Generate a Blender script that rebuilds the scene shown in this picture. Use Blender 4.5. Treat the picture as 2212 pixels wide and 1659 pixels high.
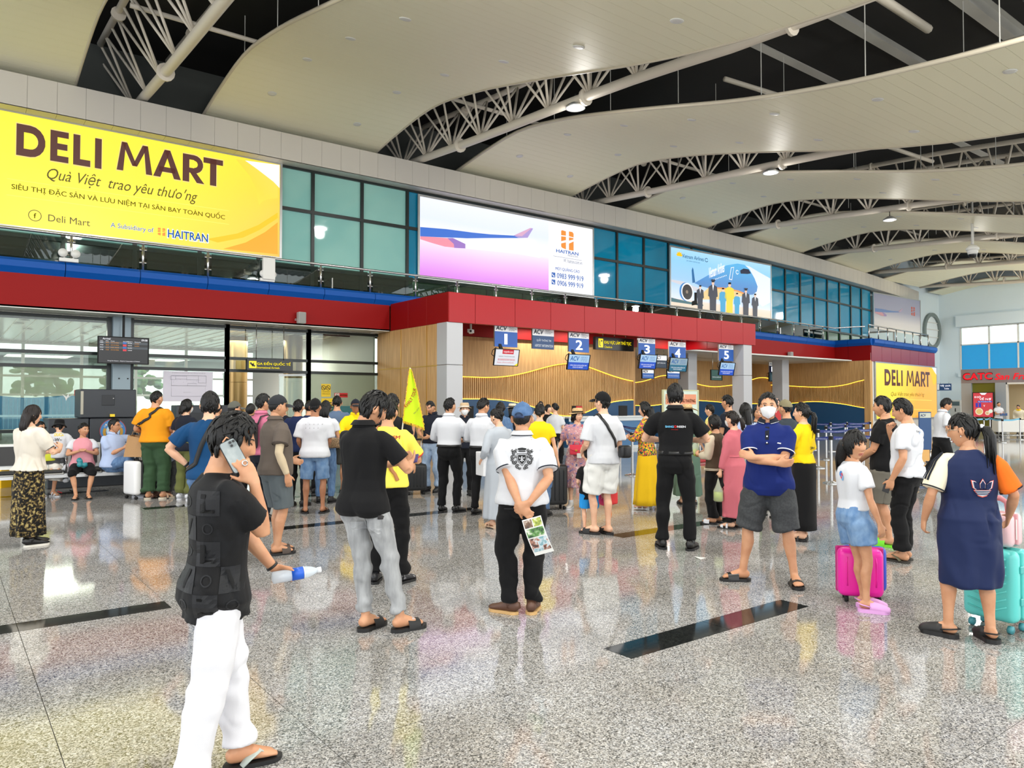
import bpy, bmesh, math, random
import numpy as np
from mathutils import Vector, Matrix
from mathutils.bvhtree import BVHTree
for _o in list(bpy.data.objects): bpy.data.objects.remove(_o, do_unlink=True)
SC = bpy.context.scene
COL = SC.collection
R = math.radians
# camera (measured from the hall's vanishing points)
F, CX, CY, YAW, CH = 1620.0, 1106.0, 829.5, R(37.3), 1.6
PIT = math.atan2(40.5, F)
AX = Vector((math.sin(YAW)*math.cos(PIT), math.cos(YAW)*math.cos(PIT), math.sin(PIT)))
RT = Vector((math.cos(YAW), -math.sin(YAW), 0))
UP = RT.cross(AX)
C0 = Vector((0, 0, CH))
cam = bpy.data.cameras.new('camera'); cam.sensor_width = 36; cam.lens = F/2212*36
cam.clip_start = 0.05; cam.clip_end = 400
cam_o = bpy.data.objects.new('camera', cam); COL.objects.link(cam_o)
cam_o.matrix_world = Matrix((( RT.x, UP.x, -AX.x, C0.x), (RT.y, UP.y, -AX.y, C0.y), (RT.z, UP.z, -AX.z, C0.z), (0,0,0,1)))
SC.camera = cam_o
# daylight and exposure
world = bpy.data.worlds.new('daylight'); SC.world = world; world.use_nodes = True
WORLD_STRENGTH = 2.8
world.node_tree.nodes['Background'].inputs[0].default_value = (0.94, 0.97, 1.0, 1)
world.node_tree.nodes['Background'].inputs[1].default_value = WORLD_STRENGTH
SC.view_settings.view_transform = 'Standard'; SC.view_settings.look = 'None'
SC.view_settings.gamma = 1; SC.view_settings.use_curve_mapping = False
SC.view_settings.exposure = 0.0
SC.cycles.max_bounces = 8; SC.cycles.diffuse_bounces = 4; SC.cycles.glossy_bounces = 4
SC.cycles.transparent_max_bounces = 12; SC.cycles.transmission_bounces = 4
SC.cycles.use_denoising = True
SC.cycles.caustics_reflective = False; SC.cycles.caustics_refractive = False
SC.cycles.sample_clamp_indirect = 4.0
HIGHBAY_W, DOWN_W = 190.0, 40.0
# helpers
def ray(x, y): return AX + RT*((x-CX)/F) + UP*((CY-y)/F)
def onY(x, y, Y): v = ray(x, y); return C0 + v*(Y/v.y)
def onX(x, y, X): v = ray(x, y); return C0 + v*(X/v.x)
def onZ(x, y, Z=0.0): v = ray(x, y); return C0 + v*((Z-CH)/v.z)
def atd(x, y, d): return C0 + ray(x, y)*d
def azm(p): return math.atan2(p[0], p[1])          # azimuth of a place seen from the camera's foot
def lin(c):
    if isinstance(c, str): c = tuple(int(c[i:i+2], 16) for i in (0, 2, 4))
    return tuple((v/255/12.92 if v/255 <= .04045 else ((v/255+.055)/1.055)**2.4) for v in c)
MATS = {}
def mat(name, c=(200,200,200), rough=.5, metal=0, spec=.5, emit=None, es=0, c2=None, nscale=8, nstretch=(1,1,1), ramp=(.4,.6),
        bump=0, bscale=60, bstretch=(1,1,1), tex='noise', alpha=1, trans=0, coat=0, detail=3, sheen=0, sss=0):
    if name in MATS: return MATS[name]
    m = bpy.data.materials.new(name); m.use_nodes = True; nt = m.node_tree; b = nt.nodes['Principled BSDF']; L = nt.links
    c = lin(c)
    b.inputs['Base Color'].default_value = (*c, 1); b.inputs['Roughness'].default_value = rough
    b.inputs['Metallic'].default_value = metal; b.inputs['Specular IOR Level'].default_value = spec
    b.inputs['Alpha'].default_value = alpha; b.inputs['Transmission Weight'].default_value = trans
    b.inputs['Coat Weight'].default_value = coat
    if sheen: b.inputs['Sheen Weight'].default_value = sheen
    if sss:
        b.inputs['Subsurface Weight'].default_value = sss; b.inputs['Subsurface Radius'].default_value = (.012,.005,.003); b.inputs['Subsurface Scale'].default_value = 1
    tc = None
    def coords(stretch):
        nonlocal tc
        if tc is None: tc = nt.nodes.new('ShaderNodeTexCoord')
        mp = nt.nodes.new('ShaderNodeMapping'); mp.inputs['Scale'].default_value = stretch
        L.new(tc.outputs['Object'], mp.inputs[0]); return mp.outputs[0]
    if emit is not None:
        b.inputs['Emission Color'].default_value = (*lin(emit), 1); b.inputs['Emission Strength'].default_value = es
    if c2 is not None:
        if tex == 'voronoi':
            t = nt.nodes.new('ShaderNodeTexVoronoi'); t.inputs['Scale'].default_value = nscale; out = t.outputs['Color']
        else:
            t = nt.nodes.new('ShaderNodeTexNoise'); t.inputs['Scale'].default_value = nscale; t.inputs['Detail'].default_value = detail; out = t.outputs[0]
        L.new(coords(nstretch), t.inputs['Vector'])
        rp = nt.nodes.new('ShaderNodeValToRGB'); rp.color_ramp.elements[0].position = ramp[0]; rp.color_ramp.elements[1].position = ramp[1]
        cols = c2 if isinstance(c2, list) else [c2]
        rp.color_ramp.elements[0].color = (*c, 1); rp.color_ramp.elements[1].color = (*lin(cols[-1]), 1)
        for i, cc in enumerate(cols[:-1]):
            e = rp.color_ramp.elements.new(ramp[0]+(ramp[1]-ramp[0])*(i+1)/len(cols)); e.color = (*lin(cc), 1)
        L.new(out, rp.inputs[0]); L.new(rp.outputs[0], b.inputs['Base Color'])
        if emit is not None: L.new(rp.outputs[0], b.inputs['Emission Color'])
    if bump:
        t = nt.nodes.new('ShaderNodeTexNoise'); t.inputs['Scale'].default_value = bscale; t.inputs['Detail'].default_value = 4
        L.new(coords(bstretch), t.inputs['Vector'])
        bp = nt.nodes.new('ShaderNodeBump'); bp.inputs['Strength'].default_value = bump; bp.inputs['Distance'].default_value = .01
        L.new(t.outputs[0], bp.inputs['Height']); L.new(bp.outputs[0], b.inputs['Normal'])
    MATS[name] = m; return m
def glow(name, c, s=1.0):
    """backlit print / lamp: gives off its own colour"""
    return mat(name, tuple(v*.25 for v in c) if not isinstance(c, str) else c, .35, emit=c, es=s)
def glass(name, tint=(235,245,242), refl=.06, rough=.0):
    if name in MATS: return MATS[name]
    m = bpy.data.materials.new(name); m.use_nodes = True; nt = m.node_tree; nt.nodes.clear(); L = nt.links
    o = nt.nodes.new('ShaderNodeOutputMaterial'); mx = nt.nodes.new('ShaderNodeMixShader'); g = nt.nodes.new('ShaderNodeBsdfGlossy'); t = nt.nodes.new('ShaderNodeBsdfTransparent')
    f = nt.nodes.new('ShaderNodeFresnel'); f.inputs[0].default_value = 1.5
    a = nt.nodes.new('ShaderNodeMath'); a.operation = 'MULTIPLY'; a.inputs[1].default_value = refl/.04
    L.new(f.outputs[0], a.inputs[0]); a.use_clamp = True
    g.inputs['Roughness'].default_value = rough; t.inputs[0].default_value = (*lin(tint), 1)
    L.new(a.outputs[0], mx.inputs[0]); L.new(t.outputs[0], mx.inputs[1]); L.new(g.outputs[0], mx.inputs[2]); L.new(mx.outputs[0], o.inputs[0])
    MATS[name] = m; return m
def film(name, c, opacity=.75):
    """frosted adhesive film on glass"""
    if name in MATS: return MATS[name]
    m = mat(name, c, .35); nt = m.node_tree; L = nt.links; b = nt.nodes['Principled BSDF']; o = nt.nodes['Material Output']
    t = nt.nodes.new('ShaderNodeBsdfTranslucent'); t.inputs[0].default_value = (*lin(c), 1); mx = nt.nodes.new('ShaderNodeMixShader'); mx.inputs[0].default_value = .45
    L.new(b.outputs[0], mx.inputs[1]); L.new(t.outputs[0], mx.inputs[2])
    tr = nt.nodes.new('ShaderNodeBsdfTransparent'); m2 = nt.nodes.new('ShaderNodeMixShader'); m2.inputs[0].default_value = opacity
    L.new(tr.outputs[0], m2.inputs[1]); L.new(mx.outputs[0], m2.inputs[2]); L.new(m2.outputs[0], o.inputs[0]); return m

NTH = 'first second third fourth fifth sixth seventh eighth ninth tenth eleventh twelfth thirteenth fourteenth fifteenth sixteenth seventeenth eighteenth nineteenth twentieth twenty-first twenty-second twenty-third'.split()
def tag(o, label=None, cat=None, group=None, kind=None):
    if label: o['label'] = label
    if cat: o['category'] = cat
    if group: o['group'] = group
    if kind: o['kind'] = kind
    return o
def empty(name, loc=(0,0,0), rz=0, label=None, cat=None, group=None, kind=None, parent=None):
    o = bpy.data.objects.new(name, None); COL.objects.link(o); o.location = loc; o.rotation_euler = (0,0,rz); o.empty_display_size = .1
    if parent: o.parent = parent
    return tag(o, label, cat, group, kind)
def wmat(o):
    m = Matrix.LocRotScale(o.location, o.rotation_euler, o.scale)
    return wmat(o.parent) @ m if o.parent else m
def link(name, me, m=None, parent=None, world=False):
    if world and parent is not None: me.transform(wmat(parent).inverted())
    if m is not None and len(me.materials) == 0: me.materials.append(m)
    o = bpy.data.objects.new(name, me); COL.objects.link(o)
    if parent: o.parent = parent
    return o
def copy_tree(o, parent=None):
    c = o.copy(); COL.objects.link(c)
    if parent: c.parent = parent
    for ch in [k for k in bpy.data.objects if k.parent == o]: copy_tree(ch, c)
    return c
def frame_of(d, upv=(0,0,1)):
    d = Vector(d).normalized(); u = Vector(upv)
    if abs(d.dot(u)) > .98: u = Vector((1,0,0)) if abs(d.x) < .9 else Vector((0,1,0))
    r = d.cross(u).normalized(); return r, r.cross(d).normalized(), d
class MB:
    def __init__(s): s.v = []; s.f = []; s.mi = []; s.cur = 0
    def add(s, vs, fs):
        o = len(s.v); s.v += [tuple(p) for p in vs]; s.f += [tuple(i+o for i in f) for f in fs]; s.mi += [s.cur]*len(fs); return s
    def box(s, a, b):
        x0,x1 = sorted((a[0],b[0])); y0,y1 = sorted((a[1],b[1])); z0,z1 = sorted((a[2],b[2]))
        return s.add([(x0,y0,z0),(x1,y0,z0),(x1,y1,z0),(x0,y1,z0),(x0,y0,z1),(x1,y0,z1),(x1,y1,z1),(x0,y1,z1)],
              [(3,2,1,0),(4,5,6,7),(0,1,5,4),(1,2,6,5),(2,3,7,6),(3,0,4,7)])
    def cbox(s, c, d): return s.box([c[i]-d[i]/2 for i in range(3)], [c[i]+d[i]/2 for i in range(3)])
    def rbox(s, a, b, r=.02, n=3):
        """box with rounded vertical-section corners in all axes (bevelled via bmesh)"""
        bm = bmesh.new(); bmesh.ops.create_cube(bm, size=1)
        for v in bm.verts: v.co = Vector([(a[i]+b[i])/2 + v.co[i]*abs(b[i]-a[i]) for i in range(3)])
        bmesh.ops.bevel(bm, geom=bm.edges[:], offset=r, segments=n, profile=.5, affect='EDGES')
        bm.verts.index_update(); s.add([v.co[:] for v in bm.verts], [[v.index for v in f.verts] for f in bm.faces]); bm.free(); return s
    def obox(s, p, q, w, h, upv=(0,0,1)):
        """bar from p to q, w wide, h high"""
        p, q = Vector(p), Vector(q); r, u, d = frame_of(q-p, upv)
        vs = [c + r*a*w/2 + u*b*h/2 for c in (p, q) for a, b in ((-1,-1),(1,-1),(1,1),(-1,1))]
        return s.add(vs, [(0,1,2,3),(7,6,5,4),(0,4,5,1),(1,5,6,2),(2,6,7,3),(3,7,4,0)])
    def prism(s, poly, ext, o=(0,0,0), u=(1,0,0), v=(0,1,0), n=None):
        """polygon (2-D) in plane o,u,v extruded by ext along n"""
        o, u, v = Vector(o), Vector(u), Vector(v); n = Vector(n) if n is not None else u.cross(v).normalized()
        k = len(poly); a = [o+u*p[0]+v*p[1] for p in poly]; b = [p+n*ext for p in a]
        return s.add(a+b, [tuple(range(k))[::-1], tuple(range(k, 2*k))] + [(i, (i+1) % k, k+(i+1) % k, k+i) for i in range(k)])
    def flat(s, poly, o=(0,0,0), u=(1,0,0), v=(0,1,0), off=0):
        o, u, v = Vector(o), Vector(u), Vector(v); n = u.cross(v).normalized()*off
        return s.add([o+u*p[0]+v*p[1]+n for p in poly], [tuple(range(len(poly)))])
    def tube(s, pts, rad, n=8, cap=True, upv=(0,0,1), ry=None, twist=None):
        """loft through pts; rad: radius or list; ry: second radius (along the frame's up)"""
        P = [Vector(p) for p in pts]; k = len(P)
        rx = [rad]*k if not hasattr(rad, '__len__') else list(rad)
        r2 = rx if ry is None else ([ry]*k if not hasattr(ry, '__len__') else list(ry))
        o = len(s.v); U = None; vs = []
        for i in range(k):
            d = (P[min(i+1,k-1)] - P[max(i-1,0)]); d = d.normalized() if d.length > 1e-9 else Vector((0,0,1))
            if U is None: r, U, _ = frame_of(d, upv)
            else:
                r = d.cross(U); r = r.normalized() if r.length > 1e-6 else r_prev; U = r.cross(d).normalized()
            r_prev = r
            for j in range(n):
                a = 2*math.pi*j/n; vs.append(P[i] + r*math.cos(a)*rx[i] + U*math.sin(a)*r2[i])
        fs = [(i*n+j, i*n+(j+1) % n, (i+1)*n+(j+1) % n, (i+1)*n+j) for i in range(k-1) for j in range(n)]
        if cap: fs += [tuple(range(n))[::-1], tuple(range((k-1)*n, k*n))]
        return s.add(vs, fs)
    def lathe(s, prof, n=24, c=(0,0,0)):
        vs = []; k = len(prof)
        for r, z in prof:
            for j in range(n): a = 2*math.pi*j/n; vs.append((c[0]+r*math.cos(a), c[1]+r*math.sin(a), c[2]+z))
        fs = [(i*n+j, i*n+(j+1) % n, (i+1)*n+(j+1) % n, (i+1)*n+j) for i in range(k-1) for j in range(n)]
        fs += [tuple(range(n))[::-1], tuple(range((k-1)*n, k*n))]
        return s.add(vs, fs)
    def ell(s, c, r, n=12, m=8):
        prof = [(max(1e-4, math.sin(math.pi*i/m)), -math.cos(math.pi*i/m)) for i in range(m+1)]
        o = len(s.v); s.lathe(prof, n)
        for i in range(o, len(s.v)): p = s.v[i]; s.v[i] = (c[0]+p[0]*r[0], c[1]+p[1]*r[1], c[2]+p[2]*r[2])
        return s
    def mesh(s, name, smooth=False, mats=None):
        me = bpy.data.meshes.new(name); me.from_pydata(s.v, [], s.f)
        if mats:
            for m in mats: me.materials.append(m)
            me.polygons.foreach_set('material_index', s.mi)
        if smooth: me.polygons.foreach_set('use_smooth', [True]*len(me.polygons))
        me.update(); return me
    def build(s, name, m, parent=None, smooth=False, world=False, auto=None):
        me = s.mesh(name, smooth or auto is not None, m if isinstance(m, list) else None)
        if auto is not None: me.set_sharp_from_angle(angle=R(auto))
        return link(name, me, None if isinstance(m, list) else m, parent, world)
_TX = {}
def text_mesh(s, bold=0.0, shear=0.0, spacing=1.0, res=3):
    for a, b in (('ơ','oʼ'),('Ờ','Òʼ'),('Ơ','Oʼ'),('Đ','Ð'),('Ở','Ỏʼ')): s = s.replace(a, b)
    k = (s, bold, shear, spacing)
    if k in _TX: return _TX[k]
    cu = bpy.data.curves.new('t', 'FONT'); cu.body = s; cu.shear = shear; cu.space_character = spacing; cu.resolution_u = res
    ob = bpy.data.objects.new('t', cu); me = bpy.data.meshes.new_from_object(ob)
    v = np.empty(len(me.vertices)*3, 'f'); me.vertices.foreach_get('co', v); v = v.reshape(-1, 3)
    f = [tuple(p.vertices) for p in me.polygons]
    bpy.data.objects.remove(ob); bpy.data.curves.remove(cu); bpy.data.meshes.remove(me)
    if bold > 0:
        b = bold*.55; n0 = len(v); sh = [(0,0),(b,0),(-b,0),(b*.7,b*.7),(-b*.7,-b*.7),(b*.7,-b*.7),(-b*.7,b*.7)] if bold > .025 else [(b,0),(-b,0)]
        if bold > .07: sh += [(x*.5, y*.5) for x, y in sh[1:]]+[(0,b),(0,-b)]
        f = [tuple(i+k*n0 for i in q) for k in range(len(sh)) for q in f]; v = np.concatenate([v+np.array([x, y, 0], 'f') for x, y in sh])
    mn, mx = v.min(0), v.max(0); v = (v-mn)/np.maximum(mx-mn, 1e-6)
    _TX[k] = (v, f, (mx-mn)[0]/max((mx-mn)[1], 1e-6)); return _TX[k]
class Board:
    """a flat face: o = lower left corner, u/v = unit right/up, w x h metres, prints are thin layers in front of it"""
    def __init__(s, o, u, v, w, h): s.o, s.u, s.v, s.w, s.h = Vector(o), Vector(u).normalized(), Vector(v).normalized(), w, h; s.n = s.u.cross(s.v)
    def P(s, x, y, k=1): return s.o + s.u*(x*s.w) + s.v*(y*s.h) + s.n*(.004*k)
    def poly(s, mb, pts, k=1): return mb.add([s.P(x, y, k) for x, y in pts], [tuple(range(len(pts)))])
    def rect(s, mb, x0, y0, x1, y1, k=1): return s.poly(mb, [(x0,y0),(x1,y0),(x1,y1),(x0,y1)], k)
    def disc(s, mb, x, y, r, k=1, n=20, rx=None):
        rr = r; return s.poly(mb, [(x+math.cos(2*math.pi*i/n)*(rx or rr*s.h/s.w), y+math.sin(2*math.pi*i/n)*rr) for i in range(n)], k)
    def line(s, mb, pts, t, k=1):
        """stroke of thickness t metres through board points"""
        Q = [(x*s.w, y*s.h) for x, y in pts]
        L, Rr = [], []
        for i in range(len(Q)):
            a, b = Q[max(i-1,0)], Q[min(i+1,len(Q)-1)]; dx, dy = b[0]-a[0], b[1]-a[1]; l = math.hypot(dx, dy) or 1
            L.append((Q[i][0]-dy/l*t/2, Q[i][1]+dx/l*t/2)); Rr.append((Q[i][0]+dy/l*t/2, Q[i][1]-dx/l*t/2))
        vs = [s.P(x/s.w, y/s.h, k) for x, y in L+Rr]; m = len(Q)
        return mb.add(vs, [(m+i, m+i+1, i+1, i) for i in range(m-1)])
    def geo(s, mb, t, x0, y0, x1, y1, k=1):
        """heavy geometric capitals built from strokes"""
        A = lambda cx, cy, rx, ry, t_, a0=-90, a1=90, n=10: [[(cx+rx*math.cos(R(a)), cy+ry*math.sin(R(a))), (cx+rx*math.cos(R(b)), cy+ry*math.sin(R(b))), (cx+(rx-t_)*math.cos(R(b)), cy+(ry-t_)*math.sin(R(b))), (cx+(rx-t_)*math.cos(R(a)), cy+(ry-t_)*math.sin(R(a)))] for a, b in zip(np.linspace(a0,a1,n)[:-1], np.linspace(a0,a1,n)[1:])]
        Q = lambda a, b, c, d: [(a,b),(c,b),(c,d),(a,d)]; w = .24
        G = {'D': (.95, [Q(0,0,w,1),Q(w,0,.45,w),Q(w,1-w,.45,1)]+A(.45,.5,.5,.5,w)), 'E': (.62, [Q(0,0,w,1),Q(w,0,.62,.2),Q(w,.4,.58,.6),Q(w,.8,.62,1)]), 'L': (.6, [Q(0,0,w,1),Q(w,0,.6,.21)]), 'I': (w, [Q(0,0,w,1)]),
             'M': (1.2, [[(0,0),(w*.9,0),(.30,1),(.16,1)],[(1.2-w*.9,0),(1.2,0),(1.04,1),(.90,1)],[(.16,1),(.34,1),(.68,.22),(.52,.22)],[(1.04,1),(.86,1),(.52,.22),(.68,.22)]]), 'A': (.98, [[(0,0),(.25,0),(.59,1),(.39,1)],[(.73,0),(.98,0),(.59,1),(.39,1)],Q(.2,.2,.78,.38)]),
             'R': (.76, [Q(0,0,w,1),Q(w,.34,.42,.52),Q(w,.82,.42,1)]+A(.42,.67,.33,.33,.2)+[[(.26,.36),(.50,.36),(.80,0),(.52,0)]]), 'T': (.74, [Q(.25,0,.49,1),Q(0,.8,.74,1)])}
        gap = {'M': .03, 'A': .06, 'R': .0}; xs, X = [], 0
        for ch in t: xs.append(X); X += G[ch][0]+gap.get(ch, .16)
        X = xs[-1]+G[t[-1]][0]
        for ch, o in zip(t, xs):
            for q in G[ch][1]: s.poly(mb, [(x0+(p[0]+o)/X*(x1-x0), y0+p[1]*(y1-y0)) for p in q], k)
        return mb
    def text(s, mb, t, x0, y0, x1, y1, k=1, bold=0, shear=0, spacing=1.0, skew=0):
        v, f, asp = text_mesh(t, bold, shear, spacing)
        return mb.add([s.P(x0+p[0]*(x1-x0), y0+p[1]*(y1-y0)+skew*p[0], k) for p in v], f)
rnd = random.Random(7)
# materials of the shell
def granite(name, cols, scale=150, rough=.07, dark=False):
    m = mat(name, (150,145,135), rough, spec=.75); nt = m.node_tree; L = nt.links; b = nt.nodes['Principled BSDF']
    g = nt.nodes.new('ShaderNodeNewGeometry')
    def vor(sc):
        v = nt.nodes.new('ShaderNodeTexVoronoi'); v.inputs['Scale'].default_value = sc; L.new(g.outputs['Position'], v.inputs['Vector'])
        s = nt.nodes.new('ShaderNodeSeparateColor'); L.new(v.outputs['Color'], s.inputs[0]); return s.outputs[0]
    def ramp(src, st):
        r = nt.nodes.new('ShaderNodeValToRGB'); r.color_ramp.interpolation = 'LINEAR'
        while len(r.color_ramp.elements) < len(st): r.color_ramp.elements.new(.5)
        for e, (p, c) in zip(r.color_ramp.elements, st): e.position = p; e.color = (*lin(c), 1)
        L.new(src, r.inputs[0]); return r.outputs[0]
    a = ramp(vor(scale), cols); c = ramp(vor(scale*.45), [(0, (232,228,222)), (.5, (255,252,246)), (1, (255,255,255))])
    n = nt.nodes.new('ShaderNodeTexNoise'); n.inputs['Scale'].default_value = 1.3; L.new(g.outputs['Position'], n.inputs['Vector'])
    d = ramp(n.outputs[0], [(.3, (236,232,226)), (.7, (255,255,255))])
    x1 = nt.nodes.new('ShaderNodeMix'); x1.data_type = 'RGBA'; x1.blend_type = 'MULTIPLY'; x1.inputs[0].default_value = 1
    x2 = nt.nodes.new('ShaderNodeMix'); x2.data_type = 'RGBA'; x2.blend_type = 'MULTIPLY'; x2.inputs[0].default_value = 1
    L.new(a, x1.inputs[6]); L.new(c, x1.inputs[7]); L.new(x1.outputs[2], x2.inputs[6]); L.new(d, x2.inputs[7]); L.new(x2.outputs[2], b.inputs['Base Color'])
    return m
M_GR = granite('granite', [(0,(78,79,80)),(.15,(104,105,106)),(.4,(158,159,161)),(.75,(186,187,189)),(1,(222,223,226))])
M_BK = granite('black_granite', [(0,(16,18,19)),(.5,(30,33,34)),(1,(58,62,62))], 160, .06)
M_GRJ = mat('joint', (92,86,78), .6)
M_BEIGE = mat('ceiling_panel', (246,242,214), .5, spec=.3)
M_FASC = mat('fascia_panel', (205,200,192), .4)
M_RED = mat('red_panel', (146,12,12), .55, spec=.2)  # shadow on the band is put into this darker copy of the red
M_REDB = mat('red_panel_gloss', (168,6,18), .35, spec=.35)
M_BLUE = mat('blue_panel', (0,80,165), .5, spec=.25)
M_FRAME = mat('dark_frame', (14,26,24), .35)
M_ALU = mat('aluminium', (188,190,190), .3, metal=.7)
M_STEEL = mat('stainless_steel', (190,190,188), .22, metal=.95)
M_WHITE = mat('white_paint', (224,224,220), .45)
M_TRUSS = mat('truss_paint', (222,214,200), .4)
M_PURLIN = mat('purlin_steel', (205,205,200), .5, metal=.2)
M_DECK = mat('roof_deck', (84,92,94), .45, metal=.2)
M_DARK = mat('void_dark', (24,24,24), .8)
M_COLGR = mat('column_cladding', (190,191,194), .35)
M_COLBL = mat('pillar_paint', (142,160,170), .4)
M_GLASS = glass('clear_glass', (238,245,240), .05)
M_WOOD = mat('oak_veneer', (218,174,116), .42, c2=(196,150,94), nscale=2.2, nstretch=(9,9,.55), ramp=(.35,.65))
M_WOODD = mat('oak_slat', (226,182,120), .45, c2=(206,160,98), nscale=3, nstretch=(6,6,.5))
M_SLATBACK = mat('slat_backing', (120,88,52), .6)
M_GOLD = mat('gold_trim', (206,160,70), .3, metal=.6)
M_COUNTER = mat('counter_blue', (44,92,134), .35)
M_LED = glow('led_strip', (255,205,60), 4.0)
M_DOWN = glow('downlight_lens', (255,244,222), 9)
M_DULL = mat('unlit_lens', (225,218,200), .3)
def bend(X): return .0025*max(0, X-18)**2
# floor: polished granite tiles, black inlay strips
fl = MB().box((-30,-14,-.3),(60,40,-.006)).build('floor', M_GRJ); tag(fl, kind='structure')
TW, RH, SH = 1.0, .913, .25
def slab(w, h, name, m):
    g = .0018; x0,x1,y0,y1 = g, w-g, g, h-g
    return [(x,y,z) for z in (-.0055,0) for x,y in ((x0,y0),(x1,y0),(x1,y1),(x0,y1))], [(4,5,6,7)]+[(i, (i+1)%4, 4+(i+1)%4, 4+i) for i in range(4)]
big, strip = slab(TW, RH, 'floor_tile', M_GR), slab(TW, SH, 'strip', M_GR)
me_big = MB().add(*big).mesh('floor_tile'); me_big.materials.append(M_GR)
me_str = MB().add(*strip).mesh('strip_tile'); me_str.materials.append(M_GR)
me_blk = MB().add(*strip).mesh('black_strip_tile'); me_blk.materials.append(M_BK)
cells = []
for j in range(-6, 12):
    yb = 3.31 + 2.99*j
    for i in range(-24, 52):
        x = .46 + TW*i
        def isblack():
            if j == 0: return i in (3,4)
            if j == 1: return i <= 0 and i >= -5 or i in (6,7,8)
            if j == 2: return i in (3,4,5)
            return (i+3*j) % 11 in (0,1,2)
        cells.append((x, yb, 'k' if isblack() else 's'))
        for r in range(3): cells.append((x, yb+SH+r*RH, 'b'))
vis, rest = [], []
for x, y, k in cells:
    if y > 34: continue
    cx, cy = x+.5, y+.4; d = Vector((cx,cy,-CH)).dot(AX); px = Vector((cx,cy,-CH)).dot(RT)
    (vis if d > 2.2 and abs(px)/d < .78 else rest).append((d, x, y, k))
vis.sort()
for n_, (d, x, y, k) in enumerate(vis[:298]):
    o = bpy.data.objects.new('black_strip_tile' if k == 'k' else 'floor_tile', {'b': me_big, 's': me_str, 'k': me_blk}[k]); COL.objects.link(o); o.parent = fl; o.location = (x, y, 0)
ma, mk = MB(), MB()
for d, x, y, k in vis[298:]+rest:
    vs, fs = big if k == 'b' else strip
    (mk if k == 'k' else ma).add([(p[0]+x, p[1]+y, p[2]) for p in vs], fs)
tag(ma.build('floor_tile_field', M_GR, fl), kind='stuff'); tag(mk.build('black_strip_field', M_BK, fl), kind='stuff')
# suspended wave ceiling: seven bands of planks
PY = np.array([-16,-10,-6,0,3,5,7.5,9,10,11,12,13.4,15.5,17.5,18.5,19.4,20.4,21.2,22.4])
PZ = np.array([9.6,9.0,8.2,7.55,7.48,7.55,7.82,8.08,8.28,8.52,8.78,9.12,9.6,9.93,9.95,9.86,9.74,9.63,9.4])
def smooth_prof(n=400):
    t = np.linspace(PY[0], PY[-1], n); z = np.interp(t, PY, PZ)
    ker = np.ones(15)/15; zp = np.pad(z, 7, mode='edge'); return t, np.convolve(zp, ker, 'valid')
PT, PZS = smooth_prof()
def ceil_z(y): return float(np.interp(y, PT, PZS))
ys = [22.3]; PL = .30
while ys[-1] > -15.5:
    y = ys[-1]; dz = (ceil_z(y-.1)-ceil_z(y))/-.1; ys.append(y - PL/math.sqrt(1+dz*dz))
BW = 5.2
g = .006; t = .02
pv = [(0,0,0),(BW,0,0),(BW,-PL+g,0),(0,-PL+g,0),(0,0,t),(BW,0,t),(BW,-PL+g,t),(0,-PL+g,t)]
me_plank = MB().add(pv, [(0,1,2,3),(7,6,5,4),(0,4,5,1),(1,5,6,2),(2,6,7,3),(3,7,4,0)]).mesh('ceiling_plank'); me_plank.materials.append(M_BEIGE)
for b_ in range(-1, 7):
    x0 = 5.7 + 8.35*b_
    cr = empty('ceiling_%d' % (b_+2), (x0, 0, 0), kind='structure')
    for i in range(len(ys)-1):
        y, y2 = ys[i], ys[i+1]; z, z2 = ceil_z(y), ceil_z(y2)
        o = bpy.data.objects.new('ceiling_plank', me_plank); COL.objects.link(o); o.parent = cr
        o.location = (0, y+bend(x0+2.6)*.5, z); o.rotation_euler = (math.atan2(z-z2, y-y2), 0, 0)
    mb = MB()
    for xx in (-.03, BW+.03):
        mb.tube([(xx, y+bend(x0+2.6)*.5, ceil_z(y)+.02) for y in ys[::2]], .035, 6, ry=.05)
    mb.build('edge_trim', mat('edge_trim', (205,196,176), .4), cr, smooth=True)
# recessed downlights (switched off, a faint glow put into the lens) in the bands
ring_me = MB().lathe([(.05,0),(.11,0),(.12,.012),(.05,.012)], 14).mesh('r', True); ring_me.materials.append(M_WHITE)
lens_me = MB().lathe([(.001,.002),(.055,.002),(.055,.01)], 12).mesh('l', True); lens_me.materials.append(glow('faint_lens', (255,250,235), .8))
for b_ in range(0, 5):
    x0 = 5.7 + 8.35*b_
    for yy in (19.6, 17.2, 14.8, 12.4, 10.0, 7.6, 5.2):
        for fx in (1.2, 3.9):
            y = yy + .5*(fx > 2); o = empty('recessed_downlight', (x0+fx, y+bend(x0+2.6)*.5, ceil_z(y)-.014), 0,
              'recessed downlight in the %s wave ceiling band, %s row from the facade, %s edge' % (NTH[b_], NTH[(19.6, 17.2, 14.8, 12.4, 10.0, 7.6, 5.2).index(yy)], 'right' if fx > 2 else 'left'), 'downlight', 'recessed downlights in the ceiling bands')
            o.rotation_euler = (math.atan2(ceil_z(y+.1)-ceil_z(y-.1), .2), 0, 0)
            for nm, me in (('ring', ring_me), ('lens', lens_me)):
                k = bpy.data.objects.new(nm, me); COL.objects.link(k); k.parent = o
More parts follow.
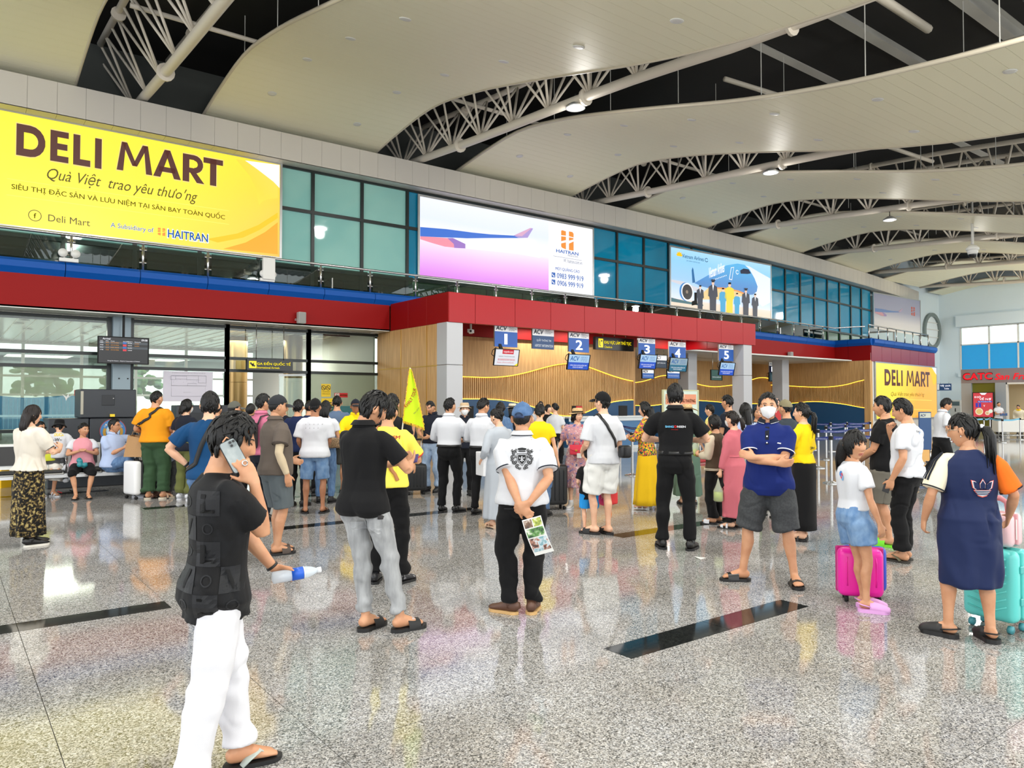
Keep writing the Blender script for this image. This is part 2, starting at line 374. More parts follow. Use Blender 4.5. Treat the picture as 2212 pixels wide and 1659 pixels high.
# roof deck, purlins, trusses
def chord_z(y): return float(np.interp(y, [-12, 0, 5, 9.2, 11.3, 13.7, 18.2, 21, 24], [8.3, 8.3, 8.45, 8.72, 8.95, 9.12, 9.38, 9.6, 9.8]))
def roof_z(y): return chord_z(y) + 2.9
mb = MB(); YR = [-14, -8, 0, 5, 9, 12, 15, 18, 21, 24, 27]
nx = 300; XR = np.linspace(-16, 60, nx*2+1)
vs = []; fs = []
for j, y in enumerate(YR):
    for i, x in enumerate(XR): vs.append((x, y, roof_z(y) + (.06 if (i//2) % 2 else 0)))
n = len(XR)
for j in range(len(YR)-1):
    for i in range(n-1): fs.append((j*n+i, j*n+i+1, (j+1)*n+i+1, (j+1)*n+i))
mb.add(vs, fs); roof = mb.build('ceiling', M_DECK); tag(roof, kind='structure')
MB().box((-16,-14,roof_z(-14)+.1),(60,0,roof_z(0)+.25)).box((-16,0,roof_z(5)+.12),(60,27,roof_z(27)+.3)).build('roof_slab', M_DARK, roof)
for y in np.arange(-9, 24, 2.35):
    z = roof_z(y)-.02; mb = MB()
    mb.box((-16,y-.14,z-.03),(60,y+.14,z)).box((-16,y-.14,z-.47),(60,y+.14,z-.43)).box((-16,y-.02,z-.45),(60,y+.02,z-.01))
    mb.build('purlin', M_PURLIN, roof)
TR_ = []
for k in range(0, 7):
    xc = 4.13 + 8.35*k; tr = empty('trim_%d' % (k+1), (xc, 0, 0), kind='structure'); TR_.append(tr)
    yy = np.arange(-10, 23.2, 1.55); lo = [(0, y+bend(xc)*.5, chord_z(y)) for y in np.linspace(-11, 22.6, 26)]
    MB().tube(lo, .12, 12).build('lower_chord', M_TRUSS, tr, True)
    for sx in (-.85, .85):
        MB().tube([(sx, p[1], p[2]+1.55) for p in lo], .085, 10).build('upper_chord', M_TRUSS, tr, True)
    wb = MB()
    for i, y in enumerate(yy):
        a = (0, y+bend(xc)*.5, chord_z(y))
        for sx in (-.85, .85):
            for dy in (-.7, .08, .85):
                wb.tube([a, (sx, a[1]+dy, chord_z(y+dy)+1.55)], .036, 6)
    tag(wb.build('web_member', M_TRUSS, tr, True), kind='stuff')
    fb = MB()
    for y in np.arange(-9, 22, 5.6):
        fb.tube([(0, y-.03, chord_z(y-.03)), (0, y+.03, chord_z(y+.03))], .21, 14)
        for sx in (-.85,.85): fb.tube([(sx, y+1-.03, chord_z(y)+1.55), (sx, y+1.03, chord_z(y)+1.55)], .17, 12)
    fb.build('flange', M_TRUSS, tr)
    MB().tube([(-.85,12+bend(xc)*.5,chord_z(12)+1.3),(-4.2,12.4,chord_z(12)+1.3)], .07, 8).tube([(.85,7.2,chord_z(7)+1.0),(4.2,7.2,chord_z(7)+1.0)], .09, 8).tube([(-.85,18.6,chord_z(18.6)+1.2),(4.2,18.6,chord_z(18.6)+1.2)], .06, 8).build('cross_brace', M_TRUSS, tr, True)
    rb = MB()
    for y in np.arange(-2, 21, 2.35):
        for sx in (-1.9, 1.9): rb.tube([(sx, y, ceil_z(y)+.2), (sx, y, roof_z(y))], .012, 4)
    tag(rb.build('hanger_rod', M_PURLIN, tr), kind='stuff')
# high-bay lamps hung on the trusses (the four in view, then unseen ones added overhead and beside the frame to brighten the hall)
def high_bay(p, lab, par=None):
    o = empty('high_bay_lamp', p, 0, lab, 'lamp', 'high bay lamps on the trusses') if lab else empty('added_lamp_mount', (p[0]-wmat(par).translation.x, p[1], p[2]), parent=par)
    MB().lathe([(.05,.16),(.09,.15),(.24,.05),(.25,0),(.22,0),(.2,.04)], 20).build('reflector', M_ALU, o, True)
    MB().ell((0,0,.0),(.17,.17,.03),16,8).build('lens', glow('lamp_lens', (250,253,255), 5), o, True)
    MB().tube([(0,0,.15),(0,0,.24),(0,0,.36)],[.02,.015,.015],8).build('hook', M_DARK, o)
    l = bpy.data.lights.new('lamp', 'AREA'); l.shape = 'DISK'; l.size = .5; l.energy = HIGHBAY_W; l.color = (1,.985,.96)
    lo_ = bpy.data.objects.new('lamp_light', l); COL.objects.link(lo_); lo_.parent = o; lo_.location = (0,0,-.08)
    l = bpy.data.lights.new('ceiling_fill', 'POINT'); l.shadow_soft_size = .2; l.energy = 40 if lab else 330; l.color = (1,.97,.9); lo_ = bpy.data.objects.new('ceiling_fill_light', l); COL.objects.link(lo_); lo_.parent = o; lo_.location = (0,0,-.3)  # added point light below each lamp that brightens the ceiling
for n_, (k, px, py) in enumerate([(1,1243,234),(2,1665,374),(3,1922,476),(4,2100,541)]):
    high_bay(onX(px, py, 4.13+8.35*k), ['round high bay lamp glowing on the truss nearest the big blank ceiling band', 'round high bay lamp glowing on the second truss along', 'round high bay lamp glowing on the third truss along', 'round high bay lamp glowing far back behind the dome camera'][n_])
for n_, (k, y) in enumerate(((0,9),(0,2),(0,-6),(-1,12),(-1,4),(-1,-5),(1,3),(1,-6),(2,-3),(2,-10),(3,-7),(3,4),(4,7),(4,-3),(5,12),(5,4),(6,14),(6,6))): high_bay((4.13+8.35*k, y, chord_z(y)-.45), None, TR_[k] if k >= 0 else roof)
# upper wall: fascia, soffit, windows
fr = empty('wall_fascia', (0,21.2,8.65), kind='structure')
FX = np.arange(-9, 56.5, .62)
mbs = MB()
for i in range(len(FX)-1):
    a, b = FX[i], FX[i+1]; ya, yb = 21.2+bend(a), 21.2+bend(b); g = .003; zt = 9.45
    q = [(a+g,ya,8.65),(b-g,yb,8.65),(b-g,yb,zt),(a+g,ya,zt)]
    MB().add(q + [(p[0],p[1]+.03,p[2]) for p in q], [(0,1,2,3),(7,6,5,4),(0,4,5,1),(1,5,6,2),(2,6,7,3),(3,7,4,0)]).build('fascia_panel', M_FASC, fr, world=True)
    mbs.add([(a,ya+.02,8.68),(b,yb+.02,8.68),(b,yb+.02,zt-.02),(a,ya+.02,zt-.02)], [(0,1,2,3)])
    q = [(a+g,ya,8.648),(b-g,yb,8.648),(b-g,yb+.62,8.648),(a+g,ya+.62,8.648)]
    MB().add(q + [(p[0],p[1],p[2]+.02) for p in q], [(3,2,1,0),(4,5,6,7),(0,1,5,4),(1,2,6,5),(2,3,7,6),(3,0,4,7)]).build('soffit_panel', M_FASC, fr, world=True)
mbs.build('backing', mat('fascia_backing', (150,146,138), .6), fr, world=True)
MB().box((56.2,24.8,8.6),(56.4,26,9.42)).build('fascia_return', M_FASC, fr, world=True)
def strip_wall(name, x0, x1, y, z0, z1, m, th=.1, parent=None, seg=2.0):
    n = max(1, int((x1-x0)/seg)); mb = MB()
    for i in range(n):
        a, b = x0+(x1-x0)*i/n, x0+(x1-x0)*(i+1)/n; ya, yb = y+bend(a), y+bend(b)
        q = [(a,ya,z0),(b,yb,z0),(b,yb,z1),(a,ya,z1)]
        mb.add(q+[(p[0],p[1]+th,p[2]) for p in q], [(0,1,2,3),(7,6,5,4),(0,4,5,1),(1,5,6,2),(2,6,7,3),(3,7,4,0)])
    return mb.build(name, m, parent, world=parent is not None)
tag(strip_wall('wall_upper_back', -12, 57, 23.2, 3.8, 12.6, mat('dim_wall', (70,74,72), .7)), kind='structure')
M_PANE = mat('teal_film_backlit', (160,212,202), .04, spec=.7, c2=(140,196,190), nscale=.25)  # daylight behind the left bays is put into this paler opaque teal
M_PANED = mat('blue_film_pane', (10,146,190), .04, spec=.7, c2=(6,128,168), nscale=.25)
M_SPAN = mat('spandrel_glass', (20,30,28), .08, spec=.9)
M_SPANG = mat('green_spandrel_glass', (46,92,52), .1, spec=.9)
w1 = empty('window_1', (0,21.7,4.92), kind='structure'); w2 = empty('window_2', (18,21.7,4.92), kind='structure')
MX = [-7.4+1.63*i for i in range(34)]
MX = [x+.0 for x in MX if x < 47]
for i in range(len(MX)-1):
    a, b = MX[i], MX[i+1]; w = w1 if b < 18 else w2; m = M_PANE if b < 12.5 else M_PANED
    ya, yb = 21.7+bend(a), 21.7+bend(b)
    for z0, z1, mm in ((4.97,5.62,M_SPAN if a < 12 else M_SPANG),(5.72,7.32,m),(7.42,8.58,m)):
        q = [(a+.05,ya,z0),(b-.05,yb,z0),(b-.05,yb,z1),(a+.05,ya,z1)]
        MB().add(q+[(p[0],p[1]+.02,p[2]) for p in q], [(0,1,2,3),(7,6,5,4),(0,4,5,1),(1,5,6,2),(2,6,7,3),(3,7,4,0)]).build('pane', mm, w, world=True)
        MB().obox((a,ya-.02,z1+.05),(b,yb-.02,z1+.05),.1,.1).build('transom', M_FRAME, w, world=True)
    MB().box((a-.05,ya-.06,4.92),(a+.05,ya+.06,8.6)).build('mullion', M_FRAME, w, world=True)
tag(strip_wall('floor_terrace', -9, 47, 20.55, 4.78, 4.9, M_DARK, 1.4), kind='structure')
# lower facade, left: red band, blue cove, soffit
rb = MB().box((-9,20.5,3.8),(10.9,20.62,4.58)).build('wall_red_band', M_RED); tag(rb, kind='structure')
def cove(name, x0, x1, y, pitch, par=None, fol=True):
    r = empty(name, (x0, y, 4.58), kind='structure'); n = round((x1-x0)/pitch)
    for i in range(n):
        a, b = x0+(x1-x0)*i/n+.008, x0+(x1-x0)*(i+1)/n-.008; ya, yb = (y+bend(a), y+bend(b)) if fol else (y, y)
        prof = [(0,4.58),(-.1,4.72),(-.1,4.86),(.0,4.93),(.12,4.93),(.12,4.58)]
        MB().add([(a,ya+p,z) for p,z in prof]+[(b,yb+p,z) for p,z in prof], [tuple(range(6)),tuple(range(11,5,-1))]+[(i_,i_+6,(i_+1)%6+6,(i_+1)%6) for i_ in range(6)]).build('blue_panel', M_BLUE, r, world=True)
    return r
cove('trim_7', -9, 24.9, 20.5, 1.62)
tag(MB().box((-9,20.5,3.78),(10.9,21.5,3.84)).build('ceiling_soffit_left', M_WHITE), kind='structure')
# glazed arrivals front
YG = 21.4
gx = [-9] + [onY(p, 700, YG).x for p in (236, 284, 491, 667, 821)]
gw = empty('window_3', (0,YG,0), kind='structure')
ZT = (0.03, .92, 2.5, 2.84, 3.72)
M_FILM = film('frosted_film', (176,186,160), .62); M_FILMB = film('blue_film', (34,112,150), .86); M_FILMC = film('teal_film', (70,150,160), .8)
for i in (0, 2, 3, 4):
    a, b = gx[i], gx[i+1]
    for x in (a, b): MB().box((x-.05,YG-.07,0),(x+.05,YG+.07,3.78)).build('mullion', M_FRAME, gw, world=True)
    for z in (ZT[0], ZT[2], ZT[3], ZT[4]) + ((ZT[1],) if i == 0 else ()): 
        if z == ZT[0] and i == 3: continue
        MB().box((a,YG-.06,z-.04),(b,YG+.06,z+.04)).build('transom', M_FRAME, gw, world=True)
    for z0, z1 in ((ZT[0],ZT[2]),(ZT[2],ZT[3]),(ZT[3],ZT[4])):
        if i == 3 and z0 == ZT[0]: continue
        MB().box((a+.05,YG-.006,z0+.04),(b-.05,YG+.006,z1-.04)).build('pane', M_GLASS, gw, world=True)
# doorway of the arrivals gate: two open glass leaves
xa, xb = gx[3], gx[4]
for n_, (hx, ang) in enumerate(((xa+.06, 82), (xb-.06, 60))):
    o = empty('door_%d' % (n_+1), (hx, YG+.02, .02), R(ang if n_ == 0 else 180-ang), kind='structure')
    MB().box((.0,-.006,.05),(1.0,.006,2.4)).build('pane', M_GLASS, o)
    MB().box((0,-.02,0),(1,.02,.06)).box((0,-.02,2.38),(1,.02,2.44)).build('rail', M_ALU, o)
    MB().tube([(.9,-.05,.7),(.9,-.05,1.6)],.018,8).build('handle', M_STEEL, o, True)
# film on the left bay and on the right bay
fmr = empty('window_film', (0,YG-.01,0), 0, 'frosted window film with a blue wave along the arrivals glass', 'window film')
b = MB(); a0, a1 = gx[0]+.06, gx[1]-.06
wave = [(x, 1.62+.22*math.sin((x-.2)*1.15)+.12*math.sin(x*2.3+1)) for x in np.linspace(a0, a1, 40)]
MB().add([(x,YG-.012,z) for x,z in wave]+[(x,YG-.012,2.46) for x,_ in wave], [(i,i+1,i+41,i+40) for i in range(39)]).build('frosted_field', M_FILM, fmr, world=True)
MB().add([(x,YG-.014,z) for x,z in wave]+[(x,YG-.014,.97) for x,_ in wave], [(i+40,i+41,i+1,i) for i in range(39)]).build('blue_field', M_FILMB, fmr, world=True)
mb = MB()
for x in np.arange(a0+.05, a1, .09):
    zt = float(np.interp(x, [p[0] for p in wave], [p[1] for p in wave]))-.03; mb.box((x,YG-.019,.99),(x+.008,YG-.016,zt))
tag(mb.build('film_line', mat('film_line', (104,168,188), .4), fmr, world=True), kind='stuff')
MB().box((a0,YG-.022,1.26),(a1,YG-.018,1.31)).build('film_stripe', mat('film_stripe', (150,190,196), .4), fmr, world=True)
for bx, bz in ((gx[0]+9.2,1.55),(gx[0]+9.9,2.0),(gx[1]-.9,1.72)):
    MB().add([(bx+dx,YG-.024,bz+dz) for dx,dz in ((0,0),(.14,.09),(.03,.035),(.02,.12),(-.02,.03),(-.12,.1),(-.05,0),(-.03,-.08))], [tuple(range(8))]).build('bird_print', M_WHITE, fmr, world=True)
fm2 = empty('window_film', (gx[4],YG-.01,0), 0, 'frosted film with teal lower stripes by the oak check-in side wall', 'window film')
MB().box((gx[4]+.06,YG-.014,1.5),(gx[5]-.06,YG-.011,2.46)).build('frosted_field', M_FILM, fm2, world=True)
MB().box((gx[4]+.06,YG-.016,.1),(gx[5]-.06,YG-.012,1.5)).build('teal_field', M_FILMC, fm2, world=True)
# pillar in the glazing
pil = MB().rbox((gx[1]+.05,YG-.25,0),(gx[2]-.05,YG+.3,3.8),.01,1).build('wall_pillar', M_COLBL); tag(pil, kind='structure')
MB().box((gx[1]+.16,YG-.275,1.58),(gx[1]+.38,YG-.25,1.7)).build('socket_plate', M_WHITE, pil)
for zz in (1.86, 2.2):
    for dx in (.18, .38): MB().box((gx[1]+dx,YG-.262,zz),(gx[1]+dx+.035,YG-.25,zz+.03)).build('bolt', M_DARK, pil)
# arrivals hall behind the glass
tag(MB().box((-9,21.6,3.86),(10.85,33,3.9)).build('ceiling_arrivals', mat('glossy_slat_ceiling', (206,200,182), .16, spec=.8)), kind='structure')
sl = empty('ceiling_arrivals_slats', (0,21.6,3.85), kind='structure'); mb = MB()
for x in np.arange(-8.9, 10.8, .42): mb.box((x,21.65,3.845),(x+.025,32.9,3.86))
tag(mb.build('slat_joint', mat('joint_bright', (240,238,226), .3), sl, world=True), kind='stuff')
tag(MB().box((10.86,21.5,0),(10.92,33,3.9)).build('wall_arrivals_right', M_WHITE), kind='structure')
bwin = empty('window_4', (0,33,0), kind='structure')
for x in np.arange(-9, 10.9, 1.9): MB().box((x-.05,32.95,0),(x+.05,33.05,3.86)).build('mullion', M_WHITE, bwin, world=True)
for z in (.06, 1.9, 2.6, 3.82): MB().box((-9,32.96,z-.04),(10.86,33.04,z+.04)).build('transom', M_WHITE, bwin, world=True)
MB().box((-9,32.99,.1),(10.86,33.0,3.8)).build('pane', M_GLASS, bwin, world=True)
for n_, px in enumerate((514, 633)):
    p = onY(px, 800, 26.0 if n_ == 0 else 24.5)
    c = empty('round_column', (p.x,p.y,0), 0, ['bronze clad round column behind the arrivals sign, left of it', 'bronze clad round column behind the right end of the arrivals sign'][n_], 'column')
    MB().lathe([(.31,0),(.31,2.28),(.30,2.285),(.30,2.3),(.31,2.305),(.31,3.84)],28).build('shaft', mat('bronze_clad', (150,124,78), .25, metal=.5), c, auto=40)
    MB().lathe([(.33,0),(.33,.12),(.31,.13)],28).build('base', M_DARK, c, auto=40)
# downlights: in the soffit and behind the glass
dl_ring = MB().lathe([(.09,0),(.13,0),(.13,.014),(.09,.014)],16).mesh('r', True); dl_ring.materials.append(M_WHITE)
dl_lens = MB().lathe([(.001,.003),(.092,.003),(.092,.012)],14).mesh('l', True); dl_lens.materials.append(M_DOWN)
def downlight(p, label, group):
    o = empty('downlight', p, 0, label, 'downlight', group)
    for nm, me in (('ring', dl_ring), ('lens', dl_lens)):
        k = bpy.data.objects.new(nm, me); COL.objects.link(k); k.parent = o
    return o
for n_, (px, py) in enumerate(((175,676),(415,692),(600,705),(803,721))):
    p = onZ(px, py, 3.77); downlight((p.x, min(max(p.y,20.7),21.2), 3.765), 'lit round downlight in the white soffit under the red band, %s from the left' % NTH[n_], 'downlights in the soffit under the red band')
for n_, (px, py) in enumerate(sorted(((160,687),(40,700),(210,708),(60,712),(495,707),(440,703),(610,715),(625,733),(785,754),(740,740),(700,768),(745,767),(55,691),(110,752),(185,720),(800,734),(420,743),(545,718),(460,735),(735,762),(395,750),(330,762)))):
    p = onZ(px, py, 3.835)
    if p.y > 32.5: p.y = 32
    downlight((min(10.4, max(-8.5, p.x)), max(21.95, p.y)+.3*(n_ % 2), 3.832), 'lit downlight in the arrivals hall ceiling behind the glass, %s from the left' % NTH[n_], 'downlights behind the arrivals glass')
for x in (-2.5, 3.5, 8.5):
    l = bpy.data.lights.new('hall_light', 'AREA'); l.size = 2.5; l.energy = DOWN_W*9; l.color = (1,.95,.86)
    o = bpy.data.objects.new('arrivals_ceiling_light', l); COL.objects.link(o); o.location = (x, 26, 3.7)
# outside behind the arrivals hall
tag(MB().box((-30,33.2,-.3),(30,90,-.02)).build('ground_forecourt', mat('asphalt', (150,150,146), .9)), kind='structure')
can = empty('canopy', (0,40,0), 0, 'pale forecourt canopy on posts seen through the arrivals glass', 'canopy')
MB().box((-20,38,3.6),(14,46,3.85)).build('roof', mat('canopy_grey', (170,176,176), .6), can, world=True)
for x in np.arange(-18, 14, 5): MB().tube([(x,39,0),(x,39,3.6)],.12,10).build('post', M_WHITE, can, True, world=True)
M_LEAF = mat('far_leaf', (60,104,52), .7, c2=(100,140,70), nscale=4)
for k, x in enumerate((-16,-10.5,-5,0.5,5.5,11)):
    tt = empty('tree', (x,58+2*(k%2),0), 0, 'green street tree across the forecourt behind the arrivals glass, %s from the left' % NTH[k], 'tree', 'trees across the forecourt')
    MB().tube([(0,0,0),(.1,0,1.4),(0,.1,3)],[.18,.14,.1],8).build('trunk', mat('bark', (96,80,62), .9), tt, True)
    mb = MB()
    for q in range(90):
        a = rnd.uniform(0,6.28); r_ = 1.9*math.sqrt(rnd.random()); mb.ell((r_*math.cos(a), r_*math.sin(a), 3+rnd.uniform(-.9,1.6)), (rnd.uniform(.2,.42),rnd.uniform(.2,.42),rnd.uniform(.16,.34)), 7, 5)
    mb.build('crown', M_LEAF, tt, True)
# check-in hall
XC0, XC1, YC = 10.95, 24.85, 17.2
tag(MB().box((XC0,YC+.1,0),(XC0+.1,21.4,3.8)).build('wall_checkin_side', M_WOOD), kind='structure')
gt = empty('trim_8', (XC0,19,0), kind='structure')
MB().box((XC0-.012,YC+.5,2.62),(XC0,21.3,2.65)).build('gold_strip', M_GOLD, gt, world=True)
for y in (18.35, 19.85): MB().box((XC0-.012,y,0.1),(XC0,y+.025,3.78)).build('gold_strip', M_GOLD, gt, world=True)
beam = empty('wall_checkin_beam', (XC0,YC,3.8), kind='structure')
sx = [XC0]+[onY(p, 700, YC).x for p in (1027,1113,1190,1263,1330,1392,1451,1505.5,1558,1605)]+[XC1]
for a, b in zip(sx[:-1], sx[1:]): MB().rbox((a+.006,YC,3.8),(b-.006,YC+.12,4.62),.006,1).build('red_panel', M_REDB, beam, world=True)
for a, b in ((YC,18.35),(18.35,19.4),(19.4,20.5)):
    MB().rbox((XC0-.02,a+.006,3.8),(XC0+.1,b-.006,4.62),.006,1).build('red_panel', M_RED, beam, world=True)
    MB().rbox((XC1-.1,a+.006,3.8),(XC1+.02,b-.006,4.62),.006,1).build('red_panel', M_REDB, beam, world=True)
tag(MB().box((XC0,YC+.1,4.5),(XC1,20.5,4.6)).build('ceiling_checkin', M_WHITE), kind='structure')
tag(MB().box((XC0,20.5,3.8),(39,20.62,4.58)).build('wall_red_inner', M_RED), kind='structure') if False else None
tag(strip_wall('wall_red_band_right', XC0+.1, 38.3, 20.5, 3.8, 4.58, M_RED, .12), kind='structure')
for n_, (a, b) in enumerate((((XC0-.05,YC+.02),(XC0+.47,YC+.55)), ((XC1-.72,YC+.02),(XC1-.2,YC+.55)))):
    c = MB().rbox((a[0],a[1],0),(b[0],b[1],2.63),.012,1).rbox((a[0],a[1],2.64),(b[0],b[1],3.8),.012,1).build('wall_column', M_COLGR); tag(c, kind='structure')
for px, Y in ((1485, 22.0), (1686, 22.5)):
    p = onY(px, 800, Y); tag(MB().rbox((p.x-.3,Y-.3,0),(p.x+.3,Y+.3,3.84),.012,1).build('wall_column', M_COLGR), kind='structure')
# long white strip lamps above the counters
for k, (px, py) in enumerate(((1150,708),(1225,716),(1420,742))):
    p = onZ(px, py, 4.22); o = empty('strip_lamp', (min(p.x, 23.6), min(max(p.y,18.3),20.0), 4.22), 0, 'long white strip lamp above the check-in counters, %s from the left' % NTH[k], 'strip lamp', 'strip lamps above the check-in counters')
    MB().box((-.65,-.08,0),(.65,.08,.06)).build('housing', M_WHITE, o); MB().box((-.6,-.06,-.02),(.6,.06,0)).build('diffuser', glow('strip_glow', (250,252,255), 3), o)
    for x in (-.5,.5): MB().tube([(x,0,.06),(x,0,.28)],.01,6).build('rod', M_STEEL, o)
    l = bpy.data.lights.new('strip', 'AREA'); l.shape = 'RECTANGLE'; l.size, l.size_y = 1.2, .12; l.energy = 45; l.color = (1,.95,.86); q = bpy.data.objects.new('strip_light', l); COL.objects.link(q); q.parent = o; q.location = (0,0,-.04)
# wave walls
def wave_wall(name, P, upper, lower, N, zt=3.8, led=True):
    """P(t) -> plan point (x,y) for t in metres; upper/lower: lists (t,z); N outward normal in plan"""
    r = empty(name, (*P(upper[0][0]), 0), kind='structure'); t0, t1 = upper[0][0], upper[-1][0]
    ut, uz = zip(*upper); lt, lz = zip(*lower)
    ts = np.linspace(t0, t1, int((t1-t0)/.12)+2)
    def sm(tt, zz):
        z = np.interp(ts, tt, zz); k = min(11, len(ts)//4*2+1); return np.convolve(np.pad(z, k//2, mode='edge'), np.ones(k)/k, 'valid')
    U, W = sm(ut, uz), sm(lt, lz)
    def pt(t, z, off): p = P(t); return (p[0]+N[0]*off, p[1]+N[1]*off, z)
    n = len(ts)
    def sheet(nm, za, zb, off, m):
        vs = [pt(ts[i], za[i], off) for i in range(n)]+[pt(ts[i], zb[i], off) for i in range(n)]
        vs += [pt(ts[i], za[i], off-.05) for i in range(n)]+[pt(ts[i], zb[i], off-.05) for i in range(n)]
        fs = [(i,i+1,n+i+1,n+i) for i in range(n-1)]+[(i,2*n+i,2*n+i+1,i+1) for i in range(n-1)]+[(n+i,n+i+1,3*n+i+1,3*n+i) for i in range(n-1)]
        return MB().add(vs, fs).build(nm, m, r, world=True)
    sheet('upper_panel', U, [zt]*n, .10, M_WOOD); sheet('lower_panel', [0]*n, W, .10, mat('deep_blue_panel', (34,82,124), .4)); sheet('backing', [0]*n, [zt]*n, .0, M_SLATBACK)
    mb = MB()
    for t in np.arange(t0+.03, t1-.03, .085):
        za, zb = float(np.interp(t, ts, W))+.01, float(np.interp(t, ts, U))-.01
        if zb-za < .03: continue
        a, b_ = pt(t-.022, 0, .06), pt(t+.022, 0, .0)
        c = [pt(t-.024,za,.0),pt(t+.024,za,.0),pt(t+.024,za,.06),pt(t-.024,za,.06)]; c += [(p[0],p[1],zb) for p in c]
        mb.add(c, [(0,1,5,4),(1,2,6,5),(2,3,7,6),(3,0,4,7)])
    tag(mb.build('slat', M_WOODD, r, world=True), kind='stuff')
    for nm, zz, dz in (('upper_led', U, -.03), ('lower_led', W, .03)):
        MB().tube([pt(ts[i], zz[i]+dz*.6, .075) for i in range(n)], .012, 5).build(nm, M_LED, r, world=True)
def c4(x, y): return 800+x/3.606, 640+y/3.606
def c5(x, y): return 1200+x/2.962, 640+y/2.962
def c6(x, y): return 1600+x/3.614, 560+y/3.614
def tz(pts, Y): return [(q.x, q.z) for q in (onY(*p, Y) for p in pts)]
YB = 20.75
up1 = tz([c4(*p) for p in ((740,615),(900,630),(1000,628),(1130,610),(1250,580),(1400,535),(1500,518),(1600,520),(1700,550),(1803,590))]+[c5(*p) for p in ((300,490),(400,520),(487,545))], YB)
lo1 = tz([c4(*p) for p in ((740,800),(850,805),(960,803),(1080,820),(1180,840),(1280,870),(1400,920),(1500,945),(1600,935),(1720,890))]+[c5(*p) for p in ((300,690),(400,670),(490,665))], YB)
up1[0] = (XC0+.1, up1[0][1]); lo1[0] = (XC0+.1, lo1[0][1])
wave_wall('wall_checkin_back', lambda t: (t, YB), up1, lo1, (0,-1))
YB2 = 25.5; xe = up1[-1][0]
up2 = tz([c5(*p) for p in ((487,560),(540,550),(620,520),(700,497),(800,520),(885,558),(1000,580),(1140,565),(1256,530),(1310,512),(1400,535),(1480,560))], YB2)
lo2 = tz([c5(*p) for p in ((487,672),(600,705),(700,690),(800,675),(885,668),(1000,675),(1140,690),(1256,690),(1310,690),(1400,700),(1480,700))], YB2)
up2[0] = (xe-1, up2[0][1]); lo2[0] = (xe-1, lo2[0][1]); up2.append((38.4, up2[-1][1])); lo2.append((38.4, lo2[-1][1]))
wave_wall('wall_checkin_recess', lambda t: (t, YB2), up2, lo2, (0,-1))
tag(MB().box((xe,YB-.1,0),(xe+.1,YB2,3.8)).build('wall_recess_side', M_WOOD), kind='structure')
tag(MB().box((xe,20.6,3.8),(38.4,25.6,3.86)).build('ceiling_recess', M_WHITE), kind='structure')
for px, py in ((1500,769),(1656,779),(1710,783)):
    p = onZ(px, py, 3.78); downlight((p.x, min(25,max(21.4,p.y)), 3.785), 'lit downlight in the recess ceiling beyond the check-in columns, by the %s' % {1500:'back column',1656:'right end column',1710:'wave wall corner'}[px], 'downlights in the check-in recess')
# projecting block at the right end
XB, YB0, XB2, YB3 = 38.3, 19.6, 47.6, 20.5
sd = [c6(*p) for p in ((360,975),(500,993),(650,998),(800,985),(900,960),(1000,930))]; ld = [c6(*p) for p in ((360,1135),(420,1128),(560,1110),(750,1125),(880,1145),(1000,1170))]
ux = [(25.5-q.y, q.z) for q in (onX(*p, XB) for p in sd)]; lx = [(25.5-q.y, q.z) for q in (onX(*p, XB) for p in ld)]
ux[0] = (0, ux[0][1]); lx[0] = (0, lx[0][1]); ux[-1] = (25.5-YB0-.3, ux[-1][1]); lx[-1] = (25.5-YB0-.3, lx[-1][1])
wave_wall('wall_block_side', lambda t: (XB, 25.5-t), ux, lx, (-1,0))
tag(MB().box((XB-.14,YB0-.02,0),(XB+.1,YB0+.3,3.8)).build('wall_block_corner', M_WOOD), kind='structure')
def plan(p, q, t, z): return (p[0]+(q[0]-p[0])*t, p[1]+(q[1]-p[1])*t, z)
bw = empty('wall_block_front', (XB,YB0,0), kind='structure')
pa, pb = (XB,YB0), (XB2,YB3); un = Vector((pb[0]-pa[0],pb[1]-pa[1],0)).normalized(); nn = Vector((un.y,-un.x,0))
MB().prism([(0,0),((Vector(pb)-Vector(pa)).length,0),((Vector(pb)-Vector(pa)).length,3.8),(0,3.8)], -.1, (*pa,0), un, (0,0,1), nn).build('wall_face', M_WHITE, bw, world=True)
L_ = (Vector(pb)-Vector(pa)).length
def pan(p0, u, n, length, cnt, z0, z1, m, nm, par, prof=None):
    for i in range(cnt):
        a, b = length*i/cnt+.01, length*(i+1)/cnt-.01
        pr = prof or [(0,z0),(.04,z0),(.04,z1),(0,z1)]
        A = [Vector((p0[0],p0[1],0))+u*a+n*p+Vector((0,0,z)) for p,z in pr]; B = [Vector((p0[0],p0[1],0))+u*b+n*p+Vector((0,0,z)) for p,z in pr]; k = len(pr)
        MB().add(A+B, [tuple(range(k))[::-1], tuple(range(k,2*k))]+[(j,(j+1)%k,k+(j+1)%k,k+j) for j in range(k)]).build(nm, m, par, world=True)
CV = [(0,4.58),(.1,4.58),(.2,4.72),(.2,4.86),(.1,4.94),(0,4.94)]
M_REDP = mat('red_panel_window_lit', (140,24,44), .35)  # pink cast of the window light is put into this red
bs = empty('wall_block_band', (XB,YB0,3.8), kind='structure')
pan(pa, un, nn, L_, 7, 3.75, 4.58, M_REDP, 'red_panel', bs); pan(pa, un, nn, L_, 7, 0, 0, M_BLUE, 'blue_panel', bs, CV)
pan((XB,22.0), Vector((0,-1,0)), Vector((-1,0,0)), 22.0-YB0, 2, 3.8, 4.58, M_RED, 'red_panel', bs); pan((XB,22.0), Vector((0,-1,0)), Vector((-1,0,0)), 22.0-YB0+.1, 2, 0, 0, M_BLUE, 'blue_panel', bs, CV)
cove('trim_9', 24.9, 38.2, 20.5, 1.62)
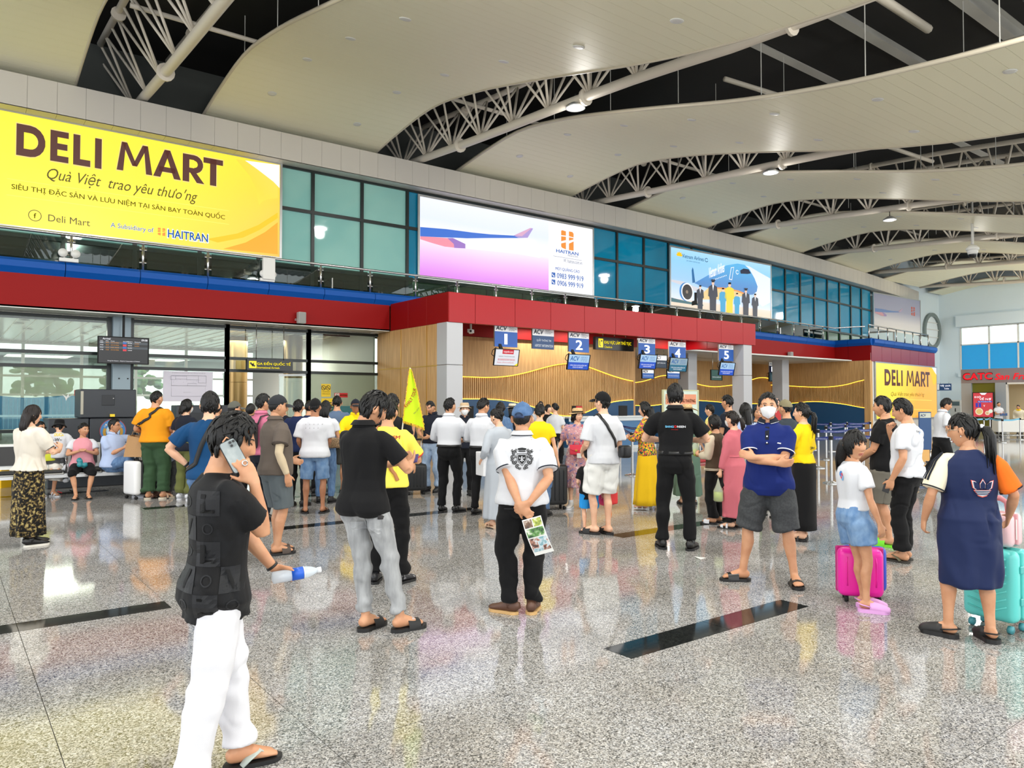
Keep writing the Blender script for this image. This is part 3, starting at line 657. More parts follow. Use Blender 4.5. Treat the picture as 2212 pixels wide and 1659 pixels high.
tag(MB().prism([(XB,YB0+.05),(XB2,YB3+.05),(XB2,23),(XB,23)], .12, (0,0,4.78)).build('floor_block_terrace', M_DARK), kind='structure')
# end wall, right
M_PALE = mat('pale_blue_wall', (222,236,244), .55)
XE = 58.0
ew = empty('wall_end', (XE,10,0), kind='structure')
y1 = onX(2075, 700, XE).y; zb, zt_ = 3.75, 6.95
MB().box((XE,y1,0),(XE+.2,26,12)).box((XE,-14,0),(XE+.2,y1,zb)).box((XE,-14,zt_),(XE+.2,y1,12)).build('wall_face', M_PALE, ew, world=True)
MB().box((XE-.35,-14,7.0),(XE,y1+.2,7.8)).box((XE-.3,-14,3.45),(XE,y1+.1,3.72)).build('ledge', M_PALE, ew, world=True)
win = empty('window_5', (XE,y1,zb), kind='structure')
edges = [y1]; 
for px in (2136, 2199, 2262): edges.append(onX(px, 700, XE).y)
while edges[-1] > -13: edges.append(edges[-1]-1.75)
zm = 5.72
M_FILMBL = film('sky_blue_film', (20,168,214), .9)
for a, b in zip(edges[:-1], edges[1:]):
    MB().box((XE-.04,a-.05,zb),(XE+.08,a+.05,zt_)).build('mullion', M_WHITE, win, world=True)
    MB().box((XE+.0,b+.05,zm),(XE+.012,a-.05,zt_)).build('pane', M_GLASS, win, world=True)
    MB().box((XE+.0,b+.05,zb),(XE+.012,a-.05,zm)).build('pane', M_FILMBL, win, world=True)
for z in (zb, zm, zt_): MB().box((XE-.04,-14,z-.04),(XE+.08,y1,z+.04)).build('transom', M_WHITE, win, world=True)
# wall behind the block with the round window
rw = empty('wall_block_back', (47.6,24.5,0), kind='structure')
MB().box((47.5,24.6,0),(XE,24.8,12)).build('wall_face', M_PALE, rw, world=True)
pc = onY(2012, 715, 24.55)
ring = MB(); n = 40
for (r0, r1, y0, y1_) in ((1.05,1.3,-.16,0),):
    vs = []
    for r_, yy in ((r0,y0),(r1,y0),(r1,y1_),(r0,y1_)):
        vs += [(pc.x+r_*math.cos(2*math.pi*i/n), 24.58+yy, pc.z+r_*math.sin(2*math.pi*i/n)) for i in range(n)]
    ring.add(vs, [(k*n+i, k*n+(i+1)%n, ((k+1)%4)*n+(i+1)%n, ((k+1)%4)*n+i) for k in range(4) for i in range(n)])
rwin = empty('window_6', (pc.x,24.5,pc.z), kind='structure')
ring.build('frame', mat('grey_ring', (120,132,130), .4), rwin, world=True)
MB().add([(pc.x+1.05*math.cos(2*math.pi*i/n),24.56,pc.z+1.05*math.sin(2*math.pi*i/n)) for i in range(n)],[tuple(range(n))]).build('pane', mat('bright_frosted_pane', (240,248,250), .3), rwin, world=True)
for dz in (-.45,.1,.6): 
    hw = math.sqrt(1.05**2-dz*dz); MB().box((pc.x-hw,24.5,pc.z+dz-.03),(pc.x+hw,24.55,pc.z+dz+.03)).build('bar', M_WHITE, rwin, world=True)
# railing along the terrace
rl = empty('terrace_railing', (0,20.55,4.93), 0, 'stainless steel terrace railing with glass infill above the red and blue band', 'railing')
RX = [onY(p, 600, 20.52).x for p in (153,307,449)]; pit = (RX[2]-RX[0])/2
xs = [RX[0]+pit*i for i in range(-4, 25)]
xs = [x for x in xs if x < 38]
post_b = MB().tube([(0,0,0),(0,0,.66)],.03,10).mesh('post', True); post_b.materials.append(M_STEEL)
clamp = MB()
for z in (.18,.5):
    for s_ in (-1,1): clamp.tube([(s_*.03,0,z),(s_*.085,0,z)],.022,8)
clamp = clamp.mesh('clamp', True); clamp.materials.append(M_STEEL)
rail_pts = [(x, 20.52+bend(x)) for x in xs] 
for x, y in rail_pts:
    o = bpy.data.objects.new('post', post_b); COL.objects.link(o); o.parent = rl; o.location = (x, y-20.55, .0)
    k = bpy.data.objects.new('clamp', clamp); COL.objects.link(k); k.parent = o; k['kind'] = 'stuff'
MB().tube([(x,y,5.6) for x,y in rail_pts]+[(38.1,21.45,5.6),(38.5,20.0,5.6)],.035,10).build('handrail', M_STEEL, rl, True, world=True)
M_GLASSD = glass('tinted_glass', (176,196,190), .06)
for (x, y), (x2, y2) in zip(rail_pts[:-1], rail_pts[1:]):
    MB().obox((x+.09,y,5.25),(x2-.09,y2,5.25),.012,.56).build('glass_panel', M_GLASSD, rl, world=True)
r2 = empty('block_railing', (XB,YB0+.3,4.94), 0, 'steel railing with blue glass panels around the projecting block terrace', 'railing')
q0, q1 = Vector((XB+.2,YB0+.2,4.94)), Vector((XB2-.3,YB3+.2,4.94)); n = 7
for i in range(n+1):
    p = q0.lerp(q1, i/n); MB().tube([p,p+Vector((0,0,.72))],.035,8).build('post', M_STEEL, r2, True, world=True)
    if i < n:
        p2 = q0.lerp(q1, (i+1)/n); MB().obox(p.lerp(p2,.06)+Vector((0,0,.34)), p.lerp(p2,.94)+Vector((0,0,.34)),.012,.5).build('glass_panel', glass('blue_glass', (120,190,230), .08), r2, world=True)
MB().tube([q0+Vector((0,0,.74)),q1+Vector((0,0,.74)),q1+Vector((0,2,.74))],.035,8).build('handrail', M_STEEL, r2, True, world=True)
def ramp_mat(name, stops, axis=(1,0,0), lo=0, hi=1, es=1.0, rough=.35, world=True):
    if name in MATS: return MATS[name]
    m = mat(name, (200,200,200), rough); nt = m.node_tree; L = nt.links; b = nt.nodes['Principled BSDF']
    g = nt.nodes.new('ShaderNodeNewGeometry'); d = nt.nodes.new('ShaderNodeVectorMath'); d.operation = 'DOT_PRODUCT'; d.inputs[1].default_value = axis
    mr = nt.nodes.new('ShaderNodeMapRange'); mr.inputs[1].default_value = lo; mr.inputs[2].default_value = hi
    r = nt.nodes.new('ShaderNodeValToRGB')
    while len(r.color_ramp.elements) < len(stops): r.color_ramp.elements.new(.5)
    for e, (p, c) in zip(r.color_ramp.elements, stops): e.position = p; e.color = (*lin(c), 1)
    L.new(g.outputs['Position'], d.inputs[0]); L.new(d.outputs['Value'], mr.inputs[0]); L.new(mr.outputs[0], r.inputs[0])
    if es:
        b.inputs['Base Color'].default_value = (.1,.1,.1,1); L.new(r.outputs[0], b.inputs['Emission Color']); b.inputs['Emission Strength'].default_value = es
    else: L.new(r.outputs[0], b.inputs['Base Color'])
    return m
def px_board(Y, ll, ur, bendy=0):
    a, b = onY(*ll, Y), onY(*ur, Y); return Board((a.x, Y, a.z), (1,0,0), (0,0,1), b.x-a.x, b.z-a.z)
def mapper(B):
    def f(px, py):
        v = ray(px, py); t = (B.o-C0).dot(B.n)/v.dot(B.n); p = C0+v*t-B.o; return p.dot(B.u)/B.w, p.dot(B.v)/B.h
    return f
def bbox_text(B, mb, s, ll, ur, **k):
    m = mapper(B); a, b = m(*ll), m(*ur); return B.text(mb, s, a[0], a[1], b[0], b[1], **k)
def frame_box(B, parent, m, t=.06, depth=.12, name='frame', back=.1):
    mb = MB()
    for x0,y0,x1,y1 in ((-t,-t,B.w+t,0),(-t,B.h,B.w+t,B.h+t),(-t,0,0,B.h),(B.w,0,B.w+t,B.h)):
        q = [B.o+B.u*x+B.v*y+B.n*(.025) for x,y in ((x0,y0),(x1,y0),(x1,y1),(x0,y1))]
        mb.add(q+[p-B.n*depth for p in q], [(0,1,2,3),(7,6,5,4),(0,4,5,1),(1,5,6,2),(2,6,7,3),(3,7,4,0)])
    return mb.build(name, m, parent, world=True)
def back_box(B, parent, m, depth=.1, name='case'):
    q = [B.o+B.u*x+B.v*y for x,y in ((0,0),(B.w,0),(B.w,B.h),(0,B.h))]
    return MB().add(q+[p-B.n*depth for p in q], [(0,1,2,3),(7,6,5,4),(0,4,5,1),(1,5,6,2),(2,6,7,3),(3,7,4,0)]).build(name, m, parent, world=True)
class Sign:
    """a board thing: root, case, face and printed layers"""
    def __init__(s, name, B, label, cat, case=None, depth=.08, frame=None, group=None, ft=.05):
        s.B = B; s.root = empty(name, B.o+B.u*B.w/2-B.n*depth/2, 0, label, cat, group); s.L = {}
        back_box(B, s.root, case or M_ALU, depth); s.map = mapper(B)
        if frame: frame_box(B, s.root, frame, ft, depth)
    def layer(s, name, m): 
        if name not in s.L: s.L[name] = (MB(), m)
        return s.L[name][0]
    def txt(s, name, m, t, ll, ur, **k): bbox_text(s.B, s.layer(name, m), t, ll, ur, **k)
    def pxpoly(s, name, m, pts, k=1): s.B.poly(s.layer(name, m), [s.map(*p) for p in pts], k)
    def done(s):
        for n, (mb, m) in s.L.items():
            if mb.f: mb.build(n, m, s.root, world=True)
        return s.root
EB = 1.05
E_WHITE = glow('lit_white', (250,250,255), EB); E_BROWN = glow('lit_brown', (96,58,52), .9); E_OLIVE = glow('lit_olive', (92,84,20), .9)
E_BLUET = glow('lit_blue', (44,104,190), .9); E_ORANGE = glow('lit_orange', (246,150,60), 1.0); E_YELL = glow('lit_yellow', (255,232,20), EB); E_YEL2 = glow('lit_amber', (255,206,20), 1.0)
E_YEL3 = glow('lit_pale_yellow', (255,244,120), EB)
# ---- the big yellow light box
def deli(S, sc, full):
    """sc maps zoom coordinates of the big board onto this board's own (x,y)"""
    B = S.B
    def T(layer, m, t, x0, yb, x1, yt, **k):
        a, b = sc(x0, yb), sc(x1, yt); B.text(S.layer(layer, m), t, a[0], a[1], b[0], b[1], **k)
    return T
z0, z1 = onY(603.6, 555.6, 21.62).z, onY(604.3, 356, 21.62).z; xr = onY(604, 450, 21.62).x
B1 = Board((xr-7.95, 21.62, z0), (1,0,0), (0,0,1), 7.95, z1-z0)
S = Sign('billboard', B1, 'huge yellow backlit billboard with brown capitals, leftmost above the blue band', 'billboard', M_ALU, .06, M_ALU, ft=.07)
def c1(x, y): return x/3.318, 200+y/3.318
S.L['face'] = (MB(), ramp_mat('deli_yellow', [(0,(255,240,20)),(.55,(255,236,14)),(.8,(255,214,20)),(1,(252,184,24))], Vector((1,0,-.8)).normalized(), B1.o.x*.78-7*.62, (B1.o.x+B1.w)*.78-z0*.62, EB))
B1.rect(S.layer('face', None), 0, 0, 1, 1, 1)
P1 = lambda pts: [S.map(*c1(*p)) for p in pts]
B1.poly(S.layer('folded_corner', E_WHITE), P1([(1755,487),(2003,520),(2003,685),(1960,640),(1850,555)]), 2)
fold = [(1690,478),(1755,487),(1850,555),(1960,640),(1990,680),(1990,758),(1920,762),(1880,780),(1856,806),(1835,700),(1790,600)]
B1.poly(S.layer('fold', ramp_mat('fold_yellow', [(0,(255,240,60)),(.5,(255,222,20)),(1,(250,226,90))], (.7,0,.7), 9, 12, 1.0)), P1(fold), 3)
B1.poly(S.layer('swoosh', E_YEL2), P1([(1480,1050),(1700,1010),(1850,950),(1990,860),(1990,900),(1860,985),(1740,1040),(1560,1075)]), 2)
B1.poly(S.layer('swoosh_low', glow('lit_deep_amber', (252,176,30), 1.0)), P1([(1600,1120),(1760,1075),(1900,1000),(1990,930),(1990,1160),(1850,1145)]), 2)
def tx(layer, m, t, ll, ur, **k): S.txt(layer, m, t, c1(*ll), c1(*ur), **k)
def geo(S, ly, m, t, ll, ur, k): a, b = S.map(*ll), S.map(*ur); S.B.geo(S.layer(ly, m), t, a[0], a[1], b[0], b[1], k)
for ly, mm, o, kk in (('letter_outline', glow('lit_cream', (250,226,140), 1.0), 6, 3), ('lettering', E_BROWN, 0, 5)):
    geo(S, ly, mm, 'DELI', c1(115-o,447+o), c1(729+o,336-o), kk); geo(S, ly, mm, 'MART', c1(835-o,552+o), c1(1597+o,490-o), kk)
tx('script', E_OLIVE, 'Quà Việt  trao yêu thương', (335,642), (1415,706), bold=0, shear=.35, k=3)
tx('slogan', E_OLIVE, 'SIÊU THỊ ĐẶC SẢN VÀ LƯU NIỆM TẠI SÂN BAY TOÀN QUỐC', (82,700), (1612,862), bold=.012, k=3)
for a, b in (((50,617),(1640,848)),((45,733),(1640,945))): B1.line(S.layer('rule', E_YEL3), P1([a,b]), .012, 3)
cx, cy = S.map(*c1(250,882))
for i in range(24): pass
B1.line(S.layer('script', E_OLIVE), [(cx+.0185*math.cos(a)*.9, cy+.0185*math.sin(a)*.9*B1.w/B1.h) for a in np.linspace(0,6.3,25)], .016, 3)
tx('script', E_OLIVE, 'f', (241,900), (260,866), bold=.03, k=3); tx('script', E_OLIVE, 'Deli Mart', (345,922), (645,912), k=3)
tx('subsidiary', E_BLUET, 'A Subsidiary of', (792,975), (1100,972), k=4); tx('subsidiary_halo', E_WHITE, 'A Subsidiary of', (790,977), (1102,970), bold=.04, k=3)
tx('logo_name', E_BLUET, 'HAITRAN', (1202,1038), (1490,1018), bold=.03, k=4); tx('subsidiary_halo', E_WHITE, 'HAITRAN', (1196,1044), (1496,1012), bold=.07, k=3); tx('subsidiary_halo', E_WHITE, 'MEDIA & ADS', (1355,1066), (1490,1058), k=3)
def hlogo(S, B, x0, y0, x1, y1, m, k=4):
    """orange pair of sliced uprights"""
    mb = S.layer('logo', m); W, H = x1-x0, y1-y0
    for pts in ([(0,.72),(.38,.74),(.38,.97),(.08,1),(0,.95)], [(0,.4),(.38,.5),(.38,.68),(0,.66)], [(.06,.06),(.38,0),(.38,.38),(0,.28),(0,.12)],
                [(.62,.74),(1,.72),(1,.92),(.9,1),(.62,1)], [(.62,.5),(.98,.6),(.98,.68),(.62,.68)], [(.62,0),(1,0),(1,.5),(.62,.34)]):
        B.poly(mb, [(x0+p[0]*W, y0+p[1]*H) for p in pts], k)
a, b = S.map(*c1(1130,1022)), S.map(*c1(1184,975)); hlogo(S, B1, a[0], a[1], b[0], b[1], E_ORANGE)
B1.text(S.layer('maker_plate', M_DARK), 'HAITRAN', .937, -.024, .985, -.006, k=8, bold=.02)
S.done()
# ---- second light box: wing over a pink sea
def wing_board(S, B, C, lit, full):
    def g(n, c, e=1.0): return glow(n, c, e) if lit else mat(n+'_unlit', tuple(int(v*.55+70) for v in c), .35)
    def pp(layer, m, pts, k=2): B.poly(S.layer(layer, m), [C(*p) for p in pts], k)
    ax = Vector((0,0,1)); z0_, z1_ = B.o.z, B.o.z+B.h
    st = [(0,(214,110,228)),(.12,(226,140,236)),(.3,(236,186,240)),(.45,(246,222,248)),(.52,(250,248,255)),(.75,(226,234,255)),(1,(238,242,255))] if lit else [(0,(226,220,214)),(.3,(216,212,214)),(.6,(160,162,186)),(1,(152,156,184))]
    S.L['sky'] = (MB(), ramp_mat('wing_sky'+('' if lit else '_dim'), st, ax, z0_, z1_, EB if lit else 0))
    if lit: B.rect(S.layer('sky', None), 0, 0, .712, 1, 1)
    else: B.rect(S.layer('sky', None), 0, 0, 1, 1, 1)
    pp('cloud', g('wing_white', (252,252,255)), [(490,572),(640,582),(900,580),(1200,578),(1300,572),(1380,600),(1440,700),(1440,790),(1200,745),(900,715),(630,690),(625,640)], 2)
    pp('wing', g('wing_blue', (62,116,214)), [(120,455),(420,478),(700,515),(900,535),(1140,548),(1250,560),(1300,572),(1190,575),(900,575),(640,578),(520,572),(380,568),(120,556)], 4)
    pp('winglet', g('wing_mauve', (180,160,220)), [(1150,548),(1330,466),(1362,472),(1302,573),(1200,572)], 5)
    pp('winglet_pink', g('wing_pink', (226,176,206)), [(1160,545),(1330,466),(1345,468),(1240,556)], 6)
    pp('engine', g('wing_coral', (246,150,170)), [(120,556),(300,565),(430,575),(500,610),(510,680),(400,668),(260,628),(120,588)], 5)
    pp('engine_tail', g('wing_violet', (160,120,200)), [(430,575),(490,575),(626,640),(626,688),(505,682),(500,640)], 6)
B2 = px_board(21.62, (906,597), (1279.5,498)); zz = onY(906.5, 424, 21.62).z; B2.h = zz-B2.o.z
S = Sign('billboard', B2, 'white and violet backlit billboard of an aeroplane wing above the red check-in beam', 'billboard', M_ALU, .06, M_ALU, ft=.07)
def c2(x, y): return 880+x/5.027, 400+y/5.027
wing_board(S, B2, lambda x, y: S.map(*c2(max(x,136),y)), True, True)
B2.rect(S.layer('white_panel', E_WHITE), .712, 0, 1, 1, 1)
a, b = S.map(*c2(1667,690)), S.map(*c2(1802,512)); hlogo(S, B2, a[0], a[1], b[0], b[1], E_ORANGE)
t2 = lambda ly, m, t, ll, ur, **k: S.txt(ly, m, t, c2(*ll), c2(*ur), **k)
t2('lettering', E_BLUET, 'HAITRAN', (1614,728), (1855,732), bold=.03, k=3); t2('fine_print', glow('lit_grey', (120,130,150), .9), 'MEDIA & ADS', (1740,772), (1850,770), k=3)
t2('fine_print', None, 'W. haitran.com.vn', (1694,836), (1895,828), k=3)
B2.line(S.layer('fine_print', None), [S.map(*c2(1583,768)), S.map(*c2(1892,820))], .012, 3)
t2('lettering', None, 'MỜI QUẢNG CÁO', (1606,925), (1868,915), bold=.02, k=3); t2('lettering', None, '0983 999 919', (1622,1008), (1910,992), bold=.02, k=3); t2('lettering', None, '0906 999 919', (1626,1088), (1908,1070), bold=.02, k=3)
for y in (975, 1052):
    B2.poly(S.layer('phone_icon', E_BLUET), [S.map(*c2(*p)) for p in ((1564,y+24),(1604,y+27),(1604,y-24),(1564,y-29))], 3)
    B2.line(S.layer('phone_glyph', E_WHITE), [S.map(*c2(*p)) for p in ((1573,y-14),(1575,y),(1583,y+10),(1595,y+14))], .035, 4)
S.done()
# ---- third light box: blue airliner and crew
B3 = px_board(21.72, (1449,662), (1664,578)); B3.h = onY(1450.5, 534, 21.72).z-B3.o.z
S = Sign('billboard', B3, 'backlit billboard of a blue airliner and its crew, third along the upper wall', 'billboard', M_ALU, .06, M_ALU, ft=.07)
def c3(x, y): return 1280+x/4.608, 480+y/4.608
S.L['sky'] = (MB(), ramp_mat('airliner_sky', [(0,(226,206,180)),(.13,(232,214,196)),(.16,(214,226,244)),(.5,(150,200,240)),(.8,(140,206,246)),(1,(164,218,250))], (0,0,1), B3.o.z, B3.o.z+B3.h, EB))
B3.rect(S.layer('sky', None), 0, 0, 1, 1, 1)
def q3(ly, m, pts, k=2): B3.poly(S.layer(ly, m), [S.map(*c3(*p)) for p in pts], k)
q3('cloud', glow('lit_cloud', (236,244,255), 1), [(1460,420),(1560,440),(1660,500),(1768,560),(1768,800),(1690,840),(1600,760),(1640,640)], 2)
q3('treeline', glow('lit_trees', (70,120,130), .8), [(782,750),(840,765),(1000,800),(1100,820),(1100,835),(782,790)], 2)
q3('tail', glow('lit_tail', (30,110,170), .9), [(985,480),(993,448),(1002,470),(1020,600),(992,605)], 3)
q3('belly', glow('lit_belly', (238,206,140), 1), [(1150,655),(1400,655),(1540,710),(1500,735),(1250,770),(1080,770),(1100,700)], 3)
q3('fuselage', ramp_mat('airliner_blue', [(0,(10,90,160)),(.45,(20,130,205)),(1,(70,180,236))], (0,0,1), B3.o.z+.6, B3.o.z+2.3, 1.0), [(1010,606),(1180,510),(1330,430),(1440,412),(1510,425),(1560,470),(1610,560),(1640,640),(1632,690),(1590,722),(1540,722),(1430,680),(1280,655),(1150,655),(1090,640)], 4)
q3('cheatline', E_ORANGE, [(1150,648),(1300,650),(1450,680),(1540,718),(1530,728),(1430,690),(1290,664),(1150,662)], 5)
q3('cockpit_window', glow('lit_navy', (18,34,70), .8), [(1466,480),(1500,462),(1550,470),(1574,510),(1540,516),(1470,512)], 5)
q3('wing', glow('lit_wing', (214,214,222), 1), [(782,570),(900,590),(1010,640),(1120,680),(1090,720),(1000,680),(880,625),(782,592)], 3)
e = S.map(*c3(938,695)); er = S.map(*c3(938,605))[1]-e[1]
B3.disc(S.layer('engine_rim', glow('lit_rim', (40,130,200), 1)), e[0]-.012, e[1], er*1.02, 6, 24, .058); B3.disc(S.layer('engine_lip', E_WHITE), e[0], e[1], er, 7, 24, .055); B3.disc(S.layer('engine_fan', glow('lit_fan', (46,40,44), .7)), e[0], e[1], er*.84, 8, 24, .046); B3.disc(S.layer('engine_hub', glow('lit_hub', (150,130,110), .9)), e[0]-.004, e[1], er*.2, 9, 12, .011)
q3('gear', M_DARK, [(1010,700),(1035,700),(1040,820),(985,830),(985,790),(1010,780)], 4)
q3('door', E_WHITE, [(1375,450),(1405,445),(1385,578),(1355,570)], 5); q3('door_panel', MATS['airliner_blue'], [(1379,456),(1399,452),(1381,570),(1361,564)], 6)
S.txt('title', E_WHITE, 'Vietnam Airlines', c3(1155,560), c3(1310,480), shear=.3, bold=.04, k=6, skew=.16)
S.txt('logo_name', glow('lit_petrol', (20,84,120), .9), 'Vietnam Airlines', c3(890,352), c3(1106,352), bold=.012, k=3); S.txt('logo_name', None, 'SẢI CÁNH VƯƠN CAO', c3(932,388), c3(1068,396), k=3)
def lotus(B, mb, x, y, r, k):
    for a in (-70,-38,0,38,70):
        c, s_ = math.cos(R(90+a)), math.sin(R(90+a)); px, py = -s_, c; ar = B.w/B.h
        B.poly(mb, [(x, y), (x+(c*.55+px*.24)*r, y+(s_*.55+py*.24)*r*ar), (x+c*r, y+s_*r*ar), (x+(c*.55-px*.24)*r, y+(s_*.55-py*.24)*r*ar)], k)
l_ = S.map(*c3(862,338)); lotus(B3, S.layer('flower_mark', E_YEL2), l_[0], l_[1], .032, 3)
m_ = S.map(*c3(1132,378))
B3.line(S.layer('alliance_mark', glow('lit_petrol', (20,84,120))), [(m_[0]+.014*math.cos(a), m_[1]+.03*math.sin(a)) for a in np.linspace(.5,6,16)], .03, 3)
m_ = S.map(*c3(1436,498)); B3.line(S.layer('title', None), [(m_[0]+.013*math.cos(a), m_[1]+.035*math.sin(a)) for a in np.linspace(.5,6,16)], .035, 6)
for i in range(9):
    x = 1206+i*15; B3.disc(S.layer('cabin_window', E_WHITE), *S.map(*c3(x, 572-i*5.2)), .012, 6, 8)
for x, yt, yb, c, cap in ((1065,628,872,(24,34,60),0),(1193,580,890,(26,36,66),1),(1292,655,900,(40,170,220),0),(1358,600,910,(250,226,40),0),(1432,705,922,(40,170,220),0),(1520,665,932,(24,34,60),1),(1612,712,942,(24,34,60),0)):
    H = yb-yt; w = H*.14; r_ = random.Random(x)
    mm = glow('lit_cloth_%d' % (c[0]+c[2]), c, .9)
    q3('crew_%s' % ('yellow_dress' if c[0] > 200 else 'blue_dress' if c[1] > 100 else 'dark_suit'), mm, [(x-w*.95,yt+H*.2),(x-w*.3,yt+H*.14),(x+w*.3,yt+H*.15),(x+w*.95,yt+H*.21),(x+w*1.1,yt+H*.52),(x+w*.8,yt+H*.54),(x+w*.75,yt+H*.62),(x+w*.7,yb),(x-w*.7,yb),(x-w*.75,yt+H*.6),(x-w*.85,yt+H*.52),(x-w*1.1,yt+H*.5)], 8)
    q3('crew_face', glow('lit_skin', (240,200,176), 1), [(x-w*.3,yt+H*.03),(x+w*.3,yt+H*.03),(x+w*.32,yt+H*.1),(x+w*.14,yt+H*.16),(x-w*.14,yt+H*.16),(x-w*.32,yt+H*.1)], 9)
    q3('crew_hair', M_DARK, [(x-w*.34,yt+H*.06),(x-w*.3,yt),(x+w*.3,yt),(x+w*.34,yt+H*.06)], 10)
    if cap: q3('crew_cap', glow('lit_navy', (18,34,70)), [(x-w*.5,yt+H*.02),(x-w*.45,yt-H*.035),(x+w*.45,yt-H*.03),(x+w*.5,yt+H*.025)], 11)
    if c[0] < 30: q3('crew_shirt', E_WHITE, [(x-w*.18,yt+H*.16),(x+w*.18,yt+H*.16),(x,yt+H*.34)], 10)
S.done()
# ---- fourth board, unlit
YW = 21.6+bend(46); B4 = px_board(YW, (1888,716), (1987,657)); B4.h = onY(1888, 633, YW).z-B4.o.z
S = Sign('billboard', B4, 'unlit grey billboard of an aeroplane wing at the far end of the upper wall', 'billboard', M_WHITE, .06, M_ALU, ft=.06)
wing_board(S, B4, lambda x, y: S.map(*c6(*(1050+(x-136)*.175, 380+(y-450)*.28+ (x-136)*.0))), False, False)
S.L['sky'] = S.L['sky']
S.L.pop('cloud'); a, b = S.map(*c6(1330,440)), S.map(*c6(1358,375)); hlogo(S, B4, a[0], a[1], b[0], b[1], mat('dull_orange_red', (196,96,84), .4))
S.done()
# ---- yellow board on the block front
un2 = un; ob = Vector((XB,YB0,0))+nn*.06
def onb(px, py): v = ray(px, py); t = (ob-C0).dot(nn)/v.dot(nn); return C0+v*t
a, b = onb(1891, 783), onb(2022, 792); lowz = .75
B5 = Board((a.x,a.y,lowz), un, (0,0,1), (b-a).dot(un), a.z-lowz)
S = Sign('billboard', B5, 'yellow backlit billboard with brown capitals on the front of the far projecting block', 'billboard', M_ALU, .05, M_ALU, ft=.06)
S.L['face'] = (MB(), ramp_mat('deli_yellow_small', [(0,(255,232,20)),(.6,(255,226,20)),(1,(252,176,24))], Vector((un.x*.8,un.y*.8,-.6)), 29, 36, EB))
B5.rect(S.layer('face', None), 0, 0, 1, 1, 1)
t5 = lambda ly, m, t, ll, ur, **k: S.txt(ly, m, t, c6(*ll), c6(*ur), **k)
geo(S, 'lettering', E_BROWN, 'DELI', c6(1122,985), c6(1262,868), 3); geo(S, 'lettering', None, 'MART', c6(1292,990), c6(1474,882), 3)
t5('script', E_OLIVE, 'Quà Việt trao yêu thương', (1172,1075), (1432,1040), shear=.35, bold=0, k=3)
t5('slogan', E_OLIVE, 'SIÊU THỊ ĐẶC SẢN VÀ LƯU NIỆM TẠI SÂN BAY TOÀN QUỐC', (1095,1130), (1484,1128), bold=.012, k=3)
for y in (1085, 1160): B5.line(S.layer('rule', E_YEL3), [S.map(*c6(1085,y)), S.map(*c6(1490,y+18))], .02, 3)
B5.poly(S.layer('folded_corner', E_WHITE), [S.map(*c6(*p)) for p in ((1490,842),(1528,846),(1528,905),(1512,880))], 2)
B5.poly(S.layer('fold', E_YEL2), [S.map(*c6(*p)) for p in ((1465,840),(1490,842),(1512,880),(1528,905),(1526,960),(1505,985),(1490,920))], 2)
t5('script', None, 'Deli Mart', (1130,1215), (1230,1190), k=3); t5('logo_name', E_BLUET, 'HAITRAN', (1390,1240), (1480,1222), bold=.03, k=3); a, b = S.map(*c6(1364,1240)), S.map(*c6(1384,1220)); hlogo(S, B5, a[0], a[1], b[0], b[1], E_ORANGE)
S.done()
# ---- airport signs over the counters
M_SIGNB = mat('sign_blue', (22,84,168), .35, emit=(22,84,168), es=.25); M_SIGNW = mat('sign_white', (236,238,240), .35, emit=(236,238,240), es=.2)
M_SIGND = mat('sign_dark', (14,16,14), .3); M_SIGNY = glow('sign_yellow', (255,232,20), 1.0); M_INK = mat('ink', (30,30,40), .5); M_NAVY = mat('sign_navy', (28,66,112), .35, emit=(28,66,112), es=.25)
def acv_head(S, x0=.04, y0=.78, x1=.55, y1=.97):
    B = S.B; B.text(S.layer('lettering', mat('sign_blue_ink', (20,80,160), .4)), 'ACV', x0, y0, x1-.02, y1, k=3, bold=.03, shear=.12)
    for i, t in enumerate(('AIRPORTS','CORPORATION','OF VIETNAM')): B.text(S.layer('fine_print', M_INK), t, x1+.06, y1-.05-.075*i, x1+.06+(.24,.34,.26)[i], y1+.0-.075*i, k=3)
def hang(S, n=2, zt=4.5):
    B = S.B; mb = MB()
    for i in range(n):
        p = B.o+B.u*B.w*(.2+.6*i/max(1,n-1))+B.v*B.h-B.n*.03; mb.tube([p, (p.x, p.y, max(zt, p.z+.1))], .012, 6)
    tag(mb.build('hanger', M_STEEL, S.root, True, world=True), kind='stuff')
nums = [('1',(1068.5,748),(1117.5,706)),('2',(1228.5,759.5),(1272,721)),('3',(1379,767),(1415,733)),('4',(1445.5,776),(1481,740)),('5',(1553,779),(1584,746))]
hues = ((170,196,226),(168,204,240))
for i, (n_, ll, ur) in enumerate(nums):
    Bn = px_board(17.55, ll, ur)
    S = Sign('counter_sign', Bn, 'blue and white hanging check-in counter sign number %s' % ('one, nearest the first column','two, left of the black check-in sign','three, right of the black check-in sign','four, above the grey blue screen','five, nearest the right end column')[i], 'sign', M_ALU, .05, None, 'counter number signs')
    Bn.rect(S.layer('white_band', M_SIGNW), 0, .72, 1, 1, 1); Bn.rect(S.layer('blue_field', M_SIGNB), 0, 0, 1, .72, 1); acv_head(S)
    Bn.text(S.layer('number', mat('sign_number', (245,248,250), .35, emit=(245,248,250), es=.4)), n_, .5-(.09 if n_ == '1' else .17), .12, .5+(.05 if n_ == '1' else .17), .62, k=3, bold=.02 if n_ == '1' else .04)
    hang(S, 2); S.done()
mons = [(0,(1066.5,788),(1117,754)),(1,(1225,797),(1269.5,767)),(2,(1379.5,795),(1414.5,772)),(3,(1444,801),(1481,774)),(4,(1552.5,809.5),(1583,784))]
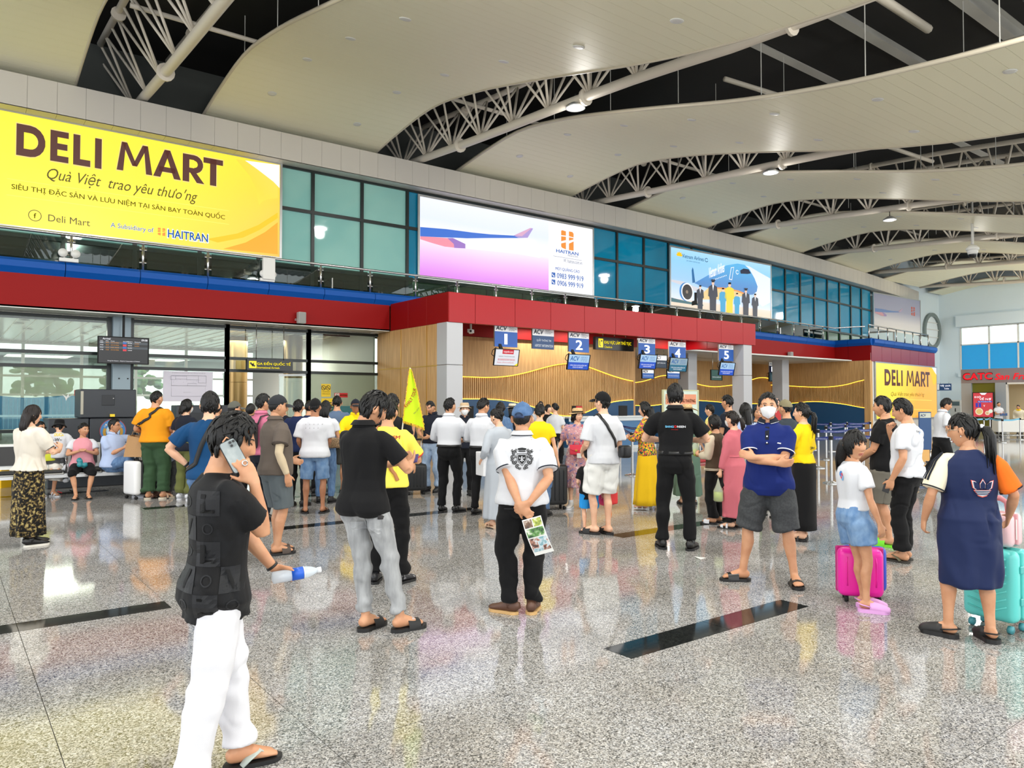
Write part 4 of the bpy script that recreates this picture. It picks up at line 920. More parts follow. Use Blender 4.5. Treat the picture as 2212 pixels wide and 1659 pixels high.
for i, ll, ur in mons:
    Bm = px_board(17.5, ll, ur); Bm.v = Vector((0,-.2,.98)).normalized(); Bm.n = Bm.u.cross(Bm.v); Bm.h = .46
    Bm.u = Vector((.985,0,.0)).normalized()
    S = Sign('counter_monitor', Bm, ['pale airline screen hanging under counter sign number one','blue and white screen hanging under counter sign number two','blue and white screen hanging under counter sign number three','grey blue screen hanging under counter sign number four','blue and white screen hanging under counter sign number five'][i], 'monitor', M_DARK, .05, M_DARK, 'counter screens', .018)
    if i == 0:
        Bm.rect(S.layer('screen', glow('screen_white', (236,238,244), .9)), 0, 0, 1, 1, 1); Bm.rect(S.layer('red_tab', glow('screen_red', (216,30,50), .9)), .3, .72, .78, 1, 2)
        Bm.text(S.layer('tab_text', E_WHITE), 'vietjetAir.com', .34, .77, .74, .93, k=3); Bm.text(S.layer('grey_text', glow('screen_grey', (120,110,120), .7)), 'HẠNG THƯƠNG GIA', .16, .5, .84, .62, k=3, bold=.01)
        Bm.text(S.layer('red_text', MATS['screen_red']), 'BUSINESS/SKYBOSS', .14, .3, .86, .42, k=3, bold=.02); Bm.text(S.layer('red_text', None), 'SkyJoy (Diamond/Gold)', .12, .12, .82, .22, k=3)
        Bm.poly(S.layer('corner', E_YELL), [(.85,0),(1,0),(1,.16)], 2)
    else:
        up_ = glow('screen_sky_%d' % i, (176,212,244) if i != 3 else (150,176,190), .9); lo_ = glow('screen_blue_%d' % i, (24,84,206) if i != 3 else (30,110,140), .9)
        Bm.rect(S.layer('screen_top', up_), 0, .48, 1, 1, 1); Bm.rect(S.layer('screen_bottom', lo_), 0, 0, 1, .48, 1)
        Bm.text(S.layer('screen_text', glow('screen_navy', (20,96,180), .8)), 'ACV', .08, .58, .5, .9, k=3, bold=.03, shear=.12)
        for j, t in enumerate(('AIRPORTS','CORPORATION','OF VIETNAM')): Bm.text(S.layer('screen_text', None), t, .58, .8-.12*j, .9, .88-.12*j, k=3)
        Bm.text(S.layer('white_text', E_WHITE), 'CẢNG HÀNG KHÔNG ĐỒNG HỚI', .1, .24, .9, .36, k=3, bold=.01); Bm.text(S.layer('white_text', None), 'DONG HOI AIRPORT', .24, .1, .74, .19, k=3)
    MB().obox(Bm.o+Bm.u*Bm.w*.3+Bm.v*Bm.h*.95-Bm.n*.05, Bm.o+Bm.u*Bm.w*.3+Vector((0,.16,Bm.h+.30)), .1,.05).tube([Bm.o+Bm.v*.25-Bm.n*.05, Bm.o-Bm.u*.09+Bm.v*.3-Bm.n*.05, Bm.o-Bm.u*.06+Bm.v*.42-Bm.n*.05, Bm.o+Bm.u*.05+Bm.v*.5-Bm.n*.05], .012, 5).build('bracket', M_DARK, S.root, world=True)
    S.done()
Bi = px_board(17.6, (1150,753), (1196.5,712))
S = Sign('information_sign', Bi, 'hanging airport information sign between counter signs one and two', 'sign', M_ALU, .05)
Bi.rect(S.layer('white_band', M_SIGNW), 0, .65, 1, 1, 1); Bi.rect(S.layer('navy_field', M_NAVY), 0, 0, 1, .65, 1); acv_head(S, .05, .72, .52, .95)
Bi.text(S.layer('white_text', M_SIGNW), 'QUẦY THÔNG TIN', .18, .36, .86, .52, k=3, bold=.03); Bi.text(S.layer('white_text', None), 'AIRPORT INFORMATION', .1, .1, .94, .23, k=3, bold=.03); hang(S, 2); S.done()
Y2 = 21.0
for lab, ll, ur, kind in (('blue screen seen just below counter sign number three',(1387,817),(1412,799),'m'),('dark airport information sign between counter signs three and four',(1415.5,794),(1440,768),'i'),('screen half hidden below counter sign number four',(1441,817),(1468,799),'m'),('green screen half hidden left of counter sign number five',(1536,820.5),(1559,800),'g')):
    Bk = px_board(Y2, ll, ur); Bk.h = max(.3, Bk.h)
    S = Sign('information_sign' if kind == 'i' else 'counter_monitor', Bk, lab, 'sign' if kind == 'i' else 'monitor', M_DARK, .05, M_DARK, None, .02)
    Bk.rect(S.layer('screen', glow('screen_'+kind, {'m':(60,120,210),'i':(40,60,84),'g':(30,90,80)}[kind], .6)), 0, 0, 1, .6 if kind != 'g' else 1, 1)
    if kind != 'g': Bk.rect(S.layer('band', M_SIGNW), 0, .6, 1, 1, 1); Bk.text(S.layer('lettering', mat('sign_blue_ink')), 'ACV', .06, .66, .5, .94, k=3, bold=.03)
    if kind == 'i': Bk.text(S.layer('white_text', M_SIGNW), 'QUẦY THÔNG TIN', .16, .32, .86, .46, k=3, bold=.03)
    else:
        Bk.text(S.layer('white_text', E_WHITE), 'CẢNG HÀNG KHÔNG ĐỒNG HỚI', .1, .25, .9, .38, k=3)
    hang(S, 2, 3.8); S.done()
p10 = px_board(24.0, c6(222,885), c6(296,818)); p10.h = onY(*c6(230,806), 24.0).z-p10.o.z
S = Sign('counter_sign', p10, 'hanging counter sign number ten beyond the right end column', 'sign', M_ALU, .05, None, 'counter number signs')
p10.rect(S.layer('white_band', M_SIGNW), 0, .68, 1, 1, 1); p10.rect(S.layer('blue_field', mat('sign_deep_blue', (22,44,96), .35)), 0, 0, 1, .68, 1); acv_head(S); p10.text(S.layer('number', mat('sign_number')), '10', .22, .1, .78, .6, k=3, bold=.04); hang(S, 2, 3.8); S.done()
p11 = px_board(23.98, c6(222,952), c6(290,888))
S = Sign('counter_monitor', p11, 'dark teal screen hanging under counter sign number ten', 'monitor', M_DARK, .05, M_DARK, 'counter screens', .018)
p11.rect(S.layer('screen', glow('screen_teal', (30,66,80), .7)), 0, 0, 1, 1, 1)
for i in range(4): p11.rect(S.layer('screen_line', glow('screen_pale', (130,160,160), .6)), .2, .2+.16*i, .8, .26+.16*i, 2)
MB().tube([p11.P(0,.5,-2), p11.P(-.25,.6,-3), p11.P(-.2,.9,-3), p11.P(.1,1.05,-2)], .015, 5).build('cable', M_DARK, S.root, world=True); S.done()
def pict_sign(name, B, label, field, m_field, texts, m_ink, case=M_DARK, depth=.12, hangn=0):
    S = Sign(name, B, label, 'sign', case, depth); B.rect(S.layer('field', m_field), 0, 0, 1, 1, 1)
    for t, x0, y0, x1, y1, bo in texts: B.text(S.layer('lettering', m_ink), t, x0, y0, x1, y1, k=2, bold=bo)
    return S
Bc = px_board(18.0, c5(256,338), c5(500,285)); Bc.h = .42
S = pict_sign('check_in_sign', Bc, 'black hanging sign with yellow lettering for the check-in area', None, M_SIGND, [('KHU VỰC LÀM THỦ TỤC', .22, .4, .93, .8, .03), ('Check-in', .22, .14, .42, .32, .01)], M_SIGNY)
Bc.rect(S.layer('pictogram_plate', M_SIGNY), .07, .16, .19, .86, 2); Bc.line(S.layer('pictogram', M_SIGND), [(.1,.7),(.1,.3),(.13,.3)], .03, 3); Bc.disc(S.layer('pictogram', None), .15, .68, .07, 3); hang(S, 3); S.done()
Bg = px_board(20.9, (533.5,799), (632.5,785)); Bg.h = onY(534,775.5,20.9).z-Bg.o.z
S = pict_sign('arrivals_sign', Bg, 'black hanging arrivals sign with yellow lettering before the glass doorway', None, M_SIGND, [('GA ĐẾN QUỐC TẾ', .21, .46, .95, .84, .035), ('International Arrivals', .21, .16, .7, .36, .015)], M_SIGNY)
Bg.rect(S.layer('pictogram_plate', M_SIGNY), .04, .17, .2, .84, 2)
Bg.line(S.layer('pictogram', M_SIGND), [(.065,.68),(.1,.52),(.165,.36)], .05, 3); Bg.poly(S.layer('pictogram', None), [(.1,.5),(.15,.72),(.135,.45)], 3); Bg.poly(S.layer('pictogram', None), [(.1,.5),(.105,.3),(.135,.42)], 3)
hang(S, 2, 3.8); S.done()
# arrivals board
Ba = px_board(20.7, (212.5,783), (320,731)); Ba.h = onY(213,727,20.7).z-Ba.o.z
S = Sign('arrivals_board', Ba, 'black flight arrivals screen hanging in front of the pale pillar', 'monitor', M_DARK, .08, M_DARK, None, .02)
Ba.rect(S.layer('screen', glow('board_black', (22,24,28), .7)), 0, 0, 1, 1, 1)
E_AM = glow('board_amber', (240,160,40), .9); E_RD = glow('board_red', (226,40,60), .9); E_BL = glow('board_blue', (40,110,190), .9); E_GR = glow('board_grey', (74,84,92), .7)
Ba.text(S.layer('white_text', E_WHITE), 'Arrival', .075, .9, .23, .97, k=3, bold=.02); Ba.text(S.layer('white_text', None), '09:08', .86, .89, .985, .965, k=3, bold=.02)
for t, x in (('STA',.03),('ETA',.14),('From',.24),('Airline',.48),('Flight',.57),('Remarks',.72)): Ba.text(S.layer('white_text', None), t, x, .83, x+.018*len(t), .865, k=3)
for i, (a, b, c, al, fl_, rm) in enumerate((('08:05','08:20','HO CHI MINH','b','VN1404','Landed'),('09:00','08:54','HO CHI MINH','r','VJ264','Landed'),('09:10','10:10','HA NOI','b','VN1591',''),('17:00','17:00','HO CHI MINH','r','VJ260',''))):
    y = .765-.093*i
    if i % 2 == 0: Ba.rect(S.layer('row_band', E_GR), .01, y-.02, .99, y+.065, 2)
    Ba.text(S.layer('white_text', None), a, .03, y, .09, y+.04, k=3); Ba.text(S.layer('amber_text', E_AM), b, .14, y, .2, y+.04, k=3); Ba.text(S.layer('amber_text', None), c, .24, y, .4, y+.04, k=3)
    Ba.rect(S.layer('red_tag' if al == 'r' else 'blue_tag', E_RD if al == 'r' else E_BL), .48, y-.015, .555, y+.06, 3); Ba.text(S.layer('white_text', None), fl_, .575, y, .665, y+.04, k=3)
    if rm: Ba.text(S.layer('amber_text', None), rm, .72, y, .81, y+.04, k=3)
Ba.text(S.layer('white_text', None), 'Dong Hoi Airport - Airports Corporation of Vietnam', .18, .055, .83, .1, k=3, bold=.01)
MB().obox(Ba.o+Ba.u*Ba.w*.5+Ba.v*Ba.h-Ba.n*.05, Vector((Ba.o.x+Ba.w*.5,20.75,3.78)), .05,.05).build('hanger', M_DARK, S.root, world=True); S.done()
# floor plan poster and warning signs on the glass
Bp = px_board(21.38, (352,867), (460,804)); Bp.h = onY(353,801,21.38).z-Bp.o.z
S = Sign('floor_plan_poster', Bp, 'large white printed floor plan taped on the arrivals glass', 'poster', mat('poster_paper', (214,210,222), .5), .02)
ink = mat('plan_ink', (120,118,132), .5)
Bp.text(S.layer('heading', M_INK), 'MẶT BẰNG BỐ TRÍ TRANG THIẾT BỊ ATGT TẦNG 1 NHÀ GA CẢNG HÀNG KHÔNG ĐỒNG HỚI', .17, .93, .84, .95, k=2, bold=.02)
for x0,y0,x1,y1 in ((.16,.17,.84,.52),(.16,.52,.86,.86),(.14,.72,.24,.84),(.24,.74,.46,.84),(.46,.72,.7,.86),(.7,.62,.86,.86),(.48,.52,.66,.6)):
    Bp.line(S.layer('plan_line', ink), [(x0,y0),(x1,y0),(x1,y1),(x0,y1),(x0,y0)], .006, 2)
for i in range(10): Bp.disc(S.layer('plan_line', None), .2+.066*i, .64+.04*(i%3), .006, 2, 6)
Bp.text(S.layer('heading', None), 'MẶT BẰNG TẦNG 1', .4, .29, .55, .31, k=2); Bp.text(S.layer('heading', None), 'TỶ LỆ 1:100', .47, .105, .55, .12, k=2); S.done()
M_SGR = mat('warning_red', (196,34,40), .4); M_SGY = mat('warning_yellow', (240,204,40), .45); M_SGP = mat('warning_pale', (232,214,206), .45)
def nosmoke(S, cx, cy, r, k=3):
    B = S.B; ar = B.h/B.w
    B.line(S.layer('ring', M_INK), [(cx+r*math.cos(a)*ar, cy+r*math.sin(a)) for a in np.linspace(0,6.3,22)], r*B.h*.22, k); B.line(S.layer('ring', None), [(cx-.7*r*ar, cy+.7*r),(cx+.7*r*ar, cy-.7*r)], r*B.h*.2, k); B.line(S.layer('ring', None), [(cx-.5*r*ar, cy-.15*r),(cx+.5*r*ar, cy-.15*r)], r*B.h*.16, k)
Bs = px_board(21.385, (160.5,855), (182,842.5))
S = Sign('no_smoking_sign', Bs, 'small red and white no smoking sign beside the dark x-ray machine', 'sign', M_SGR, .02)
Bs.rect(S.layer('field', M_SGP), .05, .08, .74, .92, 1); Bs.rect(S.layer('yellow_tab', M_SGY), .78, .3, .95, .8, 1); nosmoke(S, .38, .5, .34); S.done()
Bs = px_board(21.385, (722.5,858.5), (751,849))
S = Sign('no_smoking_sign', Bs, 'red no smoking sign on the frosted glass by the oak side wall', 'sign', M_SGR, .02)
Bs.rect(S.layer('field', M_SGP), .04, .1, .36, .9, 1); nosmoke(S, .2, .5, .3); Bs.text(S.layer('lettering', M_SGY), 'NO SMOKING', .4, .32, .96, .68, k=2, bold=.03); S.done()
Bs = px_board(21.385, (694,857), (714.5,829.5))
S = Sign('warning_poster', Bs, 'yellow warning poster with two prohibition rings beside the arrivals doorway', 'poster', M_SGY, .02)
nosmoke(S, .22, .7, .17); nosmoke(S, .72, .7, .17); Bs.text(S.layer('lettering', M_INK), 'CẤM HÚT THUỐC', .1, .36, .9, .44, k=2, bold=.02); Bs.text(S.layer('lettering', None), 'KHÔNG CHEN LẤN', .1, .2, .9, .28, k=2, bold=.02); S.done()
Bs = px_board(21.385, (694,900), (728,860.5))
S = Sign('warning_poster', Bs, 'lower yellow notice under the poster with prohibition rings', 'poster', M_SGY, .02)
for i in range(5): Bs.rect(S.layer('print_line', M_INK), .1, .75-.14*i, .85-.1*(i%2), .79-.14*i, 2)
S.done()
# wall speakers, emergency lights, cameras
def speaker(p, label, rz=0):
    o = empty('wall_speaker', p, rz, label, 'speaker'); MB().rbox((-.11,-.12,0),(.11,.06,.32),.02,2).build('cabinet', mat('speaker_grey', (178,178,172), .5), o); MB().rbox((-.095,-.128,.02),(.095,-.118,.3),.004,1).build('grille', mat('grille_grey', (150,150,146), .6, bump=.4, bscale=300), o)
    MB().box((-.03,.05,.1),(.03,.1,.2)).build('bracket', M_DARK, o); MB().tube([(-.1,.0,.1),(-.17,.0,.08),(-.15,.03,.13),(-.08,.07,.12)],.008,5).build('cable', M_WHITE, o, True)
p = onY(650, 699, 20.4); speaker((p.x,20.4,p.z), 'grey box speaker on the left red band')
p = onY(*c6(372,775), 20.4+bend(34)); speaker((p.x,20.38+bend(p.x),p.z), 'grey box speaker on the red band past the check-in beam')
def twinlamp(p, label):
    o = empty('emergency_light', p, 0, label, 'emergency light', 'twin emergency lights on the blue band'); MB().rbox((-.2,-.05,0),(.2,.05,.09),.01,1).build('battery_box', M_WHITE, o)
    for s_ in (-.13,.13): MB().tube([(s_*.6,0,.08),(s_*.9,-.01,.14)],.02,6).tube([(s_,-.09,.2),(s_,-.05,.2),(s_,.03,.2)],[.1,.1,.04],14).build('lamp_head', M_WHITE, o, True)
p = onY(149, 570, 20.42); twinlamp((p.x,20.46,4.935), 'white twin emergency light under the left billboard, nearest the picture edge')
p = onY(578, 609, 20.42); twinlamp((p.x,20.46,4.935), 'white twin emergency light below the right corner of the yellow billboard')
p = onY(582, 580, 20.35); q = MB().rbox((p.x-.17,20.36,p.z-.3),(p.x+.17,20.47,p.z+.28),.01,1).build('signal_box', M_WHITE); tag(q, 'white plastic box fixed to the railing right of the yellow billboard', 'box')
def floodlight(px, py, label):
    p = onY(px, py, 20.6+bend(onY(px,py,20.6).x)); o = empty('floodlight', (p.x,p.y,4.94), R(20), label, 'floodlight'); MB().rbox((-.22,-.1,.06),(.22,.1,.36),.02,1).build('housing', M_DARK, o).rotation_euler = (R(-50),0,0); MB().box((-.25,-.02,0),(-.22,.02,.3)).box((.22,-.02,0),(.25,.02,.3)).build('yoke', M_STEEL, o)
floodlight(730, 612, 'dark floodlight on the ledge left of the red check-in beam'); floodlight(*c6(320,590), 'dark floodlight on the ledge past the right end of the red beam')
# dome camera on its long pole
pt = onX(2101, 447, 33.35); pb_ = onX(2101, 541, 33.35)
o = empty('dome_camera', pb_, 0, 'white dome camera on a long ceiling pole at right', 'camera')
MB().tube([(0,0,.1),(0,0,pt.z-pb_.z+.3)],.05,10).build('pole', M_WHITE, o, True); MB().lathe([(.2,.0),(.24,.02),(.24,.1),(.14,.2),(.05,.24)],20).build('bracket', M_WHITE, o, True); MB().lathe([(.17,-.16),(.2,-.05),(.2,.02)],18).build('housing', M_WHITE, o, True); MB().ell((0,0,-.16),(.16,.16,.16),16,10).build('lens_dome', M_SIGND, o, True)
def cctv(p, label, rz):
    o = empty('security_camera', p, rz, label, 'camera'); MB().tube([(0,0,.0),(0,0,4.5-p[2])],.03,8).build('stem', M_WHITE, o, True); MB().obox((-.05,-.14,-.03),(.05,.14,-.03),.1,.1).rbox((-.06,-.2,-.1),(.06,.14,.0),.015,1).build('housing', M_WHITE, o); MB().tube([(0,-.2,-.05),(0,-.215,-.05)],.035,10).build('lens', M_SIGND, o, True)
p = onY(1017, 713, 18.1); cctv((p.x,18.1,p.z), 'white security camera hanging behind the first check-in column', R(-35))
# shop, counters, seats, luggage
# ---- restaurant front at the right end (plane X = 48, facing the hall)
XS = 48.0
def c8(x, y): return 2000+x/6.91, 760+y/6.91
def onS(x, y): return onX(*c8(x, y), XS)
shop = empty('wall_shop_front', (XS,10,0), kind='structure'); M_MAUVE = mat('mauve_panel', (140,132,138), .45); M_GREYB = mat('grey_blue_panel', (158,166,174), .5); M_OLIVE = mat('olive_panel', (110,112,30), .5)
ya = onS(528,600).y; zt = onS(528,265).z; zb = onS(600,470).z
MB().box((XS,-6,zb),(XS+.25,ya,zt)).build('sign_fascia', M_MAUVE, shop, world=True)
y1_, y2_, y3_ = onS(680,700).y, onS(1035,700).y, onS(1198,700).y
MB().box((XS,y1_,0),(XS+.25,ya,zb)).box((XS,y3_,0),(XS+.25,y2_,zb)).build('wall_panel', M_GREYB, shop, world=True)
MB().box((XS+.15,y2_,0),(XS+.25,y1_,zb)).build('olive_panel', M_OLIVE, shop, world=True)
MB().box((XS,y3_-.06,0),(XS+.25,y3_,zb)).box((XS,-6,zb-.1),(XS+.2,y3_,zb)).build('door_frame', M_WHITE, shop, world=True)
MB().box((XS+2.2,-6,0),(XS+2.3,y3_+1,zb)).box((XS+.25,-6,zb),(XS+2.3,y3_+1,zb+.1)).build('inner_wall', mat('warm_inner_wall', (236,214,170), .6), shop, world=True)
MB().box((XS+1.6,-6,0),(XS+2.1,y3_-.8,1.5)).build('inner_counter', mat('tan_counter', (176,140,90), .5), shop, world=True)
for yy in (y3_-1.2, y3_-3):
    l = bpy.data.lights.new('shop_lamp', 'POINT'); l.energy = 260; l.color = (1,.86,.62); l.shadow_soft_size = .2; o = bpy.data.objects.new('shop_light', l); COL.objects.link(o); o.location = (XS+1.1, yy, 3.0)
BS = Board((XS-.03, onS(552,400).y, 0), (0,-1,0), (0,0,1), 1, 1); sg = empty('shop_sign', (XS-.03,onS(900,400).y,onS(900,400).z), 0, 'glowing red raised shop lettering on the mauve fascia at the right end', 'sign')
def stxt(t, ll, ur, m, nm, k, **kw):
    mb = MB(); a, b = onS(*ll), onS(*ur); a_, b_ = (BS.o.y-a.y, a.z), (BS.o.y-b.y, b.z); BS.text(mb, t, a_[0], a_[1], b_[0], b_[1], k=k, **kw); mb.build(nm, m, sg, world=True)
M_SRED = glow('sign_red_glow', (255,36,48), 1.1)
stxt('CATC', (560,420), (992,312), M_SRED, 'lettering', 4, bold=.05); stxt('CATC', (552,428), (1000,304), mat('sign_red_edge', (150,20,24), .4), 'letter_edge', 2, bold=.07)
stxt('San Francisco', (1030,418), (1960,300), M_SRED, 'lettering', 4, bold=.03, shear=.25)
pd = Board((XS-.5, onX(*c8(712,970),XS-.5).y, onX(*c8(712,968),XS-.5).z), (0,-1,0), (0,0,1), 0, 0); q = onX(*c8(1000,612),XS-.5); pd.w, pd.h = pd.o.y-q.y, q.z-pd.o.z
S = Sign('menu_light_box', pd, 'red backlit menu poster standing in front of the olive panel', 'poster', M_DARK, .12, M_DARK, None, .04)
pd.rect(S.layer('face', glow('menu_red', (206,60,74), 1.0)), 0, 0, 1, 1, 1); pd.poly(S.layer('white_tab', E_WHITE), [(.33,1),(.7,1),(.6,.92),(.43,.92)], 2)
pd.text(S.layer('white_text', E_WHITE), 'ĐI ĐÔI', .06, .79, .4, .88, k=3, bold=.04); pd.text(S.layer('white_text', None), 'VỀ NỢ', .32, .68, .92, .82, k=3, bold=.04); pd.rect(S.layer('blue_tab', glow('menu_blue', (40,60,180), .9)), .22, .6, .96, .67, 2); pd.text(S.layer('white_text', None), 'San Francisco Mix', .26, .615, .92, .66, k=3)
for i in (0,1): pd.rect(S.layer('blue_can', MATS['menu_blue']), .12+.16*i, .4, .24+.16*i, .58, 2)
for x, y, r, c in ((.3,.22,.15,(240,226,190)),(.3,.22,.11,(226,190,120)),(.72,.16,.09,(240,230,200)),(.72,.16,.065,(210,150,80)),(.88,.24,.08,(230,240,220))): pd.disc(S.layer('plate_%d' % c[2], glow('plate_%d' % c[2], c, .95)), x, y, r, 3+int(r < .12), 18)
MB().box((XS-.5,pd.o.y-.1,0),(XS-.4,pd.o.y-.2,pd.o.z)).box((XS-.5,pd.o.y-pd.w+.2,0),(XS-.4,pd.o.y-pd.w+.1,pd.o.z)).build('leg', M_DARK, S.root, world=True); pd.text(S.layer('white_text', None), 'v', .52, .42, .6, .5, k=3); S.done()
alc = MB().box((XE-1.6,y1-.1,0),(XE-.05,y1+2.2,3.35)).build('wall_alcove', mat('alcove_grey', (132,150,168), .5)); tag(alc, kind='structure')
pa_ = onX(*c8(362,975), XE-1.9); pb2 = onX(*c8(520,718), XE-1.9)
ac = empty('air_conditioner', (XE-1.9, (pa_.y+pb2.y)/2, 0), 0, 'tall white floor standing air conditioner in the far right corner', 'air conditioner'); w_ = pa_.y-pb2.y
MB().rbox((0,-w_/2,0),(.3,w_/2,pb2.z),.02,2).build('case', M_WHITE, ac); MB().box((-.01,-w_/2+.08,pb2.z*.78),(0,w_/2-.08,pb2.z*.94)).build('grille', mat('ac_grille', (90,110,116), .5), ac); MB().box((-.01,-.03,pb2.z*.55),(0,.03,pb2.z*.68)).build('display', M_DARK, ac)
wt = Board((XE-4.2, onX(*c8(168,578),XE-4.2).y, onX(*c8(168,578),XE-4.2).z), (0,-1,0), (0,0,1), .9, .46)
S = Sign('toilet_sign', wt, 'small navy sign with white lettering beside the far yellow billboard', 'sign', M_NAVY, .04); wt.rect(S.layer('white_panel', M_SIGNW), 0, .1, .16, .95, 1); wt.text(S.layer('lettering', E_WHITE), 'Vệ sinh', .22, .5, .94, .85, k=3, bold=.03); wt.text(S.layer('lettering', None), 'Toilet', .5, .15, .85, .4, k=3, bold=.02); hang(S, 2, .6); S.done()
# ---- check-in counters
M_CTOP = mat('counter_top', (214,220,222), .35); M_CFRONT = mat('counter_front', (62,112,156), .35)
cx_ = [12.9, 15.1, 17.3, 19.5, 21.7]
for i, x in enumerate(cx_):
    o = empty('check_in_counter', (x,18.7,0), 0, 'blue fronted check-in counter with pale top, %s from the first column' % ('nearest','second','third','fourth','fifth')[i], 'counter', 'check-in counters')
    MB().rbox((-.95,-.35,.12),(.95,.35,1.08),.01,1).build('body', M_CFRONT, o); MB().rbox((-1.0,-.4,1.08),(1.0,.4,1.14),.012,1).rbox((-1.0,-.38,.98),(1.0,-.35,1.08),.005,1).build('worktop', M_CTOP, o); MB().box((-.95,-.4,0),(.95,.35,.12)).build('plinth', M_CTOP, o)
    MB().rbox((.25,-.372,.45),(.7,-.352,.9),.01,1).build('notice_panel', mat('notice_blue', (120,170,206), .4), o); MB().rbox((-.5,0,1.14),(-.1,.06,1.5),.01,1).build('screen', M_DARK, o)
o = empty('counter_notice', (16.9,18.5,1.15), R(10), 'small red and white notice standing on a check-in counter', 'notice'); MB().box((-.16,-.01,0),(.16,.01,.34)).build('card', mat('notice_red', (206,40,40), .4), o); MB().box((-.13,-.014,.05),(.13,-.011,.14)).build('white_band', M_WHITE, o)
# glass raffle panel with a red car print
gp = px_board(13.2, (1434,1062), (1506,845)); gb = empty('display_panel', (gp.o.x+gp.w/2, 13.2, 0), 0, 'pale standing glass display panel with red lettering behind the man in black', 'display panel')
zbp = max(.12, gp.o.z)
MB().box((gp.o.x,13.19,zbp),(gp.o.x+gp.w,13.21,gp.o.z+gp.h)).build('pane', mat('mint_glass', (206,222,206), .15), gb, world=True); MB().box((gp.o.x-.03,13.17,.05),(gp.o.x,13.23,gp.o.z+gp.h+.03)).box((gp.o.x+gp.w,13.17,.05),(gp.o.x+gp.w+.03,13.23,gp.o.z+gp.h+.03)).box((gp.o.x,13.17,gp.o.z+gp.h),(gp.o.x+gp.w,13.23,gp.o.z+gp.h+.03)).build('frame', mat('pale_gold_frame', (206,204,160), .35), gb, world=True)
MB().rbox((gp.o.x-.1,12.95,0),(gp.o.x+gp.w+.5,13.45,.1),.02,1).build('base', mat('red_base', (170,30,36), .4), gb, world=True)
gp.h = gp.h-(zbp-gp.o.z); gp.o = Vector((gp.o.x,13.185,zbp)); mb = MB(); gp.rect(mb, .05, .8, .95, .95, 1); mb.build('orange_band', mat('orange_print', (232,150,110), .4), gb, world=True)
mb = MB(); gp.text(mb, 'QUAY SỐ TRÚNG THƯỞNG', .08, .82, .92, .9, k=2, bold=.03); gp.text(mb, 'XE Ô TÔ', .3, .72, .7, .78, k=2, bold=.03); mb.build('lettering', mat('red_print', (206,44,40), .4), gb, world=True)
mb = MB(); gp.poly(mb, [(.08,.5),(.14,.56),(.3,.58),(.42,.64),(.68,.64),(.8,.57),(.93,.54),(.94,.48),(.08,.47)], 2); mb.build('car_print', mat('silver_print', (236,238,240), .4), gb, world=True)
# printed standee of a woman in red
sp = onY(1682, 1000, 19.0); st = empty('cardboard_standee', (sp.x,19.0,0), R(-10), 'cardboard standee printed with a smiling woman in a red dress', 'standee')
def cut(nm, pts, m, k, th=.012): MB().prism(pts, -th, (0,-.004*k,0), (1,0,0), (0,0,1), (0,-1,0)).build(nm, m, st)
cut('dress', [(-.22,0),(.24,0),(.22,.7),(.17,.95),(.2,1.25),(.12,1.36),(-.1,1.36),(-.2,1.25),(-.15,.95),(-.24,.7)], mat('standee_red', (206,52,54), .5), 1)
cut('hair', [(-.1,1.35),(-.13,1.6),(-.06,1.74),(.06,1.74),(.13,1.62),(.17,1.3),(.1,1.2),(.02,1.3)], mat('standee_hair', (30,24,24), .6), 2)
cut('face', [(-.07,1.52),(-.075,1.62),(-.03,1.69),(.04,1.69),(.075,1.6),(.05,1.51),(.0,1.46)], mat('standee_skin', (236,190,166), .5), 3); cut('arm', [(-.18,1.28),(-.3,1.55),(-.12,1.8),(.0,1.78),(-.18,1.56),(-.12,1.34)], mat('standee_skin'), 2); cut('smile', [(-.03,1.535),(.035,1.535),(.02,1.515),(-.015,1.515)], M_WHITE, 5)
cut('eye', [(-.045,1.6),(-.015,1.605),(-.015,1.595)], M_DARK, 5); cut('eye', [(.02,1.605),(.05,1.6),(.02,1.595)], M_DARK, 5); MB().box((-.2,0,0),(.2,.25,.03)).build('foot_board', M_WHITE, st)
# potted plant
pp_ = atd(1641, 870, 13.5); o = empty('potted_plant', (pp_.x,pp_.y,0), 0, 'green leafy potted plant behind the masked man', 'plant'); MB().lathe([(.14,0),(.18,.4),(.2,.42),(.17,.42)],18).build('pot', M_WHITE, o, True); MB().tube([(0,0,.4),(.02,0,.9)],.015,6).build('stem', mat('stem_green',(70,100,40),.6), o); mb = MB()
for i in range(46):
    a, e, L_ = rnd.uniform(0,6.28), rnd.uniform(.1,1.3), rnd.uniform(.22,.4); b0 = Vector((0,0,.6+.4*rnd.random())); d = Vector((math.cos(a)*math.cos(e), math.sin(a)*math.cos(e), math.sin(e))); s_ = Vector((-math.sin(a),math.cos(a),0))*.05
    m1 = b0+d*L_*.5; t1 = b0+d*L_-Vector((0,0,.08)); mb.add([b0, m1+s_, t1, m1-s_], [(0,1,2),(0,2,3)])
tag(mb.build('leaf', mat('leaf_green', (70,130,50), .45, c2=(110,160,70), nscale=6), o), kind='stuff')
